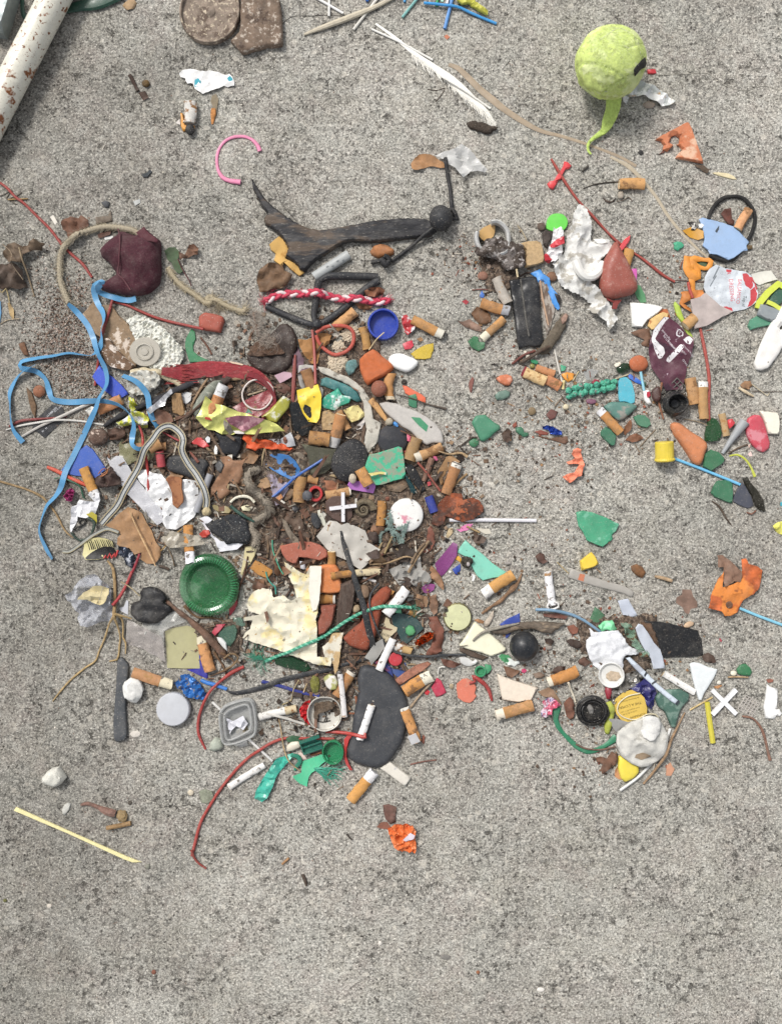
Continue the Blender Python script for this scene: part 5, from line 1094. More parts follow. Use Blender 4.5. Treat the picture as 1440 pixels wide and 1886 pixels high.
tb('twig','long straight tan stalk beside the gauze bundle','stalk','575,730 470,920 380,1110 290,1260 210,1358',[.7,1.2,1.3,1.2,1],'96795b','wood')
pl('shell_shard','small salmon tan shell flake below the long straight stalk','shell flake','415,1200 450,1172 470,1210 488,1228 455,1290 412,1288','c69071','paper',th=1.2)
pl('plastic_chip','tiny red fleck on open concrete at the right','plastic chip','885,70 905,95 895,108 882,90','a83a48',th=.8)
T(1140,1000)
pl('rust_flake','large orange rusty leather like scrap with a rivet at the right','rusty scrap','1080,145 1110,135 1140,185 1210,205 1250,240 1248,330 1220,400 1170,450 1080,500 1050,560 1030,610 960,640 905,640 880,600 770,570 780,500 800,430 870,300 905,250 900,330 890,390 960,370 1030,340 1065,300 1075,210','b85a24','rust',th=1.4,wr=5,ws=24,cr=1.5,cs=12,jag=.4,mo=dict(c2='d9812f',c2s=28,c2t=.55,c3='6b3a22',c3s=40,c3t=.62,dust=.05,dirt=.2))
r_ = C.objects['rust_flake']; c_ = r_.location[:2]; T(1140,1000)
wx,wy = W(948,540); v,f = lathe([(3,0),(3.2,.6),(2,1),(1.6,.6),(.2,.6)],20); addpart(r_,'rivet',MB().add([(x+wx-c_[0],y+wy-c_[1],z+.0065) for x,y,z in v],f),mat('rust','6b4a35'))
pl('dry_leaf','brown folded leaf lying on the orange rusty scrap','leaf','850,110 910,105 950,150 1000,200 1060,270 1045,350 990,340 930,380 895,390 900,290 905,215 850,220','836350','leaf',th=.35,cr=4,cs=11)
tb('swab_stick','light blue stick leaving the frame at the right edge','swab stick','1055,575 1250,655 1520,755',1.35,'7ec3dc','plastic',rigid=1)
pl('dry_leaf','flat brown lobed leaf piece left of the rusty scrap','leaf','560,410 630,412 650,470 685,520 690,570 630,580 610,630 580,620 560,570 500,530 505,480 550,460','7b6153','leaf',th=.3,jag=.5)
pl('bark_chip','orange brown beetle like bark curl above the clear tube end','bark','100,205 150,185 200,210 230,260 200,310 150,290 110,250','714c2b','wood',th=4,R=3)
tb('wood_splinter','short tan wood piece left of the flat brown lobed leaf','wood piece','310,295 380,310 460,335',[1.2,1.7,1.6],'ad9170','wood')
bl('shell','tiny pale tan shell above the black broken plate','shell',608,722,90,50,2,'bfa182',ang=20)
# ============================================================ left hand cluster
BR = [mat('soil',c) for c in ('6b5647','85695a','4a3a31','9a8373')]
crumbs('sand_and_seeds','pinkish brown granular soil and seed husks heaped round the blue ribbon on the left','soil',
       [(115,595,52,3),(95,640,45,2),(150,660,45,2),(165,710,55,1.6),(140,545,45,1.4),(180,780,50,1.6),(130,690,50,1.2),(200,850,50,1),(60,520,45,.5)],
       6500,.5,2,[mat('soil','7d6e62'),mat('stone','948a7e')]+BR+[mat('stone','b5a69a'),mat('stone','a3938a'),mat('soil','4a3a30')],flat=.8,long=.05,seed=21)
def soil():
    T(0,0,1); mb = MB()
    for q,j in (('420,700 520,640 640,660 740,760 830,850 850,930 800,1010 790,1080 720,1160 720,1220 620,1250 560,1190 600,1100 500,1060 440,1000 380,900 300,860 330,780',7),('300,720 400,700 430,780 330,860 240,850 230,780',6),('630,600 700,620 700,680 640,680',4),('560,1240 660,1230 640,1330 560,1300',5),('360,1150 440,1140 450,1200 380,1220',4),('880,470 950,480 960,530 900,540',4),('1060,1140 1200,1130 1240,1200 1140,1260 1070,1200',5)):
        P = PP(q)*1000; m,_ = slab(P,th=.7,R=2,jag=j,st=3.2,wr=.9,ws=6,cr=.6,cs=4,flat=True,edge=.02); mb.add(m.v,m.f)
    o = mb.link('soil',mat('soil','5d4d40',v=.6,dust=.5,c2='3a2f27',c2s=150,c2t=.5,c3='82705f',c3s=260,c3t=.57),1.4)
    tag(o,'dark damp soil spread under the litter heap','soil',kind='stuff'); V = np.array(mb.v); np.maximum.at(H,hix(V[:,0],V[:,1]),V[:,2])
soil()
HS = [(420,740,60,1.5),(520,800,80,3),(620,850,80,3),(700,880,70,2.4),(450,880,80,2),(540,960,80,4),(620,1000,80,3),(710,1010,70,3),(500,1050,60,2),(660,1100,70,3),(740,1100,60,2),(700,1190,60,2),(340,800,60,1.6),(600,1270,50,1),(820,870,50,.8)]
crumbs('leaf_flakes','flat brown flakes of dead leaf and bark matted through the main heap','leaf flakes',HS,1100,3,11,[mat('leaf',c) for c in ('6b4a38','4d382c','7f5c44','8d7257','3b2e27')]+[mat('wood','5d4a3b')],flat=.16,long=.25,seed=41)
crumbs('plant_litter','dark brown crumbs, needles and bark bits filling the gaps of the main heap','plant litter',
       [(260,800,70,2),(330,760,70,2.4),(420,740,70,2),(500,700,60,2),(480,640,50,2),(560,680,60,2),(620,620,50,1.4),(640,700,60,1.5),(520,800,80,3),(600,840,80,3),(700,850,80,3),(760,880,70,2.2),(450,880,80,3),(540,930,80,4),(620,970,80,3),(700,980,70,3),(760,990,60,2.4),(480,1010,70,2.4),(560,1060,80,2.4),(660,1080,70,3),(740,1060,60,2.4),(380,860,80,2.4),(300,960,60,1.6),(690,1180,70,2.4),(620,1230,70,2),(780,1150,60,1.4),(400,1180,60,1.6),(480,1180,40,1),(600,1300,80,1.2),(820,860,60,1.2),(840,930,60,1),(250,900,60,1.2),(600,1390,70,.5),(520,1340,60,.5)],
       11500,.8,5.2,DK+[mat('wood','6a5340'),mat('wood','4a3c30'),mat('leaf','7a5640')]+GR[:2],flat=.5,long=.3,seed=22)
T(0,300)
pl('dry_leaf','large crumpled brown leaf at the left edge','leaf','-40,930 30,910 90,925 130,900 200,930 240,980 230,1040 250,1100 180,1140 110,1115 30,1125 -40,1090','55453a','leaf',th=.4,cr=8,cs=16,soft=2)
pl('dry_leaf','grey brown curled leaf with a straw stem near the left edge','leaf','60,800 100,740 160,722 210,745 280,740 330,690 380,720 430,735 380,780 300,800 240,830 230,900 160,930 110,890 65,850','63513f','leaf',th=.4,cr=7,cs=13,soft=2)
tb('straw','pale brown leaf stalk running down from the left leaves','stalk','205,770 230,870 260,1000 290,1110 310,1185',[.7,.8,.8,.7,.5],'8f7d63','wood')
tb('straw','thin stem lying across the left crumpled leaves','stem','60,740 150,830 180,950 250,1060',.4,'8a7862','wood')
pl('dry_leaf','yellow tan willow leaf tip near the left edge','leaf','75,1240 90,1235 130,1300 132,1370 118,1388 90,1340','a98f62','leaf',th=.35,cu=1)
tb('straw','pale straw ending in the yellow tan willow leaf','straw','-20,1060 40,1160 70,1120 95,1240',.6,'a8976c','wood')
tb('straw','short thin straw at the left edge below the willow leaf','straw','10,1425 80,1390 180,1380',.4,'a8967a','wood')
pl('plastic_strip','blue plastic edge at the far left border','plastic strip','-40,1220 12,1225 18,1330 5,1420 -40,1440','3f7fae','plastic',th=.8)
pl('dry_leaf','three lobed brown leaf outside the rope loop','leaf','555,540 590,500 640,485 700,490 730,475 760,490 800,520 800,570 740,600 680,660 620,680 605,620 570,600','6a4836','leaf',th=.4,cr=5,cs=10)
pl('paper_scrap','small white paper slip left of the three lobed leaf','paper scrap','445,478 475,462 512,525 492,550','d8d2c6','paper',th=.4)
pl('paper_scrap','small white square scrap inside the rope loop','paper scrap','925,655 1000,645 1008,672 930,682','dcdcd8','paper',th=.4)
pl('bark_chip','grey brown bark bit above the rope loop','bark','850,480 960,470 985,420 1000,520 940,530 855,550','6d6154','wood',th=1.5)
pl('leaf_scrap','dark leaf crumbs beside the white square scrap','leaf scrap','870,640 940,600 1000,590 980,640 920,660 880,670','5b3e32','leaf',th=.4,cr=2,cs=4)
pl('mussel_bit','little grey shell fragment above the maroon cloth','shell','1180,340 1240,320 1245,355 1200,380','aeb0ad','gloss',th=1)
pl('mussel_bit','dark grey folded chip on open concrete above the rope','chip','900,355 940,335 975,350 965,400 930,395','4d4f52','stone',th=2)
pl('mussel_bit','dark bluish curled chip near the upper left','chip','1250,100 1300,90 1330,60 1350,80 1310,130 1270,130','3d4144','stone',th=1.5)
tb('rootlet','matted grey fibres at the left edge on the red wire','fibre mat','-20,300 40,280 100,250 60,320 130,300 200,260 110,330 150,370 60,310',.5,'6d665c','cloth',lump=.4)
tb('twig','small tan stem crossing the red wire at the upper left','twig','80,330 160,325 255,320',.7,'9a7f52','wood')
tb('red_wire','long red rubber wire from the left edge to the blue ribbon','wire','-40,150 0,175 70,225 150,310 230,370 330,470 450,590 560,730 650,820 740,900 820,1015',[1.2,1.2,1.2,1.3,1.3,1.3,1.4,1.3,1.5,1.2],'963a34','rubber',lump=.12)
pl('plastic_chip','black flat chip under the rope end beside the blue ribbon','plastic chip','655,1285 700,1265 780,1285 770,1320 730,1345 690,1320','28292c','plastic',th=1)
T(0,540)
pl('wood_board','weathered tan board piece under the blue ribbon','board','740,190 780,140 835,85 870,110 1000,110 1060,200 1140,270 1230,390 1190,450 1240,560 1210,660 1130,690 1040,660 960,600 920,500 900,400 800,330 770,260','8b745a','wood',th=3.5,wr=1.2,ws=20,mo=dict(c2='cfc0b0',c2s=110,c2t=.6,v=.2))
pl('styrofoam','white flaking board with stringy edge behind the clear disc','white board','1130,245 1180,215 1240,200 1300,215 1400,270 1480,330 1560,420 1620,480 1640,560 1600,640 1500,690 1400,700 1300,640 1230,480 1180,350','d6d6cc','paper',th=3,jag=1.6,cr=2.5,cs=4,st=1.4,mo=dict(dirt=.35,c2='a19b8b',c2s=300,c2t=.6))
pl('wood_board','dark dirty wood strip with white crust under the clear disc','board','930,420 990,400 1040,480 1130,580 1200,640 1190,690 1120,690 1000,660 940,610 920,520','6f5641','wood',th=3.5,mo=dict(c2='ddd0c4',c2s=160,c2t=.56))
tb('frayed_rope','frayed cream rope end beside the red webbing strap','frayed rope','1180,720 1300,700 1420,720 1520,760 1640,840',[3.4,3.4,3.6,3.4,2.6],'c2b596','cloth',lump=.45,fl=.7,mo=dict(c2='8d7d62',c2s=180))
pl('styrofoam','white ragged fibre board left of the red strap','white board','1180,700 1260,680 1400,690 1450,760 1400,840 1300,900 1200,900 1140,850 1150,760','c9c7bd','paper',th=2.5,jag=1.4,cr=3,cs=5,mo=dict(dirt=.4,c2='9c9384',c2s=200))
T(0,300)
def maroon():
    c = W(1160,900); P = (PP('905,790 960,730 1080,615 1110,615 1200,650 1235,640 1310,600 1340,630 1435,700 1440,1000 1420,1080 1330,1160 1250,1190 1120,1180 960,1150 880,1110 950,1060 1045,990 980,890 920,850')-np.array(c))*1000
    mb,zf = slab(P,th=8,R=7,edge=.1,ch=1,wr=3,ws=26,cr=3.5,cs=34,st=1.8,dome=6,jag=0)
    q_ = cr_path(PP('1085,620 1105,700 1110,800 1100,900 1080,1000 1130,1060 1200,1160')-np.array(c),.002)
    v,f = sweep([(x,y,zf(x,y)+.0001) for x,y in q_],np.full(len(q_),.0007),6,.7)
    fp = (PP('1240,650 1310,600 1345,650 1435,720 1430,745 1340,730 1270,700')-np.array(c))*1000
    m2,_ = slab(fp,th=1.5,R=.6,cu=3); m2.v = [(x,y,z+.013) for x,y,z in m2.v]
    finish('cloth_pouch','dark maroon folded cloth pouch with a stitched seam','cloth pouch',[('cloth',mb,mat('cloth','471f2a',v=.25,dust=.12)),('seam',MB().add(v,f),mat('cloth','5c3239')),('folded_flap',m2,mat('cloth','54242f'))],c,p=50)
pts_ = '1245,640 1180,605 1080,585 950,575 850,590 740,630 640,700 580,760 545,850 540,950 550,1060 580,1150 620,1240'
def rope(name,label,cat,pts,r,col,tw=.0042,strands=3,c2=None,k='cloth',grp=None,fuzz=260,ext=None,flatb=1.):
    XY = PP(pts); c = (XY.max(0)+XY.min(0))/2; xy = cr_path(XY,.0009); z = drape(xy,r/1000,16)
    Pt = np.column_stack([xy-c,z]); s_ = np.concatenate([[0],np.cumsum(np.linalg.norm(np.diff(Pt,axis=0),axis=1))])
    t = np.gradient(Pt,axis=0); t /= np.linalg.norm(t,axis=1)[:,None]; sd_ = np.cross([0,0,1.],t); sd_ /= np.linalg.norm(sd_,axis=1)[:,None]; up = np.cross(t,sd_)
    mb = MB(); rs = random.Random(len(pts))
    for k_ in range(strands):
        a = s_/tw*2*math.pi/ (1 if flatb == 1 else 2)+k_*2*math.pi/strands
        if flatb == 1: Q = Pt+(sd_*np.cos(a)[:,None]+up*np.sin(a)[:,None])*r*.00052
        else: Q = Pt+sd_*(np.cos(a)*r*.00062)[:,None]+up*(np.sin(2*a)*r*.0003)[:,None]
        v,f = sweep(Q,np.full(len(Q),r*.00055),6); mb.add(v,f,k_ % 2 if c2 else 0)
    for _ in range(fuzz):
        i = rs.randrange(len(Pt)); a = rs.uniform(0,6.28); d = np.array([math.cos(a),math.sin(a),rs.uniform(0,.6)])
        l = rs.uniform(.001,.0035); b = Pt[i]+d*r*.0007
        v,f = sweep([b,b+d*l*.5+t[i]*l*.4,b+d*l+t[i]*l],[.0002,.00016,.0001],3); mb.add(v,f,0)
    for e in (ext or []):
        ex,ey = W(e[0],e[1]); v,f = fibres(ex-c[0],ey-c[1],e[2],e[3],e[4],e[5],r=.16,curl=1.6,z=e[6] if len(e) > 6 else 2,seed=int(e[3])); mb.add(v,f,0)
    return finish(name,label,cat,[(name,mb,[mat(k,col),mat(k,c2 or col)])],c,grp,drape=True)
rope('hemp_rope','hairy beige hemp rope loop left of the maroon pouch','rope',pts_,2.8,'a59a84',fuzz=700,ext=[(540,900,250,9,30,60),(620,1240,-60,12,30,40),(950,580,90,8,20,60),(1240,640,30,9,20,50)])
maroon()
T(220,520)
rope('hemp_rope','knotted beige hemp rope below and right of the maroon pouch','rope','440,-120 480,-50 540,20 600,70 680,120 780,190 830,150 800,130 780,160 860,160 930,200 1020,240 1100,260 1120,230',2.4,'a89b80',fuzz=700,ext=[(880,200,-75,16,30,35),(1110,240,10,6,14,60),(860,180,-100,12,12,30)])
T(300,220)
pl('green_leaf','dark green ivy leaf piece right of the maroon pouch','leaf','20,1170 60,1135 110,1130 150,1170 140,1230 160,1290 185,1350 150,1370 110,1340 80,1270 50,1250','43573a','leaf',th=.35,cr=1,cs=10,cu=2)
tb('twig','thin dark red stem hanging from the ivy leaf','stem','140,1240 180,1330 240,1430 260,1480',.5,'5a2f30','wood')
pl('dry_leaf','brown curled leaf pair right of the ivy leaf','leaf','150,1180 200,1200 240,1120 280,1110 325,1150 315,1200 260,1215 210,1230 160,1250','6d4c38','leaf',th=.4,cr=4,cs=7)
T(220,520)
pl('rubber_piece','soft brick red rubber block with a chewed end below the hemp rope','rubber block','710,310 760,270 850,285 925,310 935,350 915,400 900,450 840,440 760,430 712,400','a24e3c','rubber',th=6,R=3,ch=1,jag=.2)
tb('red_wire','red rubber wire from under the pouch to the brick red block','wire','-60,170 60,200 150,240 300,305 450,350 600,385 755,425',1.3,'983832','rubber',lump=.1)
pl('plastic_shard','dark green curved plastic hook shape above the red strap','plastic shard','640,410 672,440 678,500 655,560 660,610 700,650 790,690 780,710 700,710 625,708 600,640 583,560 590,500','2f7a4e','plastic',th=1.6)
tb('twig','thin brown stick right of the dark green hook shape','twig','720,490 775,560 820,640',.9,'6b4838','wood',rigid=1)
cp('clear_disc','translucent milky stepped plastic disc on the tan board','plastic disc',248,625,[(12,0),(14.6,.3),(15.2,1.2),(14.6,1.8),(9,1.8),(8.6,3.2),(7.6,3.4),(7,2),(4,1.8),(3.4,2.8),(.3,3)],'b9b3a6','haze',sy=.88,mo=dict(alpha=.8,dust=.1))
T(0,540)
tb('red_wire','short red wire piece pointing down at the blue plate strip','wire','1010,70 975,200 930,340 900,480 870,650 848,820',1.3,'8f2f2d','rubber',lump=.1)
pl('plastic_shard','bright royal blue long plastic plate under the blue ribbon','plastic plate','890,640 930,690 1000,740 1080,810 1145,890 1080,930 1015,930 930,860 865,800 825,740','2f4fbf','plastic',th=1.5)
bt('orange filter under the blue ribbon above the silver foil',1090,940,880,1035,95,fr=1,col='ca8450')
pl('paper_scrap','small crumpled white scrap at the left end of that ribboned filter','paper scrap','760,1040 820,1000 870,1010 850,1060 800,1085','cfcdc6','paper',th=.5,cr=3,cs=5)
pl('bark_chip','long brown bark sliver on the left beside the brown clay lump','bark','240,830 290,880 330,1000 320,1110 290,1060 260,950','6a523b','wood',th=2)
pl('bark_chip','brown bark flake with an orange end at the far left','bark','170,450 220,430 245,490 262,555 220,550 190,500','6b4a33','wood',th=2)
bl('brick_pebble','brown clay lump beside the long bark sliver','clay lump',355,870,110,110,4,'8b5a40','brick')
pl('card','black printed card piece with white lines of text on the left','printed card','340,1100 470,985 560,1010 590,1100 400,1282 320,1215 290,1190','26272b','gloss',th=.7)
r_ = C.objects['card']; c_ = tuple(r_.location[:2])
for t_,x_,y_ in (('LE SECRET',470,1045),('Depuis 1945',430,1085),('W . M',400,1210),('de la mer',520,1020)): text(r_,c_,lambda x,y: .0007,t_,2.4,x_,y_,42,'c4c6ca')
tb('red_wire','dark red thin wire behind the grey straws on the left','wire','90,1180 200,1130 350,1115 500,1105 600,1090',[1.2,1.4,1.2,1,.6],'7a2f2e','rubber',lump=.2)
tb('plastic_stick','long thick grey white straw crossing the black card','straw','190,1275 360,1180 560,1090 720,1010 850,960 930,900',[1.2,1.3,1.5,1.6,1.6,1.2],'a8a39c','plastic',fl=.7)
tb('plastic_stick','thin white plastic straw curving right below the thick straw','straw','60,1210 200,1170 350,1145 520,1125 700,1130 945,1168',[.5,.9,1,1,.9,.9],'c2bfb8','plastic',fl=.6)
tb('black_tape','thick black fibrous cord left of the yellow foil','cord','930,1180 1020,1120 1120,1070 1250,1010 1340,960 1480,900 1600,850',[1.6,2.6,2.6,2.8,2.4,2.2,1.4],'2e2e31','cloth',lump=.35)
pl('foil_scrap','yellow and white crumpled sweet wrapper under the blue ribbon','wrapper','1160,920 1210,940 1235,1000 1210,1040 1290,1060 1340,1110 1320,1190 1280,1200 1200,1160 1100,1180 1050,1150 1120,1110 1180,1060 1170,990','c9cb3e','foil',th=.6,cr=6,cs=9,st=1.4,mo=dict(metal=.05,c2='dddde2',c2s=85,c2t=.55,c3='6f9a2e',c3s=120,c3t=.66))
T(0,780)
bl('soil_clod','big brown crusted soil lump left of the yellow wrapper','soil lump',880,120,180,150,6,'5a453a','rough',mo=dict(c2='c2aea0',c2s=260,c2t=.62))
pl('dry_leaf','matted brown root and leaf clump below the yellow wrapper','leaf clump','960,60 1040,40 1120,60 1120,120 1060,150 980,150','52392c','leaf',th=1.5,cr=5,cs=6)
pl('plastic_film','olive tinted clear film under the striped ribbon','plastic film','1060,180 1130,60 1260,40 1300,100 1420,180 1480,240 1430,330 1330,360 1240,310 1120,380 1060,300','8f8c66','film',th=.2,cr=2,cs=12,mo=dict(alpha=.6))
bt('orange filter lying inside the lower loop of the blue ribbon',1480,205,1210,215,70,fr=1,col='c8864a')
pl('plastic_shard','blue triangular plastic shard under the long blue ribbon','plastic shard','770,190 830,230 890,320 945,400 900,450 860,485 780,470 680,465 560,435 550,410 640,290','3157ad','plastic',th=1.6)
tb('rubber_strip','orange red rubber strip under the blue ribbon','rubber strip','425,385 520,425 620,480 700,515 780,550',[1.5,1.9,1.9,1.9,1.6],'bf4e36','rubber',fl=.7)
pl('dry_leaf','dark brown matted leaf with copper strands beside the blue shard','leaf clump','870,480 940,440 1000,380 1080,480 1090,540 1000,560 900,570 860,530','43302a','leaf',th=2.5,cr=6,cs=7)
tb('copper_wire','bunch of fine copper and blue wires on the dark leaf','wire bunch','900,450 930,410 960,400 975,430 940,450 920,480 980,440 990,400',.45,'a5683f','metal')
tb('green_wire','thin dark green wire arching over the magenta fringe','wire','490,490 560,480 650,515 720,560 745,650 760,665',[.5,.8,.9,.9,.8,.5],'2d5a45','plastic')
pl('rubber_strip','black curled tape bit at the left end of the green wire','tape','518,510 530,490 600,500 570,525 545,515 525,535','1f2021','plastic',th=.8)
pl('magenta_fringe','magenta plastic fringe scrap beside the blue ribbon','plastic fringe','585,640 610,590 650,570 680,600 670,640 650,690 600,685','9c2468','plastic',th=2,cr=4,cs=3,st=1)
bt('bright orange butt with a torn white foil end on the blue shard',755,390,860,640,88,fr=.8,col='de9a3c',burn=0,pc='e6e4e2')
pl('foil_scrap','white crumpled cigarette paper below the bright orange butt','paper scrap','800,620 860,600 900,610 905,670 880,740 850,800 780,830 700,820 690,860 640,960 625,920 640,800 650,730 690,720 720,670 790,680 850,690','d7d7da','paper',th=.5,cr=3,cs=9,wr=2,ws=14)
pl('plastic_scrap','yellow peel like curl beside the black ring on the left','peel','780,800 830,780 870,810 870,870 845,940 838,900 845,850 800,820','b9ad2c','plastic',th=.8)
tb('black_ring','dark green black wire arc below the white cigarette paper','wire','800,830 850,870 845,920 810,990 740,1030 690,1020 640,960',[1.3,1.5,1.4,1,1,1,.8],'233a30','rubber',fl=.7)
tb('black_ring','tiny black curl ring inside the dark wire arc','wire curl','655,935 700,915 750,890 765,860 730,845 705,870 730,900 755,880',.9,'1b1b1b','rubber')
tb('straw','long tan stalk curving in from the left edge','stalk','-40,495 0,510 120,545 260,590 380,650 450,730 510,810 560,910 600,965 655,1010',[1,1,1,1,1.2,1,1,.9,.8,.5],'8f7651','wood')
T(0,540)
rb('blue_ribbon','long looping sky blue plastic ribbon on the left','ribbon','1220,60 1150,70,1 1030,50,1 900,0,.9 950,-70,.8 880,-60,.8 850,-20,1 870,80,1 935,190,.9 945,260,.6 925,340,.35 930,430,.7 900,500,1 830,555,.3 740,550,.3 620,535,.5 480,560,.6 330,580,.7 200,610,.8 200,665,.8 320,690,.9 410,760,.8 440,860,1 480,940,.9 620,965,1 800,960,.9 950,965,.7 1080,1000,.5 1180,1080,.3 1215,1170,.8 1190,1270,1 1200,1350,.8 1260,1385,.7 1340,1360,.6 1400,1280,.4 1410,1200,.5 1370,1120,.8 1340,1020,1 1320,900,1 1240,800,.9 1120,745,.7',5.2,'5293bf','plastic',mo=dict(v=.08,dirt=.15,rough=.4),th=.2)
rb('blue_ribbon','long blue ribbon tail running down the left side','ribbon','630,110,.6 700,180,1 790,290,1 850,420,1 900,560,.8 950,680,.9 965,800,.8 930,900,.7 880,1020,.9 810,1130,1 740,1270,1 660,1440,1 600,1560,1 560,1700,1 500,1800,.8 430,1880,.7 380,2000,.5 360,2110,.6 420,2260,.8 475,2350,.6',5.2,'4c8cb8','plastic',mo=dict(v=.08,dirt=.15,rough=.4),th=.2)
rb('blue_ribbon','blue ribbon arc at the far left of the loops','ribbon','340,640,.3 240,690,.4 160,760,.7 100,870,.9 100,960,.6 110,1090,.5 140,1220,.8 215,1320,1',5,'4c8cb8','plastic',mo=dict(v=.08,dirt=.15,rough=.4),th=.2)
T(200,740)
tb('red_wire','red wire piece coming out of the blue ribbon loop','wire','290,215 320,290 335,400 350,520 358,650 358,790',[.9,1.2,1.3,1.3,1.3,1.5],'a32e2a','rubber',lump=.1)
# ============================================================ small pieces that nothing tells apart,strewn in the heap
def filler(n,seed):
    rs = random.Random(seed); T(0,0,1)
    for i in range(n):
        x,y,r,_ = rs.choice(HS[:13]); x += rs.gauss(0,r*.5); y += rs.gauss(0,r*.5); k = rs.random(); a = rs.uniform(0,6.28)
        if k < .5:
            l = rs.uniform(14,44); b = a+rs.uniform(-.5,.5); q = '%.1f,%.1f %.1f,%.1f %.1f,%.1f' % (x,y,x+l*math.cos(a)/2,y+l*math.sin(a)/2,x+l*(math.cos(a)+math.cos(b))/2,y+l*(math.sin(a)+math.sin(b))/2)
            tb('broken_stem','thin broken stem among the debris of the main heap','stem',q,[rs.uniform(.4,1.3),rs.uniform(.5,1.5),.5],rs.choice(['5e4a39','8a7456','3f3129','a08b68','6f5a45']),'wood',lump=.3)
        elif k < .64:
            q = ' '.join('%.1f,%.1f' % (x+rs.uniform(5,12)*math.cos(a+1.57*j),y+rs.uniform(4,11)*math.sin(a+1.57*j)) for j in range(4))
            pl('plastic_fragment','small coloured plastic fragment among the debris of the main heap','plastic fragment',q,rs.choice(['3c7a5c','b04a3a','c8c3b8','2c2c30','3f5f9a','c98f45','a8a49c','6fa08a','8d3f42']),th=rs.uniform(.8,2),cu=rs.uniform(0,1.5))
        elif k < .9:
            m = rs.randint(6,9); q = ' '.join('%.1f,%.1f' % (x+rs.uniform(7,22)*math.cos(a+6.28*j/m),y+rs.uniform(6,16)*math.sin(a+6.28*j/m)) for j in range(m))
            pl('leaf_fragment','curled brown leaf fragment among the debris of the main heap','leaf fragment',q,rs.choice(['6b4a38','7f5a40','513b2f','8d6c4e','9a7a58','443630']),'leaf',th=.35,cr=rs.uniform(2,5),cs=8,cu=rs.uniform(0,4),ca=rs.uniform(0,180),soft=1)
        else: bl('grit_stone','small dull pebble among the debris of the main heap','pebble',x,y,rs.uniform(7,15),rs.uniform(7,13),rs.uniform(2,4),rs.choice(['6f6a62','8a7a68','4b4845','a09684','7a4b3a']),amp=.3)
filler(150,5)
# ============================================================ the main heap
T(480,260)
pl('cardboard','torn tan cardboard under the left end of the black driftwood','cardboard','80,925 165,845 200,870 260,940 250,1000 220,1040 330,1100 390,1170 345,1195 280,1150 210,1080 195,1120 120,1060 135,1000 95,970','c99f55','paper',th=2,wr=2,ws=12,jag=.3,mo=dict(c2='b3843d',c2s=90,c2t=.6,dirt=.1))
pl('dry_leaf','brown leaf cluster left of the red and white braid','leaf','0,1130 60,1090 130,1080 200,1100 215,1150 290,1190 240,1280 190,1310 120,1310 60,1340 0,1340 -30,1240','6b5038','leaf',th=.4,cr=7,cs=13)
tb('lighter','grey white plastic tube with small dark crosses under the driftwood','plastic tube','475,1210 780,1010',4.6,'a6a9a8','haze',rigid=1,fl=.8,n=20,mo=dict(alpha=.95))
r_ = C.objects['lighter']; r_.name = 'printed_tube'; c_ = r_.location[:2]; T(480,260)
for x_,y_ in ((600,1133),(648,1130),(690,1085),(740,1080)): text(r_,c_,lambda x,y: .0074,'*',4.5,x_,y_,33,'39414a',sx=1.4)
pl('driftwood','large curved charred black driftwood with a split tail and rubber skin','driftwood','-80,330 -20,420 40,510 120,590 200,650 300,720 400,770 520,795 640,785 780,755 900,735 1020,710 1140,700 1300,690 1440,695 1530,720 1560,790 1500,850 1340,870 1200,885 1050,905 900,905 780,900 700,935 600,1000 500,1060 450,1110 400,1165 350,1150 330,1110 260,1060 225,1030 250,960 200,880 150,820 100,780 50,750 35,690 60,650 10,580 -30,510 -60,430','222226','wood',th=6,R=2.2,jag=.9,ch=0,wr=2,ws=50,cr=.5,cs=14,edge=.15,st=2,mo=dict(v=.35,c2='54463a',c2s=50,c2t=.57,dust=.25,rough=.6,bump=.9,sx=.25))
tb('hair_wire','long fine hair above the black driftwood','hair','45,300 130,410 200,570 300,690 340,740',.2,'3c3530','cloth')
T(740,240)
T(480,260)
pl('seed_pod','orange brown papery seed pod between driftwood and black rod','seed pod','965,980 1000,930 1060,910 1110,920 1180,960 1180,1000 1120,1030 1040,1040 980,1010','a2683a','leaf',th=6,R=5,ch=1,edge=.1)
tb('rubber_rod','straight black rubber rod joining the black ball to a tied end','rubber rod','1160,1065 1250,1000 1340,930 1440,850 1540,775',[2,1.8,1.7,1.8,1.8],'1d1d20','rubber')
tb('rubber_rod','short tied black knot at the lower end of the black rod','rubber knot','975,1080 1040,1070 1080,1060 1100,1110 1140,1060 1090,1030',[2,2,3,3,2.6,2.6],'1d1d20','rubber',lump=.3)
T(740,240)
tb('rubber_rod','black rubber rod with a rounded tip reaching up to the film scrap','rubber rod','380,265 400,400 425,530 435,640 445,730',[1.7,1.9,1.7,1.9,1.7],'202024','rubber',lump=.1)
tb('rubber_rod','black knot beside the black ball','rubber knot','400,730 440,710 470,760 490,800 450,790 430,760',[2.2,2.2,2.2,1.6,1.8,1.6],'1b1b1e','rubber',lump=.3)
bl('rubber_ball','matte black rubber ball at the right end of the driftwood','ball',322,815,208,225,15,'2a2b2e','rubber',amp=.03,n=22,m=32)
T(440,480)
tb('foam_tube','black foam rod forming the top bar of the bent frame','foam rod','700,200 780,150 900,142 1050,145 1150,145 1230,150',[2.4,3.4,3.6,3.6,3.6,3.4],'26272b','rubber',rigid=1,fl=.8)
tb('foam_tube','black foam rod slanting from the right corner down to the knot','foam rod','1240,190 1150,240 1050,320 950,410 850,490 770,540 700,590',[3.6,3.6,3.6,3.4,3.4,3.2,2.4],'26272b','rubber',fl=.8)
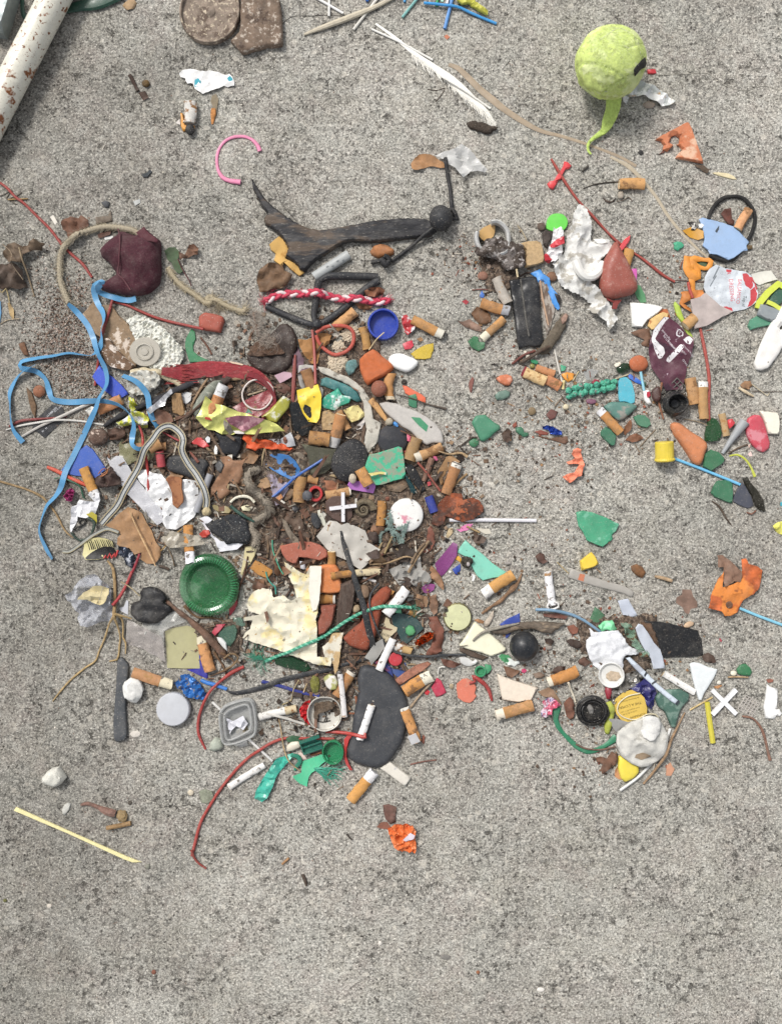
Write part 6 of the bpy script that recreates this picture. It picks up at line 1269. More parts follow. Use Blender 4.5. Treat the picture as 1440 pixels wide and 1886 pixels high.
tb('foam_tube','black foam rod running vertically through the bent frame','foam rod','715,190 700,260 690,330 675,420 665,500 690,580',[3.6,3.6,3.4,3.2,2.6,2.2],'26272b','rubber',fl=.8)
tb('foam_tube','black foam rod slanting down to the knot from the left','foam rod','245,410 380,470 520,530 640,575 690,590',[2.6,2.9,3,2.6,2.2],'26272b','rubber',fl=.8)
bl('rubber_knot','black tied knot where the foam rods meet','knot',690,580,90,80,5,'2b2c30','rubber',amp=.25)
pl('dry_leaf','brown leaf curled over the right corner of the foam frame','leaf','1100,270 1160,240 1240,235 1285,260 1270,300 1190,320 1120,310','7c4a2e','leaf',th=.4,cr=5,cs=8)
pl('dry_leaf','brown leaf under the right end of the red and white braid','leaf','1020,385 1100,380 1175,410 1150,440 1060,430','825433','leaf',th=.4,cr=3,cs=7)
T(440,480)
pl('cardboard','folded orange brown paper under the vertical red wires','paper','525,700 600,710 640,690 720,650 780,650 820,665 800,740 720,790 700,920 650,920 580,840 540,760','a27545','paper',th=.6,cr=4,cs=14)
pl('dry_leaf','purple grey leaf under the vertical red wire','leaf','520,760 560,850 600,900 620,950 540,1000 480,960 470,880','6e5461','leaf',th=.4,cr=3,cs=9)
bt('pale orange cigarette filter under the black foam frame',850,600,1025,455,90,fr=1,col='d69a5b')
pl('shell_shard','white triangular shell bit inside the red rubber ring','shell','815,650 890,630 900,650 865,692','d8cfc0','gloss',th=1.5)
def barn(label,x,y,rx,ry,n,seed):
    c = W(x,y); mb = MB(); rs = random.Random(seed)
    v,f = blob(rx/Z*.25*.85,ry/Z*.25*.85,2.2); mb.add(v,f)
    for k in range(n):
        a,q = rs.uniform(0,6.28),math.sqrt(rs.random()); v,f = blob(1.15,1.15,1.0,0,.25,n=6,m=8)
        ox,oy = q*math.cos(a)*rx/Z*.00025,q*math.sin(a)*ry/Z*.00025; mb.add([(p[0]+ox,p[1]+oy,p[2]+.0028*(1-q*q)+.0004) for p in v],f)
    finish('pebbled_foam',label,'barnacle crust',[('pebbled_foam',mb,mat('stone','c4b49c',dust=.1))],c)
barn('cream bubbly crust under the right side of the red rubber ring',985,650,170,160,80,1)
barn('small cream bubbly crust in the middle of the red rubber ring',890,760,120,100,50,2)
barn('large cream bubbly crust below the red rubber ring',870,900,190,190,110,3)
pl('moss_bit','teal grey crumbly foam bit on the large cream crust','foam bit','950,900 990,875 1040,885 1060,930 1020,990 970,1020 945,980','5f8584','rough',th=4,R=2,jag=1)
bt('old stained yellow brown filter left of the royal blue cap',1130,790,1085,590,72,fr=.97,col='bb8741',dirt=.7,bend=-10)
T(440,480)
tb('rubber_ring','oval brick red rubber ring beside the foam frame','rubber ring','690,655 740,620 800,598 880,590 960,598 1005,630 1020,690 1000,760 950,810 880,838 830,835 760,790 710,730 688,670',1.7,'b24c3c','rubber',fl=.8)
rope('braided_cord','red and white braided cord lying across the black foam frame','braided cord','240,370 330,320 420,300 540,300 660,300 780,320 900,345 1020,350 1140,360 1260,370 1330,340',3.2,'c63a54',tw=.011,c2='dccbcb',ext=[(250,360,190,9,40,50,3),(300,270,110,6,20,50,3),(1320,350,10,5,30,80,3)],flatb=.6,fuzz=180)
cp('bottle_top','royal blue bottle cap lying open side up','bottle cap',1275,575,cup(14.2,9,1.8,1.2),'2440a4','plastic',kn=40,knurl=.012,n=80,mo=dict(rough=.3,dirt=.06,dust=.12))
tb('straw','pale straw leaning on the rim of the royal blue cap','straw','1150,800 1210,720 1285,655',.5,'cbb78d','wood',lift=[0,2,5])
T(640,560)
pl('foil_scrap','red and white crumpled wrapper at the mouth of a long orange butt','wrapper','475,110 520,100 545,130 600,190 590,230 530,280 500,250 490,200 480,170','b8323a','foil',th=.5,cr=3,cs=6,mo=dict(metal=.05,c2='d8d8d8',c2s=80,c2t=.55))
bt('long orange butt with a torn open white end right of the royal blue cap',568,145,845,285,84,fr=.76,col='d7974d',pc='d9d4c5')
pl('plastic_chip','small red ribbed plastic square above the yellow flake','plastic chip','485,355 520,335 570,320 585,370 560,400 505,405','c8364a',th=1.6,wr=.5,ws=2)
pl('shell_shard','bright yellow translucent fan shaped flake right of the oval white stone','shell flake','558,440 620,395 690,360 758,348 760,400 735,480 680,490 600,488','d9ba34','gloss',th=1.8,mo=dict(trans=.2,dirt=.05))
pl('wood_splinter','tan wood crumbs beside the yellow flake','wood crumb','610,310 650,290 670,320 640,335','9a7550','wood',th=1)
pl('tile_shard','thick rounded terracotta brick piece in the upper heap','brick piece','105,500 150,450 225,403 270,430 310,470 400,540 410,575 350,630 240,690 180,725 150,690 110,590','bb6232','brick',th=9,R=3,ch=1,mo=dict(dust=.15))
bt('bent hollow orange butt right of the small brown bead',390,620,385,855,84,fr=.85,col='c98a45',bend=-24,pc='d8c8ab')
pl('ceramic_shard','smooth bright white oval stone beside the terracotta brick','white stone','355,485 400,448 470,440 530,465 600,495 628,520 600,565 530,612 480,600 400,570 362,530','e9e9e7','gloss',th=5,R=2.5,ch=2,mo=dict(dirt=0,dust=0))
bl('clay_bead','round brown clay bead with two dark pits','bead',292,758,142,145,9,'8a5440','brick',amp=.03)
pl('plastic_shard','bright orange red triangular plastic shard','plastic shard','485,720 520,725 590,765 655,800 690,830 690,880 640,860 560,820 510,790','d9643f','plastic',th=1.6)
pl('plastic_shard','small square dark green plastic piece crossed by a dark stem','plastic chip','540,810 600,795 615,830 612,915 580,918 538,895','3a7a5a','plastic',th=1.4)
tb('twig','thin dark stem crossing the orange red shard','stem','430,800 560,835 700,885 820,915 870,930',[.4,.6,.7,.9,1.4],'4a3f36','wood')
bl('pebble','small black round crumb left of the orange red shard','crumb',500,690,50,46,2.4,'2f2824','soil')
pl('flat_stone','long flat pale grey stone with a dark green mark','flat stone','275,880 350,865 430,880 520,920 600,945 700,1000 780,1060 830,1130 848,1200 845,1235 750,1230 700,1250 640,1215 560,1130 480,1090 400,1020 330,960','b9b4ae','stone',th=4,R=2.5,ch=1,wr=.8,ws=20,mo=dict(v=.08,dirt=.12,dust=.1))
r_ = C.objects['flat_stone']; c_ = tuple(r_.location[:2]); T(640,560)
decal(r_,c_,lambda x,y: .0042,'green_mark','560,1003 640,1010 710,1080 695,1135 640,1090 600,1050','3c8a63','plastic',th=.5)
bl('pebble','flat round black stone under the turquoise green plate','flat stone',400,1200,270,280,6,'34353a','stone',amp=.04,mo=dict(dust=.1,v=.1))
pl('plastic_chip','short blue tube end on the round black stone','plastic chip','400,1050 420,1045 455,1075 440,1095 405,1075','3f86c8',th=2)
bl('pebble','small round beige pebble at the tip of the slim orange butt','pebble',370,1052,68,70,4,'a59a86')
bt('slim tapering orange filter lying on the white cord',205,850,345,1030,72,fr=1,col='d5984f',taper=.45)
T(440,480)
pl('dry_leaf','brown broad leaf piece at the right of the maroon strap','leaf','330,1100 400,1080 460,1120 470,1190 410,1180 350,1150','6a463a','leaf',th=.4,cr=2,cs=8)
def shoe():
    c = W(290,800)
    P = (PP('320,620 370,565 430,560 480,600 515,680 520,760 490,850 470,920 430,960 370,1000 250,1010 150,960 90,900 70,850 110,780 220,720')-np.array(c))*1000
    mb,_ = slab(P,th=5,R=3,wr=2,ws=14,st=2.2,edge=.2)
    P2 = (PP('90,840 120,780 200,700 270,690 330,700 380,780 420,835 330,850 200,860 110,855')-np.array(c))*1000
    m2,_ = slab(P2,th=1.5,R=.6,jag=1.4,cr=3,cs=5); m2.v = [(x,y,z+.0045) for x,y,z in m2.v]
    finish('leather_scrap','dark brown folded leather piece filled with soil','leather scrap',[('leather',mb,mat('rubber','33251f',v=.35,dirt=.3)),('soil_fill',m2,mat('soil','5a4334'))],c)
shoe()
def fluff(label,x,y,pts,n,ln,col,seed,k='cloth'):
    c = W(x,y); mb = MB(); rs = random.Random(seed); P = PP(pts)-np.array(c); Q = cr_path(P,.001)
    for _ in range(n):
        q = Q[rs.randrange(len(Q))]; v,f = fibres(q[0]+rs.gauss(0,.003),q[1]+rs.gauss(0,.003),rs.uniform(0,360),ln,2,60,r=.13,curl=3.5,z=rs.uniform(1,9),seed=rs.randrange(9999)); mb.add(v,f)
    return finish('fibre_clump',label,'fibre clump',[('fibre_clump',mb,mat(k,col))],c)
fluff('grey tan fluffy fibre clump inside the dark leather piece',230,650,'150,500 180,600 230,700 290,770',130,10,'a2968a',5)
T(220,520)
tb('cable_strip','ragged grey tape with black edge beside the yellow wrapper','tape','320,1080 400,1030 500,970 600,920 700,880',[2,2.6,2.2,2.6,1.6],'35353a','cloth',lump=.4,fl=.5)
pl('foil_scrap','crumpled white foil strip under the black fibrous cord','foil scrap','260,1130 330,1080 400,1020 480,940 490,980 440,1030 420,1090 350,1120 290,1170','c9c9cc','foil',th=.5,cr=4,cs=7)
pl('plastic_chip','small round white plastic disc above the brown wood chip','plastic chip','540,990 600,970 650,985 640,1050 600,1080 560,1060','cfd0d0','paper',th=1)
pl('wood_splinter','split brown wood chip in the left heap','wood chip','480,1010 510,980 560,985 600,1180 560,1185 480,1150','9c7a52','wood',th=3.5,mo=dict(sx=3))
pl('flat_stone','speckled grey green elongated stone left of a white orange butt','stone','670,1110 720,1020 790,930 860,880 930,880 920,940 850,1040 780,1170 740,1210 680,1190 662,1150','7c8074','stone',th=9,R=6,ch=1,edge=.1,mo=dict(c2='a9ac9c',c2s=350,c2t=.6))
bt('burnt red orange butt with a white ash end above the olive foil',815,1225,935,920,100,fr=.68,col='d2803c',pc='cfcfcf',burn=0)
pl('plastic_chip','tiny red tip of a wrapper under that burnt butt','plastic chip','770,1200 830,1210 850,1235 800,1230','b23327',th=1)
tb('twig','straight tan twig between wood chip and grey stone','twig','645,1110 700,1000 760,900 790,855',[1,1.2,1.3,1],'8e7357','wood',rigid=1)
tb('twig','dark brown twig crossing below the grey stone','twig','560,1230 640,1180 740,1100 800,1040',[1,1.3,1.3,1],'4d3a2e','wood')
pl('dry_leaf','reddish brown pointed leaf left of the silver foil disc','leaf','320,1160 400,1130 470,1180 490,1230 430,1290 350,1260 330,1200','73503e','leaf',th=.4,cr=2,cs=10)
tb('webbing_strap','wide worn dark red webbing strap with frayed left end','webbing strap','400,800 520,810 640,790 760,770 880,775 1000,785 1120,800 1230,840 1320,910 1370,1000 1350,1100 1290,1180',[3.5,5.5,7,7.4,7.4,7,6.6,5.4,3.4,2,2,2.4],'8f2d34','cloth',fl=.07,mo=dict(v=.3,dirt=.3,sx=.4,c2='a8564f',c2s=220,c2t=.6,dust=.15),stiff=24)
rs_ = bpy.context.scene
c_ = C.objects['webbing_strap'].location[:2]; T(220,520); mb_ = MB()
for k_ in range(26):
    y_ = 735+k_*6.8; ax,ay = W(400+random.uniform(-10,40),y_); bx,by = W(520+random.uniform(0,200),y_+random.uniform(-10,8)-(10 if y_ > 800 else 0))
    v,f = sweep([(ax-c_[0],ay-c_[1],.004),((ax+bx)/2-c_[0],(ay+by)/2-c_[1],.0055),(bx-c_[0],by-c_[1],.0062)],[.0003,.0004,.0003],4); mb_.add(v,f)
addpart(C.objects['webbing_strap'],'frayed_threads',mb_,mat('cloth','9a3a3a'))
pl('webbing_flap','dark red mesh flap folded across the white hoop','mesh flap','1010,1110 1100,1060 1200,1010 1300,970 1365,940 1395,1010 1380,1090 1320,1160 1240,1200 1150,1180 1060,1150','85262f','film',th=.6,cr=1,cs=12,mo=dict(alpha=.9,c2='b05a58',c2s=200,c2t=.6))
tb('plastic_ring','thin white plastic hoop on the dark red strap','plastic hoop','1365,945 1320,895 1240,865 1160,885 1105,950 1095,1020 1130,1090 1200,1130 1280,1125 1340,1070 1368,1000 1365,950',.8,'d6cbc4','plastic')
pl('plastic_strip','thin cream strip above the right side of the strap','plastic strip','965,700 1040,715 1100,730 1095,742 1000,722','c9ab90','plastic',th=.6)
tb('twig','small brown twig inside the thin white hoop','twig','1140,1000 1200,985 1275,960',.9,'a08e74','wood')
T(220,520)
rb('strap_arch','x','x','1150,815,1 1240,850,.9 1320,920,.6 1375,1010,.5 1385,1090,.6 1340,1170,.9 1270,1200,1',5,'7d2830','cloth',th=.8)
s_ = C.objects['strap_arch']; r_ = C.objects['webbing_strap']; s_.parent = r_; s_.matrix_parent_inverse = r_.matrix_basis.inverted()
for k_ in ('label','category','kind'): del s_[k_]
T(400,720)
pl('plastic_strip','white and olive rolled foil tube right of the white hoop','rolled foil','400,235 470,180 540,100 590,50 650,80 640,150 580,220 530,285 460,270 440,240','a3a13a','gloss',th=4,R=2.5,wr=2,ws=10,mo=dict(c2='d7d5c8',c2s=50,c2t=.58))
pl('foil_scrap','folded yellow green foil wrapper with a purple pattern','wrapper','-160,235 -130,200 -100,130 -70,45 0,115 90,130 200,180 330,215 400,240 480,265 560,310 610,355 500,365 350,380 280,385 200,370 150,395 60,385 0,355 -60,350 -120,290','cfd070','foil',th=.6,cr=4,cs=22,wr=4,ws=26,st=2,mo=dict(metal=.1,dirt=.1,bump=.5))
r_ = C.objects[[o.name for o in C.objects if o.get('label','') == 'folded yellow green foil wrapper with a purple pattern'][0]]
T(400,720)
pl('purple_print','x','x','100,255 200,235 330,240 440,265 380,310 300,350 250,370 200,340 130,300','8f5a68','foil',th=.3,cr=1.5,cs=7,soft=1,mo=dict(c2='b98a92',c2s=90,c2t=.56,metal=.1)); s_ = C.objects['purple_print']
pl('bare_patch','x','x','90,270 130,300 160,370 130,395 90,350 80,300','8d857a','rough',th=.3,soft=1); s2_ = C.objects['bare_patch']
for q in (s_,s2_):
    q.parent = r_; q.matrix_parent_inverse = r_.matrix_basis.inverted()
    for k_ in ('label','category','kind'): del q[k_]
pl('plastic_chip','small glossy white oval at the foot of the yellow green foil','plastic chip','160,360 210,358 262,378 250,388 180,385','e3dcd8','gloss',th=1.5)
T(440,480)
pl('bark_chip','pink grey paper tab beside the red rod','paper tab','320,1025 400,985 470,1000 475,1035 370,1095','b595a0','paper',th=.6,cu=1)
tb('red_rod','flat brick red rod standing upright in the heap','rod','505,840 495,1000 488,1130 480,1260',[1,1.9,1.9,1.9],'8f4a44','plastic',rigid=1)
pl('plastic_cone','white crushed plastic cup edge around an orange butt','crushed cup','530,930 590,920 660,930 700,960 640,990 590,980 560,1010 570,1080 600,1130 560,1140 535,1100 520,1010','c4c2bf','haze',th=1,cu=5,ca=30,wr=2,ws=12)
bt('brown orange filter inside the crushed white cup',590,965,650,1130,98,fr=1,col='b8763a',dirt=.5)
tb('red_rod','thin brick red flat strip in the middle of the upper heap','rod','650,620 665,760 672,900 675,1000 678,1100',1.3,'a5504a','plastic',rigid=1)
pl('white_cord_wad','dirty white flattened cord curving down from the ring','cord','700,940 780,950 870,1000 960,1030 1040,1080 1110,1150 1160,1230 1180,1330 1190,1400 1260,1440 1230,1600 1140,1720 1100,1660 1130,1500 1110,1400 1100,1260 1060,1180 980,1110 880,1060 800,1030 720,990','bdb8ac','cloth',th=3,R=1.5,wr=2,ws=9,jag=.5,mo=dict(dirt=.35,c2='8b857a',c2s=120,c2t=.6))
pl('teal_rag','teal and dark green rubber rag in the upper heap','rubber rag','720,1050 780,1030 860,1060 940,1090 1000,1120 1050,1160 1085,1240 1050,1250 1000,1220 960,1200 900,1160 780,1120 730,1100','3f7878','rubber',th=2,cr=2.5,cs=9,dome=1)
pl('plastic_dish','emerald and white folded plastic cup piece below the teal rag','plastic piece','730,1240 780,1190 880,1130 920,1190 1000,1210 980,1260 900,1290 850,1330 770,1310 730,1290','2f9c80','plastic',th=2.5,wr=4,ws=12,mo=dict(c2='d7dedb',c2s=40,c2t=.56,dirt=.05))
pl('plastic_chip','grey white plastic blob between yellow piece and teal rag','plastic piece','690,1150 730,1120 755,1150 745,1220 700,1230 680,1190','a5a29c','haze',th=3,R=1.5)
pl('plastic_piece','black glossy moulded plastic piece left of the yellow flap','plastic piece','440,1265 480,1255 560,1260 640,1300 650,1420 640,1530 560,1560 480,1500 460,1390','1e2022','plastic',th=4,R=.8,mo=dict(rough=.25))
pl('balloon_scrap','bright yellow creased plastic flap shaped like a petal','plastic flap','515,1155 600,1130 700,1105 730,1200 728,1300 715,1400 690,1440 620,1430 570,1360 530,1260','e6c61e','plastic',th=.6,cr=2,cs=20,cu=3,ca=20,mo=dict(dirt=.08,dust=0))
pl('tan_crumb','tan crumbly cork piece under the white ash butt','cork','730,1340 800,1320 850,1360 880,1340 890,1440 820,1510 740,1500 730,1420','ad9168','rough',th=4,R=1)
bt('orange filter half hidden under the white ash butt in the heap centre',960,1500,880,1340,70,fr=1,col='c98f52')
bt('white ash ended orange butt pointing down in the heap centre',908,1355,830,1650,98,fr=.68,col='c98344',pc='b9b6b4')
pl('paper_scrap','pale yellow folded paper square right of the white ash butt','paper scrap','920,1330 1000,1290 1050,1285 1120,1370 1050,1420 990,1440 950,1390','d5c684','paper',th=2,cr=2,cs=8,mo=dict(c2='b9a56a',c2s=80))
T(600,740)
pl('plastic_strip','folded white paper strip right of the yellow paper square','paper scrap','270,220 310,180 350,140 365,160 320,240 280,248','c6bfba','paper',th=.6,cr=2,cs=6)
T(400,720)
bt('fat brown orange filter lying across at the heap centre',995,445,815,425,118,fr=1,col='b9803f',dirt=.6)
pl('flat_stone','dark olive flat half moon stone with pale rim under a blue stick','flat stone','750,470 820,480 900,500 1000,510 1080,520 1070,590 1020,680 960,730 880,750 830,740 815,650 800,560','4b4a3c','stone',th=3.5,R=1,jag=.2,mo=dict(c2='5e5d4c',c2s=60,dust=.15))
bl('rubber_piece','bumpy black foam oval beside the dark olive stone','foam oval',1175,620,300,390,6,'222225','rubber',ang=-28,amp=.12,mo=dict(bump=1,v=.3))
pl('foil_scrap','burnt black paper flap between blue peel and olive stone','burnt paper','660,550 740,540 800,590 810,640 780,700 740,720 700,640','4c4238','paper',th=.6,cr=3,cs=8,mo=dict(c2='8d8070',c2s=90))
pl('foil_scrap','violet grey torn paper below the blue peel','paper scrap','430,680 500,720 600,790 650,850 600,920 560,1010 520,1020 500,950 480,860 440,760','9a90a0','paper',th=.5,cr=3,cs=12,mo=dict(c2='6b5d56',c2s=80))
pl('blue_peel','cobalt blue curled plastic peel like a bowl','plastic peel','425,590 480,560 560,555 640,570 700,620 740,690 735,760 700,790 640,780 560,740 490,700 435,650','3a78b8','plastic',th=1,cu=5,ca=60,cr=1,cs=12)
bt('upright stained orange filter under the blue stick',745,760,720,985,100,fr=1,col='b5803f',dirt=.6)
tb('plastic_stick','dark blue plastic stick across the olive stone','plastic stick','500,940 640,820 720,750 940,610',1.2,'2f5fae','plastic',hollow=.6)
pl('wood_splinter','small orange butt crumb at the end of the blue stick','wood crumb','510,970 570,910 590,940 545,1000','bb8050','wood',th=2)
def redring():
    T(400,720); cp('bottle_top','small bright red screw cap ring standing open','bottle cap',875,910,[(3,0),(6.2,0),(6.8,1),(6.8,7.4),(6.2,8),(4.8,8),(4.4,7.4),(4.3,1),(.3,.8)],'b82a2c',sx=.95,sy=1.06)
redring()
pl('dry_leaf','orange brown torn leaf bits right of the red screw ring','leaf','940,790 1020,790 1080,830 1060,880 980,890 930,850','946043','leaf',th=.4,cr=4,cs=6)
bt('pale orange butt lying behind the white X in the heap centre',960,920,1185,880,80,fr=.92,col='cf9352',pc='d8d0c0',burn=0)
bt('short orange filter stub under the dark olive stone',800,780,890,800,66,fr=1,col='c48c4a')
pl('plastic_shard','lilac purple bent plastic flap under two filters','plastic flap','1150,830 1180,780 1250,800 1390,780 1400,760 1398,850 1380,905 1280,890 1180,870','b873c4','plastic',th=1,cu=2)
T(600,740)
pl('bark_chip','greyish tan crumbled bark under the turquoise green plate','bark','490,760 560,720 700,690 730,750 660,800 560,790','6f5c49','wood',th=2,cr=3,cs=6)
pl('plastic_shard','turquoise green flat plate with worn surface in the heap','plastic plate','340,600 360,530 385,465 440,460 540,430 640,398 675,410 690,500 705,640 690,680 600,700 500,735 440,740 390,690 350,640','46b48c','plastic',th=3,mo=dict(c2='8e9b84',c2s=170,c2t=.52,dust=.3))
bt('short orange filter with its round end showing on the lilac flap',310,590,385,735,98,fr=.98,col='cf8f48')
bl('pebble','small cut tan stick end beside the lilac flap','stick end',238,680,70,85,4,'b8ab97')
pl('plastic_chip','yellow white torn straw tip on the turquoise green plate','straw tip','375,640 440,630 490,622 535,625 535,650 480,645 400,665','d8c878','plastic',th=1,mo=dict(c2='e6e6e2',c2s=60))
bt('bent tan filter below the flat pale grey stone',800,325,735,520,100,fr=1,col='b98a4e',dirt=.5)
bt('orange butt with short white stub below the flat pale grey stone',1020,400,780,495,85,fr=.8,col='cb8f4c',pc='d4cbb8',burn=0)
pl('plastic_chip','pink scrap showing between the round black stone and bent filter','plastic chip','715,290 750,310 745,360 720,350','d15d78',th=1.5)
pl('plastic_chip','tiny pink scrap below the white stub butt','plastic chip','940,480 975,485 990,520 955,520','cf5f86',th=1)
pl('plastic_piece','glossy black ridged plastic bars under the tan filter','plastic bar','710,545 760,555 800,600 850,700 890,790 850,812 800,760 740,680 700,600','1f2022','plastic',th=4,R=.6,mo=dict(rough=.25))
pl('glass_shard','dark teal glass strip under the glossy black bars','glass shard','705,640 740,680 780,750 810,800 760,822 730,740 708,690','2b5f66','bottle',th=2.5)
tb('twig','thick short reddish brown stick right of the black bars','twig','930,495 900,590 860,700',[2.9,2.8,2],'7d5d4c','wood',rigid=1)
tb('red_wire','thin reddish strip under the thick short stick','wire','810,540 880,620 950,710 1010,790',1.1,'8f4a3c','rubber')
pl('dry_leaf','tan curled leaf behind the large end butt','leaf','980,620 1020,560 1060,490 1110,470 1180,530 1100,620 1060,720 1010,740','9c7850','leaf',th=.5,cu=3,cr=2,cs=10)
tb('twig','pale twig ending in a curl at the right of the heap','twig','990,440 1090,465 1190,455 1250,490',[.6,.9,1.2,1.6],'a58a66','wood')
tb('straw','flat tan stalk right of the large end butt','stalk','1115,755 1180,690 1245,635',1.1,'93744b','wood',rigid=1)
bt('brown stained butt with white open end at the right edge of the heap',1052,812,1150,540,92,fr=.85,col='bd8350',pc='dcd6cb',dirt=.5)
pl('plastic_chip','small red chip below the thick short stick','plastic chip','895,710 925,705 930,735 900,748','b33a44',th=1.5)
T(600,740)
tb('plastic_tube','deep blue short hollow tube beside the rusty flake','plastic tube','908,835 960,975',4.1,'2c3a8c','plastic',rigid=1,hollow=.85,n=20,fl=.9)
tb('plastic_stick','long white plastic stick coming out from under the rusty flake','plastic stick','1090,1045 1400,1045 1855,1050',1.7,'dddbe0','plastic',rigid=1,hollow=.6)
pl('rust_flake','dark orange rust flake with two lobes at the right of the heap','rust flake','1000,890 1060,830 1130,805 1200,815 1210,870 1290,845 1350,870 1390,930 1380,980 1300,1040 1200,1065 1130,1040 1060,1010 1040,1080 990,1105 930,1080 935,1020 970,960','7c3d20','rust',th=1.6,wr=3,ws=18,jag=.5,mo=dict(c2='4a2a1e',c2s=40,c2t=.52,c3='a8562c',c3s=80,c3t=.6,dust=.2))
bt('rust stained old filter standing left of the white pink topped cap',480,1100,495,880,78,fr=1,col='b07a38',dirt=.7)
def pinkcap():
    T(600,740); c = W(712,1000)
    v,f = lathe([(14,0),(15.2,.5),(15.6,3),(15,5.6),(13.5,6.6),(10,6.9),(.3,7)],56)
    finish('round_top','white round cap with pink scratches in the heap','cap',[('round_top',MB().add(v,f),mat('gloss','dfdeda',c2='cf8a9a',c2s=45,c2t=.66,dirt=.1))],c)
pinkcap()
def snail():
    T(600,740); c = W(330,950); mb = MB()
    th = np.linspace(0,5*math.pi,90); r_ = .0098*np.exp(-th*.16)
    P = np.column_stack([r_*np.cos(th),r_*np.sin(th),.0035+.004*(th/th.max())]); v,f = sweep(P,r_*.36,8); mb.add(v,f)
    finish('snail_shell','dirty grey brown coiled round shell behind the white X','shell',[('snail_shell',mb,mat('rough','6b5f4a'))],c)
snail()
pl('plastic_shard','dull brown flat plate under the white X in the heap','plate','0,880 60,830 160,830 230,900 240,1010 200,1060 140,1070 60,1030 10,980','5f4a42','plastic',th=2)
pl('leaf_scrap','white and green leaf strip left of the white X in the heap','leaf strip','-70,960 -40,950 -20,1000 0,1050 10,1090 -30,1140 -60,1060','c9c8b8','paper',th=1,mo=dict(c2='4f6b42',c2s=60,c2t=.58))
tile_cross('tile_spacer','white plastic cross spacer shaped like a plus sign in the heap centre',158,928,27,3.1,90,'dfdde0',ln2=25,a2=-83)
T(640,940)
def sprig():
    c = W(430,190); mb = MB(); rs = random.Random(2)
    for q in ('380,-10 390,80 400,160 410,250 405,330','300,290 290,230 320,170 380,140','540,90 510,160 490,230 500,320','400,160 450,200 470,280','350,60 380,120 400,150','430,150 520,120'):
        P = PP(q)-np.array(c); Q = cr_path(P,.0012)
        Q3 = np.column_stack([Q,.008+.001*np.sin(np.arange(len(Q))*.5)]); v,f = sweep(Q3,np.full(len(Q),.0005),5); mb.add(v,f)
        for i,p in enumerate(Q3):
            for s_ in (-1,1):
                for k in range(2):
                    a = math.atan2(*(Q[min(i+1,len(Q)-1)]-Q[i-1])[::-1])+s_*rs.uniform(.6,1.2); l = rs.uniform(.0014,.003)
                    v,f = sweep([p,p+np.array([l*math.cos(a),l*math.sin(a),rs.uniform(-.0004,.001)])],[.00055,.0002],4); mb.add(v,f)
    finish('conifer_sprig','blue grey cypress sprig below the white pink topped cap','cypress sprig',[('conifer_sprig',mb,mat('leaf','7c918a',v=.15,dirt=.1))],c)
sprig()
for q,lb,co in (('720,110 760,200 770,280 740,340 700,380 650,370 690,280 700,200','red brown lobed leaf right of the cypress sprig','7a4838'),('380,300 480,280 560,340 620,300 600,400 520,450 430,430','dark brown leaf clump below the cypress sprig','3a302a'),('720,760 780,740 800,830 790,900 760,920 720,860','tan brown crumpled leaf left of the gold crown cap','80604a'),('715,940 790,930 830,1010 850,1060 845,1150 830,1240 780,1270 720,1290 690,1270 740,1180 770,1090 720,1010','long reddish brown oak leaf left of the gold crown cap','764534'),('640,940 700,910 740,930 680,990','dark leaf end above the orange foil','46372f'),('1090,230 1160,210 1220,240 1200,290 1120,290','dark leaf crumbs above the turquoise shard','5a4a40'),('820,1300 960,1340 1010,1350 940,1385 850,1370','reddish leaf scraps between heap and coral shard','6a4436')):
    pl('dry_leaf',lb,'leaf',q,co,'leaf',th=.4,cr=4,cs=8,jag=.8)
T(440,940)
pl('dry_leaf','crumpled brown leaf shape at the middle of the heap','leaf','380,20 480,-10 560,60 600,150 645,230 600,260 540,200 470,130 420,90','5b493c','leaf',th=.5,cr=5,cs=9)
pl('bark_chip','grey brown curled bark roll above the pink brick plate','bark','385,70 430,100 470,180 540,260 570,330 540,360 490,300 440,220 400,150','75695a','wood',th=3,R=2,cr=2,cs=8)
bl('pebble','dark slate pebble under the violet paper','pebble',690,90,80,150,5,'34363a',ang=15)
bl('pebble','grey pebble in the middle of the heap','pebble',620,-130,90,90,5,'54555a')
pl('tile_shard','salmon pink clay plate under the waxy torn sheet','clay plate','370,310 440,295 540,270 640,275 720,300 780,350 800,400 720,440 620,420 540,410 510,480 430,440 390,380','a8604c','brick',th=4,R=1.2)
tb('green_wire','thin emerald fibre curving beside the salmon clay plate','fibre','300,260 305,350 340,440 370,510 400,560',.6,'3f9f80','plastic')
pl('mussel_shell','cream pointed shell half left of the stained orange tab','shell','60,320 130,310 178,330 150,400 110,470 60,510 40,575 25,560 40,460','c9bd8f','gloss',th=1.5,cu=3,ca=20,mo=dict(dirt=.15))
tb('twig','dark red stem beside the cream pointed shell','stem','85,405 70,500 45,590 10,680 -10,800',[.7,.9,1,.9,.6],'4f3327','wood')
pl('cardboard','stained orange rectangular tab left of the waxy torn sheet','tab','150,440 200,460 318,535 260,600 190,580 100,510','b17a33','butt',th=2.5,R=.6,mo=dict(dirt=.6))
bt('upright orange filter behind the waxy torn sheet',820,350,815,500,70,fr=1,col='cb8d3f')
pl('clay_tab','orange smooth rounded clay tablet behind the waxy torn sheet','clay tablet','600,510 680,490 780,470 860,475 895,520 900,600 930,680 900,720 800,730 720,720 640,620','cb7a42','brick',th=6,R=2,ch=1)
bt('short spotted orange filter with white end under the clay tablet',720,780,855,782,86,fr=.85,col='bd7f34',dirt=.7,pc='cfcac0',burn=0)
pl('tile_shard','ribbed reddish terracotta piece right of the waxy torn sheet','terracotta piece','720,830 860,830 850,900 820,1010 760,1080 700,1100 700,980 730,900','8d4e3c','brick',th=7,R=2,wr=.8,ws=3)
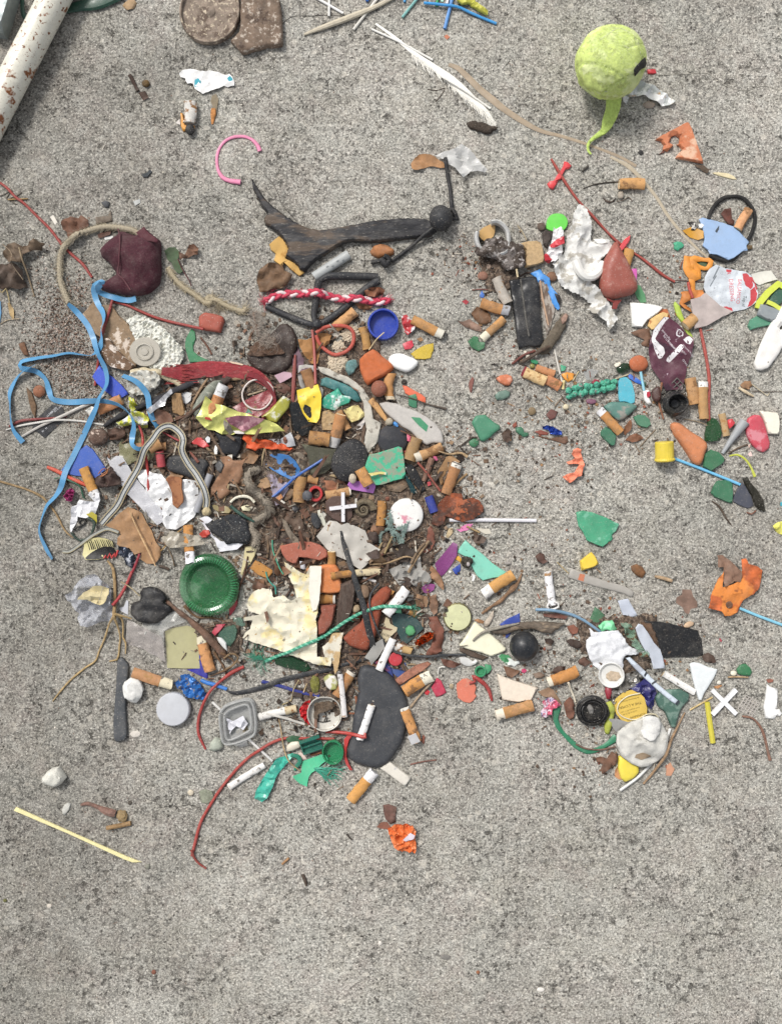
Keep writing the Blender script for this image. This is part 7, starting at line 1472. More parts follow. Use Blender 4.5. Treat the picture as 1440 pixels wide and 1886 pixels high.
pl('dark_board','dark brown weathered wood strip in the heap under the black band','wood strip','900,640 1000,600 1030,680 1010,850 960,980 920,1060 860,1020 870,880','4f3f36','wood',th=6,R=1.5,mo=dict(sx=3))
pl('brick_pebble','rounded reddish brown clay piece under the green braided cord','clay piece','920,1120 1000,1040 1080,980 1120,900 1130,820 1180,760 1260,680 1310,662 1350,700 1330,770 1270,850 1240,980 1210,1100 1140,1230 1080,1225 980,1190','8c442c','brick',th=7,R=4,ch=1,edge=.15)
bl('pebble','small round tan pebble under the black band','pebble',1035,865,72,70,4,'ab9676')
bl('pebble','brown egg shaped pebble behind the black band','pebble',1110,720,90,130,5,'7a614b')
pl('plastic_film','translucent grey waxed paper crossed by a pointed black band','waxed paper','690,230 740,160 800,88 870,100 910,130 960,110 1060,150 1120,180 1160,290 1252,345 1180,420 1120,490 1080,525 1040,500 960,440 860,400 780,340','b4afa6','haze',th=.4,cr=1.5,cs=16,wr=3,ws=25,mo=dict(alpha=.93,dirt=.1))
pl('plastic_film','crumpled translucent film with brown spots right of the waxed paper','plastic film','1320,520 1400,490 1500,430 1560,380 1600,400 1610,500 1680,560 1700,620 1650,680 1560,670 1480,620 1420,660 1370,600','a8a59f','film',th=.25,cr=5,cs=11,mo=dict(alpha=.75,c2='7a4a34',c2s=70,c2t=.66))
bt('shredded orange roll up end crossing under the black band',812,580,1240,540,62,fr=.45,col='c48433',pc='cdbd98',burn=0,bend=8)
tb('plastic_stick','short thin white stick end right of the shredded butt','plastic stick','1100,590 1210,625',1.3,'e2dfdb','plastic',rigid=1)
tb('twig','pale root twig with branches right of the waxed paper','twig','1160,475 1300,465 1400,430 1480,405 1560,430',[.6,.8,.9,.8,.6],'9c8260','wood')
T(640,940)
tb('wood_splinter','bundle of straight tan stalks below the red brown leaf','stalk','540,550 600,440 660,350 720,270',1.4,'8d7558','wood',rigid=1)
tb('wood_splinter','second tan stalk beside the bundle below the red brown leaf','stalk','560,470 620,360 680,290',1.2,'76614a','wood',rigid=1)
tb('wood_splinter','thin tan stem rising from the cypress sprig','stem','330,380 370,290 400,230',1,'8e7a52','wood',rigid=1)
pl('flower_petal','purple translucent petal shaped plastic left of the turquoise shard','plastic petal','930,280 970,300 965,400 920,480 860,560 820,590 790,540 770,470 840,390','8a4180','gloss',th=1,cu=2,mo=dict(trans=.2))
pl('plastic_scrap','small magenta purple curled scrap below the translucent film','plastic scrap','650,680 700,640 770,650 760,700 710,735 670,720','8f4580','gloss',th=.8,cu=2)
pl('dry_leaf','orange tan leaf with pale quill under the purple petal','leaf','740,480 790,530 830,590 855,660 850,700 800,660 740,600 720,540','8f6848','leaf',th=.4,cr=3,cs=8)
pl('pink_scrap','small bright pink torn scrap below the rust flake','plastic scrap','965,170 1010,140 1060,120 1105,120 1090,150 1050,180 1000,190','d97aad','plastic',th=.8,jag=.6)
pl('wood_splinter','small tan rolled splinter left of the pink torn scrap','splinter','890,160 930,155 930,200 890,245 868,235','b9a480','wood',th=1.2)
tb('wood_splinter','tan straw across the bright pink scrap','straw','1050,140 1100,165 1165,195',.9,'a88d60','wood')
pl('paper_scrap','pale forked straw end right of the bright pink scrap','straw','1120,150 1200,165 1250,160 1270,205 1220,210 1180,190','c9c2b2','paper',th=.8)
bt('thick white paper tube under the green braided cord',345,915,520,690,92,fr=.04,col='dcd9d6',pc='dcd9d8',burn=0)
pl('plastic_shard','dark teal grey square plastic sheet with a green gum blob','plastic sheet','385,930 440,890 520,915 620,960 670,1040 600,1110 520,1185 490,1190 450,1100 400,1000','37504f','plastic',th=1.2,cu=1.5)
pl('gum_blob','mossy green chewed gum on the dark teal sheet','gum','510,1040 540,1010 580,1020 600,1070 580,1100 540,1105 515,1080','4c9a62','wax',th=3,R=2,ch=1)
pl('paper_scrap','cream torn paper with faint print left of the teal sheet','paper scrap','320,1000 340,940 370,960 380,1000 440,1030 435,1060 370,1120 330,1180 285,1110 310,1060','c3b594','paper',th=.8,jag=.4)
r_ = [o for o in C.objects if o.get('label','').startswith('cream torn paper with')][0]
text(r_,tuple(r_.location[:2]),lambda x,y: .0009,'HORS',3.4,345,1100,-20,'5e5546')
pl('foil_scrap','crinkled metallic orange foil below the dark teal sheet','foil scrap','590,1160 640,1110 700,1065 765,1070 750,1120 700,1160 630,1190 600,1180','c2571c','foil',th=.8,cr=5,cs=5,st=1.1,mo=dict(metal=.8,rough=.2,c2='3a1c10',c2s=250,c2t=.6))
tb('plastic_ring','thin tan hoop edge under the orange foil','wire','500,1190 560,1195 620,1185',.5,'a59272','wood')
bt('short white and tan butt next to the red button',410,1190,570,1240,80,fr=.5,col='dcd6cc',pc='bd9a64',burn=0)
cp('bottle_top','small red plastic button cap at the lower heap','button cap',418,1310,lid(6.4,4),'b82c38')
pl('plastic_shard','blue star shaped plastic piece below the red button','plastic piece','360,1380 420,1405 470,1390 510,1340 525,1400 520,1450 450,1480 400,1440','33508f','plastic',th=1.2)
T(300,960)
pl('plastic_shard','dark blue glossy plastic corner under the olive square film','plastic corner','320,1130 350,1150 400,1350 400,1395 300,1350 215,1310 330,1300','29299a','plastic',th=1.2)
pl('plastic_film','large translucent grey film behind the olive square','plastic film','-180,900 -50,840 60,800 140,790 220,880 60,940 20,970 30,1100 -60,1060 -180,960','c9c9c4','film',th=.2,cr=4,cs=14,mo=dict(alpha=.32))
pl('plastic_film','pale pinkish film strip left of the olive square','plastic film','-300,860 -150,930 20,1010 40,1240 -60,1180 -200,1110 -320,1090','b9b1ac','film',th=.2,cr=2,cs=12,mo=dict(alpha=.4))
pl('plastic_film','olive yellow translucent square plastic sheet','plastic sheet','25,970 100,940 220,920 295,955 320,1130 335,1300 200,1300 45,1295 35,1120','b5b084','haze',th=.8,mo=dict(alpha=.88,dirt=.1))
bt('orange butt with cream stub under the dark branch on the left',425,1320,350,1010,98,fr=.8,col='d48e4b',pc='d9cfb4',burn=0)
T(300,960)
pl('glass_shard','pale green glass shard with curved edge below the green bottle base','glass shard','480,990 560,930 640,910 665,960 650,1040 600,1110 560,1090 500,1020','6f9f88','bottle',th=3)
pl('plastic_shard','red flat wedge beside the dark branch','plastic piece','440,980 480,910 560,905 520,960 470,1010','b03348','plastic',th=1.5)
pl('plastic_shard','thin crimson wedge right of the green bottle base','plastic piece','585,770 660,690 665,720 640,780 595,840','a9303f','plastic',th=1.5)
pl('shell_shard','white curved ceramic edge at the branch foot','ceramic shard','485,1020 530,1025 570,1070 578,1145 540,1110 500,1060','dfe0de','gloss',th=2)
pl('glass_shard','clear pale green glass piece under the waxy torn sheet corner','glass shard','620,850 700,850 720,900 770,920 700,930 630,910','88ab98','bottle',th=2)
def bottle():
    c = W(420,560)
    n_ = 90; prof = [(25,0),(27.5,1.5),(28,5),(27.2,9),(25.5,11.5),(23,12.4),(20.5,11.6),(19,8.5),(17,6.4),(9,6.8),(4,8),(.3,8.6)]
    v,f = lathe(prof,n_,sx=.99,sy=1.03,wob=.05)
    v = [(x,y,z*(1 if True else 0)) for x,y,z in v]
    kb = MB()
    for i in range(64):
        a = 2*math.pi*i/64; ca_,sa_ = math.cos(a),math.sin(a)
        if 1.9 < a < 3.9 or i % 17 == 3: continue
        P = [(r_*ca_/1000,r_*sa_/1000,z_/1000) for r_,z_ in ((20.6,11.9),(23,12.7),(25.6,11.9),(27.3,9.4))]; vv,ff = sweep(P,[.0002,.00035,.00035,.0002],5); kb.add(vv,ff)
    finish('bottle_bottom','round dark green glass bottle base with ribbed rim','bottle base',[('base',MB().add(v,f),mat('bottle','3a9458',v=.35,vs=25,trans=.6,rough=.12,alpha=.76,dust=.7,c2='86bd92',c2s=24,c2t=.56)),('knurled_rim',kb,mat('bottle','4fae74',dust=.2,trans=.3))],c)
bottle()
bt('long orange butt with square white end lying over the green bottle base',235,40,275,375,88,fr=.7,col='cd8a3c',pc='e2e1e6',burn=0)
tb('twig','thick reddish brown branch with roots beside the olive sheet','branch','40,700 140,780 220,840 300,910 380,980 460,1070 530,1150 570,1210',[1.4,2,2.4,3,3.2,3.2,3.6,2.4],'6a4f3f','wood',lump=.4)
for q,lb in (('460,1150 500,1220 540,1280 560,1360','dark rootlet hanging from the branch foot on the left side'),('530,1150 590,1190 640,1240 600,1290 540,1320 420,1370','brown root loop curling below the branch foot'),('200,740 270,820 330,850 420,850 520,865','pale root sticking out to the right of the branch')):
    tb('twig',lb,'root',q,[1.6]+[1]*(len(q.split())-2)+[.5],'6e5238','wood',lump=.4)
T(200,740)
pl('wood_board','black rounded rubber sole piece under the striped ribbon','rubber piece','520,560 540,490 600,470 700,480 780,500 870,510 900,560 860,620 880,700 800,700 700,660 600,630 540,610','2b2c2f','rubber',th=5,R=3,ch=1)
pl('foil_disc','crumpled silver foil disc under the clear tape','foil disc','300,600 340,600 400,630 470,640 520,690 560,780 575,870 560,960 520,1000 440,1010 360,960 330,860 340,760 280,700 260,650','dcdcdc','foil',th=.5,cr=1.8,cs=13,st=1.6,mo=dict(metal=.15,bump=.6))
pl('foil_disc','second crumpled silver foil disc behind the folded brown card','foil disc','560,900 620,760 640,690 700,685 790,700 800,800 790,960 760,1020 680,1080 600,1130 520,1120 480,1060 500,990','dedede','foil',th=.5,cr=2,cs=13,st=1.6,mo=dict(metal=.15,bump=.6))
pl('cardboard','folded brown card piece on the silver foil discs','cardboard','520,680 560,660 640,665 670,690 665,760 685,850 680,890 620,945 580,910 570,800 540,720','96633f','paper',th=1.5,cu=2,mo=dict(c2='7c4c30',c2s=70))
tb('plastic_tube','grey plastic rod leaning between foil disc and striped ribbon','plastic rod','905,640 850,780 780,970',3.1,'94959a','plastic',rigid=1,hollow=.7,n=16)
pl('dry_leaf','large brown oak leaf right of the grey rod','leaf','1000,490 1080,480 1120,520 1200,520 1250,480 1200,570 1210,640 1170,720 1120,730 1080,700 1050,760 1100,790 1060,830 990,870 970,780 930,830 905,860 920,760 990,650 1040,570','8a6448','leaf',th=.5,cr=3,cs=16,jag=.5)
pl('plastic_piece','black smooth curved plastic beside the yellow green foil','plastic piece','940,260 1010,290 1080,300 1200,300 1180,420 1130,510 1090,460 1040,470 980,440 985,350','232428','plastic',th=4,R=2,mo=dict(rough=.3))
pl('plastic_chip','black square chip on the large brown oak leaf','plastic chip','950,570 985,515 1040,560 1010,635 970,610','26272b','plastic',th=1.5)
pl('shell_shard','white chip edge left of the black curved plastic','plastic chip','945,430 965,360 985,370 980,430 975,470 950,465','d6d4d0','gloss',th=1.2)
pl('plastic_shard','bright red glossy triangle in the left heap','plastic piece','735,370 790,320 830,320 870,360 905,400 850,415 800,395','bf2d30','gloss',th=2,cu=1.5)
pl('shell','tiny pearly white shell by the bright red triangle','shell','862,330 885,305 910,325 905,365 880,370','d9dde0','gloss',th=1.2,ch=1)
pl('rubber_strip','vivid orange ragged rubber strips under the purple patterned foil','rubber strip','1200,310 1240,300 1330,340 1440,355 1500,390 1580,400 1630,430 1600,450 1500,440 1440,445 1370,420 1300,455 1220,430 1230,390 1190,350','d2541f','rubber',th=2,cr=4,cs=7,jag=.5,mo=dict(dust=0,dirt=.15))
pl('plastic_scrap','white milky plastic flap above the vivid orange strips','plastic scrap','1430,330 1530,330 1620,270 1650,330 1660,390 1600,400 1500,380','bbbcc0','haze',th=.8,cr=2,cs=10)
tb('plastic_tube','short dull red tube piece left of the black sole','plastic tube','475,430 485,565',3.9,'b04048','plastic',rigid=1,hollow=.75,n=16)
bt('pale orange butt under the striped ribbon near the blue loop',380,420,480,370,90,fr=1,col='c98c4e')
tb('red_wire','red wire bit under the arch of the striped ribbon','wire','490,270 560,310 640,350',[.8,.9,.9],'9a3438','rubber')
tb('twig','forked reddish twig right of the striped ribbon','twig','730,440 770,490 810,540',[.9,1.2,1.5],'7a4638','wood')
tb('twig','long thin dark twig across the black sole','twig','440,465 560,460 700,445 850,440 940,440',.5,'4c3d30','wood')
pl('dry_leaf','big tan oak leaf with a pale midrib left of the foil discs','leaf','-15,1090 40,1050 90,1000 150,950 180,930 260,960 300,980 340,1060 390,1140 420,1230 470,1290 470,1370 420,1430 340,1430 290,1390 300,1330 240,1350 190,1290 130,1290 80,1260 90,1200 120,1170 50,1130','9c7650','leaf',th=.5,cr=2,cs=20,wr=3,ws=28,st=2.2,mo=dict(dirt=.35,v=.2))
r_ = [o for o in C.objects if o.get('label','').startswith('big tan oak leaf')][0]; c_ = r_.location[:2]; T(200,740)
v_,f_ = sweep([(x-c_[0],y-c_[1],.0055+.0006*i) for i,(x,y) in enumerate(PP('200,960 250,1080 320,1220 380,1340 435,1450'))],[.0005,.0006,.0007,.0007,.0005],6,.6)
addpart(r_,'midrib',MB().add(v_,f_),mat('wood','bd9a6e'))
rope('twine_knot','grey fluffy knotted twine right of the white hoop bits','twine','1330,590 1260,620 1240,700 1290,780 1370,850 1410,900 1430,960 1360,1020 1290,1060 1270,1130 1310,1190 1300,1270',3.4,'8a8072',strands=3,fuzz=1500,ext=[(1330,700,200,12,40,180,3),(1380,950,0,12,50,180,3)])
pl('rubber_piece','sparkly black coarse sponge lump left of the grey twine','sponge','860,1080 930,1060 1010,1020 1100,990 1180,1000 1240,1050 1260,1120 1280,1200 1240,1260 1150,1240 1060,1260 1000,1200 920,1150','24262a','rough',th=6,R=4,jag=1,mo=dict(c2='7e8482',c2s=600,c2t=.66,dust=.4,dirt=0))
pl('shell','white torn plastic under the sparkly black sponge','plastic scrap','810,1030 880,1005 930,1040 870,1090 930,1180 1000,1230 1100,1240 1210,1250 1150,1300 1050,1315 985,1325 950,1230 880,1150','dcdce2','plastic',th=.8,cr=1.5,cs=10,mo=dict(dirt=.05),p=60)
pl('shell','tan oval mussel shell half above the sparkly sponge','shell','925,920 980,905 1060,930 1100,970 1080,995 1000,985 940,960','8f8158','gloss',th=1.5,ch=1,cu=3)
tb('zip_strip','white toothed zip strip arching above the sponge','zip strip','1085,890 1130,850 1200,835 1260,850 1300,890',1.3,'d6d0bc','plastic',lump=.3)
tb('zip_strip','dark green ridged strip beside the white zip strip','plastic strip','1090,920 1150,970 1230,1020 1300,1060',[1.6,1.6,1.4,1],'23463c','plastic',lump=.2)
pl('shell','cream shell fragment inside the zip arch','shell','1170,930 1230,910 1270,930 1250,970 1190,965','d9d2ae','gloss',th=1.5)
pl('rubber_strip','red ringed plastic bit under the white torn plastic','plastic bit','810,1165 850,1130 900,1130 915,1160 880,1195 840,1200','b83a2c','plastic',th=3,wr=1.5,ws=4)
tb('straw','yellow brown branching stalks under the oak leaf','stalk','470,1320 540,1240 600,1170 660,1120',[.5,.7,.8,.5],'9a7a44','wood')
tb('straw','orange brown stalk fork near the long orange butt','stalk','500,1230 540,1280 600,1230 700,1190',.7,'a07436','wood')
tb('twig','thin dark stem hanging below the stalk fork','stem','535,1290 570,1380 585,1450',.5,'6d5a42','wood')
pl('plastic_film','clear bent film behind the long orange butt','plastic film','480,1200 560,1140 680,1160 800,1180 880,1240 860,1260 700,1280 560,1290','b0a898','film',th=.2,cr=3,cs=10,mo=dict(alpha=.6))
pl('plastic_film','frosted clear tape strip lying over the foil disc','tape','0,490 30,520 80,480 130,480 180,560 240,660 320,760 400,880 480,960 490,1060 440,1090 370,1020 280,920 180,820 100,700 30,590','dadadf','film',th=.2,cr=1.2,cs=14,mo=dict(alpha=.55))
rb('striped_ribbon','grey ribbon with dark and tan edge stripes looping over the foil discs','ribbon','870,940 880,860 860,770 800,660 720,550 670,440 680,340 640,270 560,220 480,250 420,350 350,440 290,560 220,680 150,800 80,920 0,1010 -60,1080',6.4,'b2b4b2','cloth',th=.3,mo=dict(v=.08,dust=.05),lines=[(-.5,.8,'3d3f42'),(.5,.8,'3d3f42'),(-.85,.7,'a8966a'),(.85,.7,'a8966a')])
bl('pebble','cream frayed knot at the lower end of the striped ribbon','knot',875,965,80,80,4,'bfae86','cloth',amp=.3)
T(0,780)
rb('striped_ribbon','narrow grey striped ribbon piece running left below the oak leaf','ribbon','1060,960 960,930 880,960 800,1010 700,1080 620,1130 560,1130',3,'9b9c93','cloth',th=.3,lines=[(-.8,.4,'3d3f42'),(.8,.4,'a8966a')])
r_,c_,zf_ = pl('label_scrap','cream and black barcode wrapper piece on the left','wrapper','755,1040 800,1015 880,1005 950,1015 1000,1040 1012,1100 1050,1150 960,1180 870,1200 770,1200 740,1160 750,1090','cfc68c','gloss',th=.7,cu=3,ca=80,mo=dict(bump=.1))
for i_,x_ in enumerate(range(775,1000,17)):
    decal(r_,c_,zf_,'barcode_bar','%d,%d %d,%d %d,%d %d,%d' % (x_,1035-8*(x_ > 850)-8*(x_ < 920),x_+(9 if i_ % 3 else 5),1030,x_+28+(9 if i_ % 3 else 4),1115-(x_-775)*.12,x_+25,1120-(x_-775)*.12),'28251c','gloss',jag=0,mo=dict(bump=0))
decal(r_,c_,zf_,'black_field','765,1185 800,1150 860,1110 930,1085 1005,1090 1045,1145 960,1178 870,1198 775,1198','151414','gloss',ch=1,mo=dict(bump=0))
tb('plastic_coil','tiny red and white plastic coil on the barcode wrapper','coil','930,1190 945,1165 960,1190 980,1150 1000,1190 1020,1145 1030,1180 1050,1120',1,'c03a3a','plastic',lump=.4)
pl('foil_scrap','dark navy and silver crumpled foil under the oak leaf','foil scrap','1060,1080 1130,1090 1180,1130 1200,1180 1220,1240 1180,1270 1120,1250 1100,1190 1050,1150','2f3644','foil',th=.6,cr=4,cs=7,mo=dict(c2='c9ccd4',c2s=80,c2t=.6))
tb('red_wire','dark red wire curve from under the oak leaf down to the roots','wire','1245,1150 1220,1220 1180,1310 1130,1410 1100,1470',[1.1,1.3,1.3,1.3,1.2],'8e2432','rubber')
T(100,1000)
pl('plastic_film','crumpled clear film bag holding a cream scrap on the left','plastic film','120,460 190,420 240,330 300,280 380,270 460,330 515,400 520,480 540,600 530,690 430,690 330,735 260,720 220,660 240,620 190,560','c6c9d2','film',th=.25,cr=6,cs=13,st=1.6,mo=dict(alpha=.36))
pl('paper_scrap','cream crumpled paper inside the clear film bag on the left','paper scrap','245,500 300,440 360,385 450,380 515,400 520,450 480,540 450,550 390,530 330,500','c5b88f','paper',th=.6,cr=4,cs=9)
pl('paper_scrap','small white arrow shaped scrap beside the roots','plastic chip','580,575 620,560 640,505 658,510 655,635 590,600','c9cbd2','gloss',th=.6)
tb('thread_loop','thin grey thread hanging from the red coil','thread','460,150 462,250 465,380 430,520',.2,'8e8a86','cloth')
tb('plant_root','pale tan forked plant root with a long left branch','plant root','480,155 525,220 540,320 545,430 550,560 550,660',[.9,1.4,1.5,1.5,1.6,2],'9d8258','wood',lump=.2)
for q,lb in (('545,650 500,720 450,850 400,960 370,1040 270,1110 150,1210 60,1310 -10,1400','long thin left branch of the pale plant root'),('555,640 575,720 590,830 580,920 575,990 560,1030 490,1045','middle branch of the pale plant root ending in a hook'),('560,620 610,660 620,760 615,830 640,880 635,980','right branch of the pale plant root'),('570,620 630,640 700,665','short side branch of the pale plant root')):
    tb('plant_root',lb,'plant root',q,[1.3]+[.9]*(len(q.split())-2)+[.5],'a88e60','wood',lump=.3)
tb('red_wire','short crimson wire over the pale plant root','wire','700,250 650,370 590,480 540,545',[1.2,1.4,1.5,1.5],'a32c30','rubber')
pl('rubber_strip','slate grey flat rubber bar standing on the left','rubber bar','565,1040 600,1000 660,1060 670,1100 650,1270 640,1440 648,1560 655,1680 640,1740 555,1755 535,1720 530,1600 540,1440 555,1260','45484c','rubber',th=4,R=1.2,ch=1)
pl('rubber_petal','black rubbery flower shaped lump on the left','rubber lump','775,440 800,400 860,385 930,400 990,440 1018,490 990,530 1050,560 1065,590 1000,660 930,710 850,715 760,690 700,630 685,570 710,525 770,510 790,480','17171a','rubber',th=6,R=4,ch=1,cr=2.5,cs=22,mo=dict(dust=.2))
tb('twig','pale straw stem above the black rubbery lump','stem','605,340 680,385 770,465',.6,'a39474','wood')
tb('twig','dark thin leaf bit left of the green bottle base','leaf bit','930,205 980,215 1020,235',1.3,'4b3d33','wood')
bl('white_stone','lumpy white stone on the slate grey bar','stone',705,1290,165,215,8,'d7d6d1','stone',amp=.22,mo=dict(dirt=.08,dust=0))
bt('orange butt with wrinkled cream stub above the milky lid',705,1140,1050,1255,92,fr=.7,col='d18a4a',pc='d3c9ad',burn=0)
pl('foil_scrap','bright blue crushed foil speckled with sand','foil scrap','1060,1240 1110,1200 1130,1160 1200,1150 1270,1200 1310,1260 1360,1340 1320,1380 1260,1370 1180,1350 1110,1280','2568b0','foil',th=1,cr=4,cs=7,st=1.3,mo=dict(metal=.2,c2='8a7f70',c2s=230,c2t=.58))
tb('rubber_strip','bright blue plastic tube bit right of the speckled foil','plastic tube','1300,1210 1360,1235 1420,1250 1530,1290',[1.6,1.9,1.9,1.6],'2a76c8','plastic')
# ============================================================ lower edge of the heap
T(200,1180)
def milk():
    c = W(585,595); v,f = lathe([(14,0),(15.3,.4),(15.6,2),(15.2,7),(14.4,8),(12,8.3),(.3,8.3)],72,knurl=.012,kn=36)
    finish('bottle_top','milky translucent white round lid face up','lid',[('bottle_top',MB().add(v,f),mat('haze','bfc1c6',alpha=.96,dirt=.05,dust=.15,rough=.35))],c)
milk()
bl('pebble','flat whitish stain like pebble below the slate grey bar','pebble',240,825,95,60,.8,'c7c0b6')
tb('red_wire','red wire curving up from the grey green stone','wire','860,958 800,820 800,700 830,590 900,450 1000,350 1100,275 1200,228',[1,1.4,1.4,1.3,1.3,1.3,1.9,1.6],'9f3733','rubber',lump=.1)
tb('plastic_stick','short thin white stick left of the crushed clear cup','plastic stick','920,540 1010,625',1.2,'dbd9d4','plastic',rigid=1)
pl('flat_stone','small pale grey green stone by the red wire end','stone','888,960 900,900 950,850 1000,870 1022,930 1000,960 940,975','a4aa9c','stone',th=6,R=4,ch=1,edge=.1)
def ccup():
    T(200,1180); c = W(1150,700); mb = MB()
    for q,r_,z_ in (('1000,620 1060,560 1230,510 1290,560 1310,760 1260,840 1050,895 1005,760 995,640',1.6,2),('1040,640 1080,600 1220,550 1260,600 1270,750 1220,800 1070,860 1040,760 1035,650',1.3,7),('1000,620 1060,560 1230,510 1290,560 1310,760 1260,840 1050,895 1005,760 995,640',1.,9)):
        P = PP(q)-np.array(c); Q = cr_path(P,.002); v,f = sweep([(x,y,z_/1000) for x,y in Q],np.full(len(Q),r_/1000),8,1.6); mb.add(v,f)
    P = (PP('1000,620 1060,560 1230,510 1290,560 1310,760 1260,840 1050,895 1005,760')-np.array(c))*1000; m2,_ = slab(P,th=.3,R=0,wr=1.5,ws=12); mb.add(m2.v,m2.f)
    P = (PP('1050,670 1110,700 1200,650 1240,720 1200,780 1140,740 1100,780 1080,820')-np.array(c))*1000; m3,_ = slab(P,th=.4,R=0,cr=3,cs=7); m3.v = [(x,y,z+.002) for x,y,z in m3.v]
    P = (PP('1130,800 1220,740 1240,790 1160,840')-np.array(c))*1000; m4,_ = slab(P,th=1,R=.3,jag=.6); m4.v = [(x,y,z+.001) for x,y,z in m4.v]
    P = (PP('1150,860 1220,830 1235,920 1160,940 1100,910')-np.array(c))*1000; m5,_ = slab(P,th=.2,R=0,cr=2,cs=8)
    mb.add(m5.v,m5.f)
    finish('clear_tub','crushed clear plastic cup with white paper inside','crushed cup',[('cup',mb,mat('film','b5b6b4',alpha=.55)),('paper_bit',m3,mat('paper','cfcfd6')),('sand_fill',m4,mat('soil','857a62'))],c)
ccup()
tb('plastic_stick','thin white stick below the crushed clear cup','plastic stick','1245,855 1320,930 1450,1060',1.15,'dcdad6','plastic',rigid=1)
tb('red_wire','very long curved red wire at the bottom of the heap','wire','740,1900 750,1860 770,1780 820,1600 920,1420 1000,1300 1120,1150 1240,1030 1340,960 1440,900 1560,860 1700,860 1870,862 2000,865',[1.2,1.3,1.5,1.4,1.4,1.4,1.4,1.4,1.4,1.4,1.4,1.4,1.4,1.3],'9f3a32','rubber',lump=.08)
tb('red_wire','red wire end segment reaching down to the left on open concrete','wire','742,1840 760,1900 800,1960 868,2010',[1.3,1.2,1.1,1],'8a3a30','rubber')
bt('plain white paper tube below the very long red wire',1070,1290,1380,1095,58,fr=.04,col='e0ddd8',pc='e3e0db',burn=0)
bl('pebble','tiny pale round pebble below the milky lid','pebble',730,1342,54,54,1.6,'c4b8a2')
pl('moss_bit','faint greenish mossy stone at the foot of the long red wire','mossy stone','800,1330 850,1310 920,1330 940,1390 880,1440 820,1430','7e8270','rough',th=1,R=1,ch=1)
T(420,1160)
pl('glass_shard','dark green glass slab under the corner of the waxy torn sheet','glass shard','415,250 560,230 700,290 740,345 680,370 500,330 420,300','245c38','bottle',th=3)
tb('twig','tangle of dry stalks at the left of the green frayed cord','stalk','-20,240 40,200 100,230 60,300 -10,340',.9,'7a6244','wood')
tb('plastic_stick','dark blue flat stick under the black tape strip','plastic stick','300,455 480,500 640,550 810,580',[1.6,1.6,1.6,1.9],'25307c','plastic',fl=.6,rigid=1)
tb('black_tape','long flat black tape curving left from the heap','tape','-10,530 60,555 180,540 320,500 450,450 600,410 750,375 880,350 1000,310 1120,280 1260,240',[.8,1.6,2.1,2.3,2.3,2.2,2.1,1.9,1.6,1.4,1.4],'26282c','rubber',fl=.3)
T(440,940)
def sheet():
    global OX
    r_,c_,zf_ = pl('torn_sheet','large cream waxy torn sheet with holes and dark specks','torn sheet','30,1130 60,1080 110,1040 130,960 60,970 60,940 200,910 100,880 80,820 130,720 200,680 290,690 320,760 400,740 480,790 520,760 490,660 450,580 410,450 480,480 530,520 600,560 640,480 740,480 735,600 720,740 710,870 690,950 700,1050 700,1150 700,1280 830,1280 820,1360 700,1350 560,1300 400,1240 200,1180','d8d1bb','paper',th=.8,jag=.7,cr=2.5,cs=14,wr=6,ws=40,st=2.2,mo=dict(c2='e0cf98',c2s=30,c2t=.56,c3='b0915a',c3s=240,c3t=.68,bump=.6,dirt=.12))
    P = (PP('640,480 745,480 735,640 722,780 700,860 660,880 630,700')-np.array(c_))*1000; mb,_ = slab(P,th=.8,R=0,cu=4,ca=0,jag=.5); mb.v = [(x,y,z+.007) for x,y,z in mb.v]
    addpart(r_,'curled_edge',mb,mat('paper','d9d5c8'))
sheet()
pl('plastic_chip','white tab sticking up at the notch of the waxy torn sheet','plastic tab','545,445 590,450 598,520 550,515','d8dbe2','gloss',th=1)
pl('shell_shard','tan curved shell fragment right of the waxy torn sheet','shell','830,1075 920,1078 905,1200 890,1330 880,1400 850,1440 835,1350 770,1330 740,1200 800,1150','c1a272','stone',th=1.5,cu=4,ca=20,jag=.4,mo=dict(c2='d5cfbd',c2s=50))
tb('green_wire','teal frayed thread lying on the waxy torn sheet','thread','245,540 260,600 300,655 325,670 330,740',.7,'3f9a8a','plastic')
rope('braided_cord','thin green braided cord crossing the heap with a frayed end','braided cord','240,1330 330,1290 450,1240 600,1170 750,1110 850,1040 950,970 1100,890 1250,840 1400,835 1520,850',1.6,'3f9c7e',tw=.005,c2='7cc4a8',ext=[(200,1300,170,18,60,35,2),(260,1320,190,14,40,45,2),(1530,850,-30,14,60,50,2)],fuzz=60,k='plastic')
tb('black_tape','pointed flat black band running down through the heap','band','905,180 930,290 970,420 1010,540 1060,700 1110,850 1140,1000 1170,1120 1190,1230 1190,1340',[.8,2,2.2,2.3,2.5,2.7,3,3,2.8,1.6],'222427','rubber',fl=.16)
tb('black_cord','thin black knotted cord running right from the heap','cord','1240,640 1170,730 1160,840 1200,980 1260,1120 1340,1220 1480,1270 1650,1285 1800,1275 2000,1270',[.9,1,.9,.9,.9,1.2,1.3,1.3,1.3,1],'35383b','rubber',lump=.35)
T(600,1120)
pl('plastic_scrap','grey white corner of a plastic sheet beside the black band','plastic scrap','340,420 430,300 500,260 520,340 460,420 400,490 380,440','aaa8a2','haze',th=.6,wr=2,ws=14)
pl('plastic_piece','dark red and blue rounded plastic bits under the white paper tube','plastic piece','420,470 500,440 570,510 600,610 540,560 480,520','7d2f38','plastic',th=2,mo=dict(c2='2f3f80',c2s=30,c2t=.5))
bt('white paper tube leaning on the grey oval stone at its top',475,540,600,265,68,fr=.04,col='e2e0dd',pc='e2e0dd',burn=0)
pl('wood_splinter','flat pinkish brown wood strip above the cream stubbed butt','wood strip','605,635 700,560 800,500 900,470 930,490 860,550 760,610 650,680','a06a54','wood',th=2.5,R=.6)
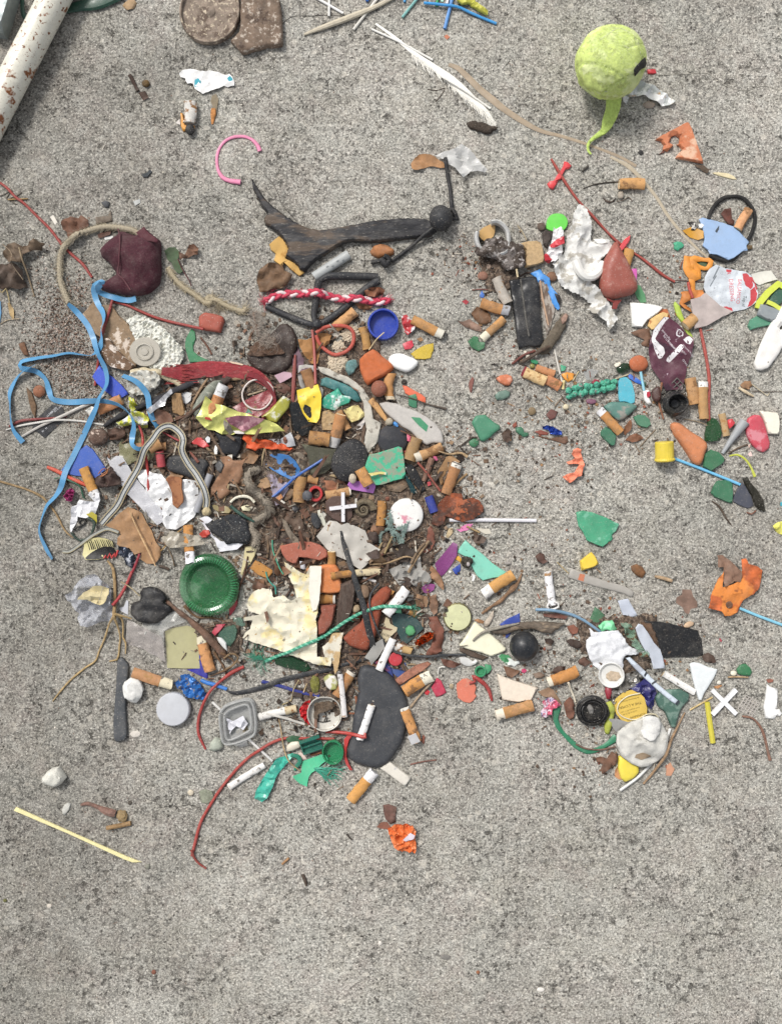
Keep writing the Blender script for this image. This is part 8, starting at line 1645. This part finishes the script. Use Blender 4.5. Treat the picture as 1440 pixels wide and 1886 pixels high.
bt('orange butt with big cream torn end touching the grey oval stone',695,735,930,590,108,fr=.68,col='cf8f42',pc='ddd7c2',burn=0)
tb('match_stick','pale peeled stick right of the grey oval stone','stick','745,875 840,750 930,645',[1.2,1.1,1.5],'a08b72','wood',rigid=1)
pl('plastic_shard','crimson triangular piece below the cream stubbed butt','plastic piece','930,700 980,615 1020,640 1065,745 1020,770 975,785','b8354f','brick',th=2)
pl('plastic_chip','tiny bright red chip left of the crimson triangle','plastic chip','870,735 895,715 920,740 900,768 875,760','c82e38',th=1.5)
tb('plastic_stick','tiny white bent wire above the crimson triangle','bent wire','990,580 1000,520 1050,515',.5,'dcd9d0','plastic')
bl('pebble','tiny tan pebble right of the crimson triangle','pebble',1110,690,40,46,1.5,'a09074')
bt('orange butt standing left of the grey oval stone under the tan shell',100,770,235,550,88,fr=.86,col='b97a3c',dirt=.5,pc='cfc6b5')
bt('slim white hand rolled cigarette left of the grey oval stone',170,950,130,555,48,fr=.04,col='d5d1cf',pc='d8d4d2')
pl('shell','olive and white oval plastic cap under the tan shell','plastic cap','-20,610 30,575 90,590 120,650 100,710 50,720 10,690','9a9a58','gloss',th=3,R=2,ch=1,mo=dict(c2='c9c4bd',c2s=50,c2t=.56))
tb('rubber_strip','short bent brown strip left of the grey oval stone','strip','265,775 280,860 270,920 210,920',[1.2,1.2,1,1],'8f5638','wood')
pl('oval_stone','large flat charcoal grey oval stone at the bottom of the heap','flat stone','300,520 350,495 420,505 500,540 570,580 630,650 700,750 725,840 720,950 715,1060 680,1180 600,1300 540,1370 460,1405 380,1395 280,1370 200,1320 185,1240 215,1160 235,1060 245,940 270,830 290,740 280,620','3b3d41','stone',th=8,R=5,ch=1,edge=.2,wr=.6,ws=30,mo=dict(v=.15,vs=80,dirt=0,dust=.15,bump=.3,rough=.6))
bt('bright white paper tube lying on the grey oval stone',405,835,300,1140,66,fr=.04,col='ebeae8',pc='ebeae8',burn=0)
bt('orange butt with white open top at the right edge of the oval stone',795,1170,680,870,86,fr=.97,col='d9944a',pc='e8e4da',burn=0)
pl('paper_scrap','white and grey printed paper band on the foot of that butt','paper band','720,1110 790,1080 832,1160 755,1190','c6c5c6','paper',th=.8)
tb('red_clip','red plastic hook end clamping the white tube on the oval stone','plastic hook','0,1090 150,1090 260,1095 350,1110 352,1075',[1.3,1.5,1.6,1.8,1],'b03a32','plastic')
pl('plastic_strip','thin red curved strip hugging the left edge of the oval stone','plastic strip','165,1150 200,1105 250,1105 215,1150 190,1230 185,1300 210,1370 240,1420 215,1425 180,1370 155,1300 165,1220','b5302e','plastic',th=1.4)
T(420,1160)
bt('white tube with brown end above the shallow metal cap',610,690,275,765,68,fr=.3,col='cbb98f',pc='dedad4',burn=0)
tb('plastic_stick','flat pale plastic strip from the white tube to the metal cap','plastic strip','345,730 480,765 640,820 790,865',[.8,1.2,1.2,1.2],'c9c5bc','plastic',fl=.4)
pl('foil_scrap','scarlet crumpled foil beside the shallow metal cap','foil scrap','635,690 680,630 730,615 740,660 700,700 710,780 740,840 690,800 650,760','c21f26','foil',th=1.2,cr=5,cs=5,st=1.2,mo=dict(metal=.1))
bl('moss_bit','mossy olive green lump above the shallow metal cap','moss lump',770,480,85,155,4,'6d6c2a','rough',amp=.2)
tb('straw','thin curled dry grass stems left of the moss lump','grass stem','480,660 560,620 580,530 630,440',.5,'a8976f','wood')
tb('straw','short tan stem beside the moss lump','grass stem','670,550 700,470',.6,'b39b74','wood')
def mcap():
    T(420,1160); c = W(852,730)
    v,f = lathe([(13.5,0),(15.6,.4),(16,3),(16.2,6.5),(15.8,7),(15.2,6.6),(14.8,2),(13.6,1.4),(.3,1.3)],60,wob=.06)
    P = (PP('760,640 830,620 920,625 960,660 900,700 800,730 790,790 760,760')-np.array(c))*1000; m2,_ = slab(P,th=1.2,R=.3,jag=1.5,cr=3,cs=4); m2.v = [(x,y,z+.0014) for x,y,z in m2.v]
    m3 = MB()
    for q in ('790,800 840,810 905,797','835,700 870,750 850,800','880,770 870,800','805,750 800,800'):
        Q = PP(q)-np.array(c); v3,f3 = sweep([(x,y,.002) for x,y in cr_path(Q,.002)],np.full(len(cr_path(Q,.002)),.0005),5); m3.add(v3,f3)
    finish('metal_top','shallow white lined metal cap with twigs inside','metal cap',[('cap',MB().add(v,f),mat('metal','c4c0b6',metal=.1,c2='6d6458',c2s=60,c2t=.64)),('soil_patch',m2,mat('soil','5c4c3c')),('twigs',m3,mat('wood','2f2722'))],c)
mcap()
pl('glass_shard','dull green frosted glass bit above the white shell at the bottom','glass shard','515,950 570,925 640,940 650,980 590,990 530,985','3f6a4a','glass',th=2)
pl('shell','white oval shell with a hole left of the dark green trough','shell','520,1020 560,980 620,975 655,1000 640,1030 580,1060 520,1070','d5cbb8','gloss',th=2.5,R=2,ch=1,dome=1)
pl('shell','small pinkish white shell flake below the oval shell','shell','620,1090 650,1080 690,1120 705,1150 660,1145 630,1120','d9c3b8','gloss',th=1.5)
def trough():
    T(420,1160); c = W(735,1000); mb = MB(); a = math.radians(18)
    for oy,h,w_,t_ in ((0,1,42/4.8/1.0,1),(-6.8,6,1.2,6),(6.8,6,1.2,6)):
        pass
    def box(x0,x1,y0,y1,z0,z1):
        v = [(x,y,z) for z in (z0,z1) for x,y in ((x0,y0),(x1,y0),(x1,y1),(x0,y1))]
        v = [((x*math.cos(a)-y*math.sin(a))/1000,(x*math.sin(a)+y*math.cos(a))/1000,z/1000) for x,y,z in v]
        mb.add(v,[(3,2,1,0),(4,5,6,7),(0,1,5,4),(1,2,6,5),(2,3,7,6),(3,0,4,7)])
    box(-9.5,9.5,-5,5,0,.8); box(-9.5,9.5,-6,-5.01,0,6); box(-9.5,9.5,5.01,6,0,6); box(-9.5,-8.5,-4.99,4.99,.81,4); box(-9.5,9.5,-1.2,.2,.81,3)
    finish('plastic_trough','dark teal green plastic trough at the bottom of the heap','plastic trough',[('plastic_trough',mb,mat('plastic','1f6b5c',rough=.3))],c)
trough()
cp('bottle_top','round emerald green cap open side up at the bottom','bottle cap',935,1065,cup(9.9,8,1.3,1),'2b9462','bottle',sx=1,sy=1.14,mo=dict(trans=.2,dust=.2))
pl('plastic_shard','light green plastic wave shaped scrap below the emerald cap','plastic scrap','660,1160 740,1130 830,1095 870,1100 890,1140 830,1180 790,1230 740,1260 715,1300 700,1383 640,1360 600,1320 575,1290 650,1260 655,1200','47b98a','plastic',th=.8,cu=2,wr=1.5,ws=14)
pl('plastic_strip','turquoise green crinkled plastic strip reaching down left','plastic strip','585,1080 570,1120 500,1200 430,1290 400,1380 350,1480 300,1520 240,1480 250,1420 310,1310 390,1190 430,1130 500,1110','35b09a','film',th=.5,cr=3,cs=9,mo=dict(alpha=.95,v=.2))
tb('green_wire','bundle of dark green plastic ribbons beside the wave scrap','plastic ribbon','560,1100 620,1110 640,1160 610,1200 590,1240',[1.4,2.2,2,1.8,1],'1f7a62','plastic',fl=.5,lump=.3)
T(420,1160)
c_ = W(890,1240); mb_ = MB()
for a_,b_ in ((5,0),(-15,1),(-35,2)):
    v,f = fibres(-.012,.002,a_-5,26,14,9,r=.35,curl=.5,z=1.5,seed=b_); mb_.add(v,f)
finish('green_fringe','teal green fringed plastic threads below the emerald cap','plastic threads',[('green_fringe',mb_,mat('plastic','2f9d82'))],c_)
tb('straw','thin tan stem looping over the bottom green pieces','stem','455,780 475,900 500,1050 550,1160 640,1240',[.5,.6,.6,.6,.5],'a58a60','wood')
tb('wood_splinter','short red brown splinter under the dark green trough','splinter','730,1105 830,1080',1,'8c5438','wood',rigid=1)
T(520,1340)
bt('orange butt with crumpled white end below the grey oval stone',605,635,815,380,96,fr=.7,col='da9a45',pc='dcdadb',burn=0)
pl('paper_scrap','flattened white filter paper rectangle below the grey oval stone','paper tube','860,350 945,290 1040,365 1135,440 1085,518 970,430','d6d0c4','paper',th=3,R=1.4,mo=dict(c2='9fa0a8',c2s=60,c2t=.66))
tb('twig','thin reddish twig right of the bottom paper rectangle','twig','1130,325 1240,300 1360,285',.7,'7c5347','wood',rigid=1)
pl('bark_chip','reddish bark bit at the foot of the open topped butt','bark','1225,120 1245,60 1262,80 1250,150','7f4634','wood',th=1.4)
pl('dry_leaf','brown fan shaped leaf piece above the orange wrapper','leaf','890,680 940,670 1010,700 1000,760 1000,830 950,850 910,800 895,740','6a4a40','leaf',th=.5,cr=2,cs=7)
pl('dry_leaf','thin reddish leaf shreds left of the orange wrapper','leaf','835,880 870,840 930,835 960,880 930,900 870,890','7a4c3a','leaf',th=.4,jag=1.5)
pl('foil_scrap','crumpled bright orange sweet wrapper alone at the bottom','wrapper','930,880 990,845 1080,838 1150,850 1180,900 1170,960 1185,1040 1170,1090 1110,1080 1060,1085 990,1040 960,980','dd7233','foil',th=.6,cr=5,cs=8,st=1.2,mo=dict(metal=.1,c2='e3c3ad',c2s=90,c2t=.63))
T(520,1340)
pl('white_tab','x','x','1065,970 1130,905 1170,930 1160,960 1090,985','d9cdd8','gloss',th=.4,soft=1)
s_ = C.objects['white_tab']; r_ = [o for o in C.objects if o.get('label','').startswith('crumpled bright orange sweet')][0]
s_.parent = r_; s_.matrix_parent_inverse = r_.matrix_basis.inverted()
for k_ in ('label','category','kind'): del s_[k_]
tb('twig','tiny dark twig on open concrete below the heap','twig','570,940 590,965 615,990',.8,'3a342d','wood')
tb('twig','short brown chip on open concrete near the bottom middle','twig','180,1295 200,1340 215,1395',[1.5,1.6,1],'4a3d33','wood')
tb('wood_splinter','orange tan splinter low on the left of the orange wrapper','splinter','0,1205 60,1150',1.1,'96704a','wood',rigid=1)
T(0,1380)
pl('white_stone','white angular stone at the lower left','stone','395,235 430,190 480,155 535,148 570,190 602,240 555,300 505,320 440,305 395,275','c9c7bd','stone',th=11,R=5,edge=.2,cr=1.5,cs=9,jag=.4,mo=dict(dirt=.15,dust=0,v=.12))
pl('shell_shard','small pale grey flat flake at the lower left','stone flake','555,530 575,490 605,470 632,478 618,530 580,582 560,570','bdbcb4','stone',th=2,R=1)
tb('twig','reddish brown tapering root piece at the lower left','root piece','720,490 780,475 860,500 920,525 990,550 1030,560',[1,1.6,2,2.6,4.4,3.4],'7c5c50','wood',lump=.3,mo=dict(dirt=.2))
bl('pebble','ochre rough round pebble at the end of the root piece','pebble',1085,585,92,105,4,'927b55','stone',amp=.3)
tb('twig','ochre blunt stick piece below the ochre pebble','stick piece','950,690 1050,670 1165,645',[1.9,2.2,2.2],'8d6f48','wood',rigid=1,lump=.1)
pl('wooden_stick','long pale yellow flat wooden skewer at the lower left','wooden stick','150,508 640,730 1140,950 1258,996 1175,998 1100,970 600,740 128,540','dfd59c','wood',th=1.6,mo=dict(v=.05,dirt=.03,dust=0),st=4,jag=0)
bl('pebble','greenish grey tiny stone right of the skewer tip','pebble',1308,1035,40,46,1.4,'7f7f72')
bl('pebble','little mossy crumb near the lower left edge','crumb',50,1335,34,30,1.2,'5b5b28')
T(0,0,1)
for x_,y_,rx,ry,co,lb in ((284,1790,8,9,'7a4a38','tiny red brown crumb near the bottom left'),(995,1822,14,9,'d5d0c8','tiny white chip near the bottom right'),(880,1790,7,7,'8c5a3c','tiny orange brown crumb near the bottom middle'),(820,1762,18,10,'77746f','small grey patch pebble near the bottom middle'),(240,1478,8,8,'4a443c','tiny dark crumb right of the root piece'),(700,1737,8,9,'c9c3ba','tiny pale chip low in the middle'),(745,1000+700,6,5,'45413b','tiny black speck low in the middle'),(92,1668,9,8,'c8bfb2','tiny pale crumb at the lower left')):
    bl('pebble',lb,'pebble',x_,y_,rx,ry,1.1,co)
crumbs('fallen_crumbs','loose leaf crumbs and chips lying on top of the heap','plant litter',
       [(520,860,90,2),(620,980,90,2),(700,1060,80,1.6),(420,940,70,1.2),(760,900,60,1),(600,760,70,1),(330,800,60,.8),(560,1080,60,.8),(700,1200,60,.8),(620,1260,60,.6),(160,620,80,.8)],
       450,.5,1.8,DK+GR,long=.3,seed=31,lift=1)
# ------------------------------------------------------------ repeats share a group
def plural(n):
    n = n.replace('_',' ')
    return n[:-1]+'ies' if n.endswith('y') else (n if n.endswith('s') else n+'s')
kin = {}
for o in C.objects:
    if o.parent is None and o.get('kind') == 'thing': kin.setdefault(o['category'] if o['category'] in ('twig','leaf','pebble','wire','cigarette butt','glass shard','plastic chip','plastic stick') else o.name.split('.')[0],[]).append(o)
for k,v in kin.items():
    if len(v) > 1:
        for o in v: o['group'] = GB if k == 'cigarette butt' else plural(k)+' scattered in the litter'
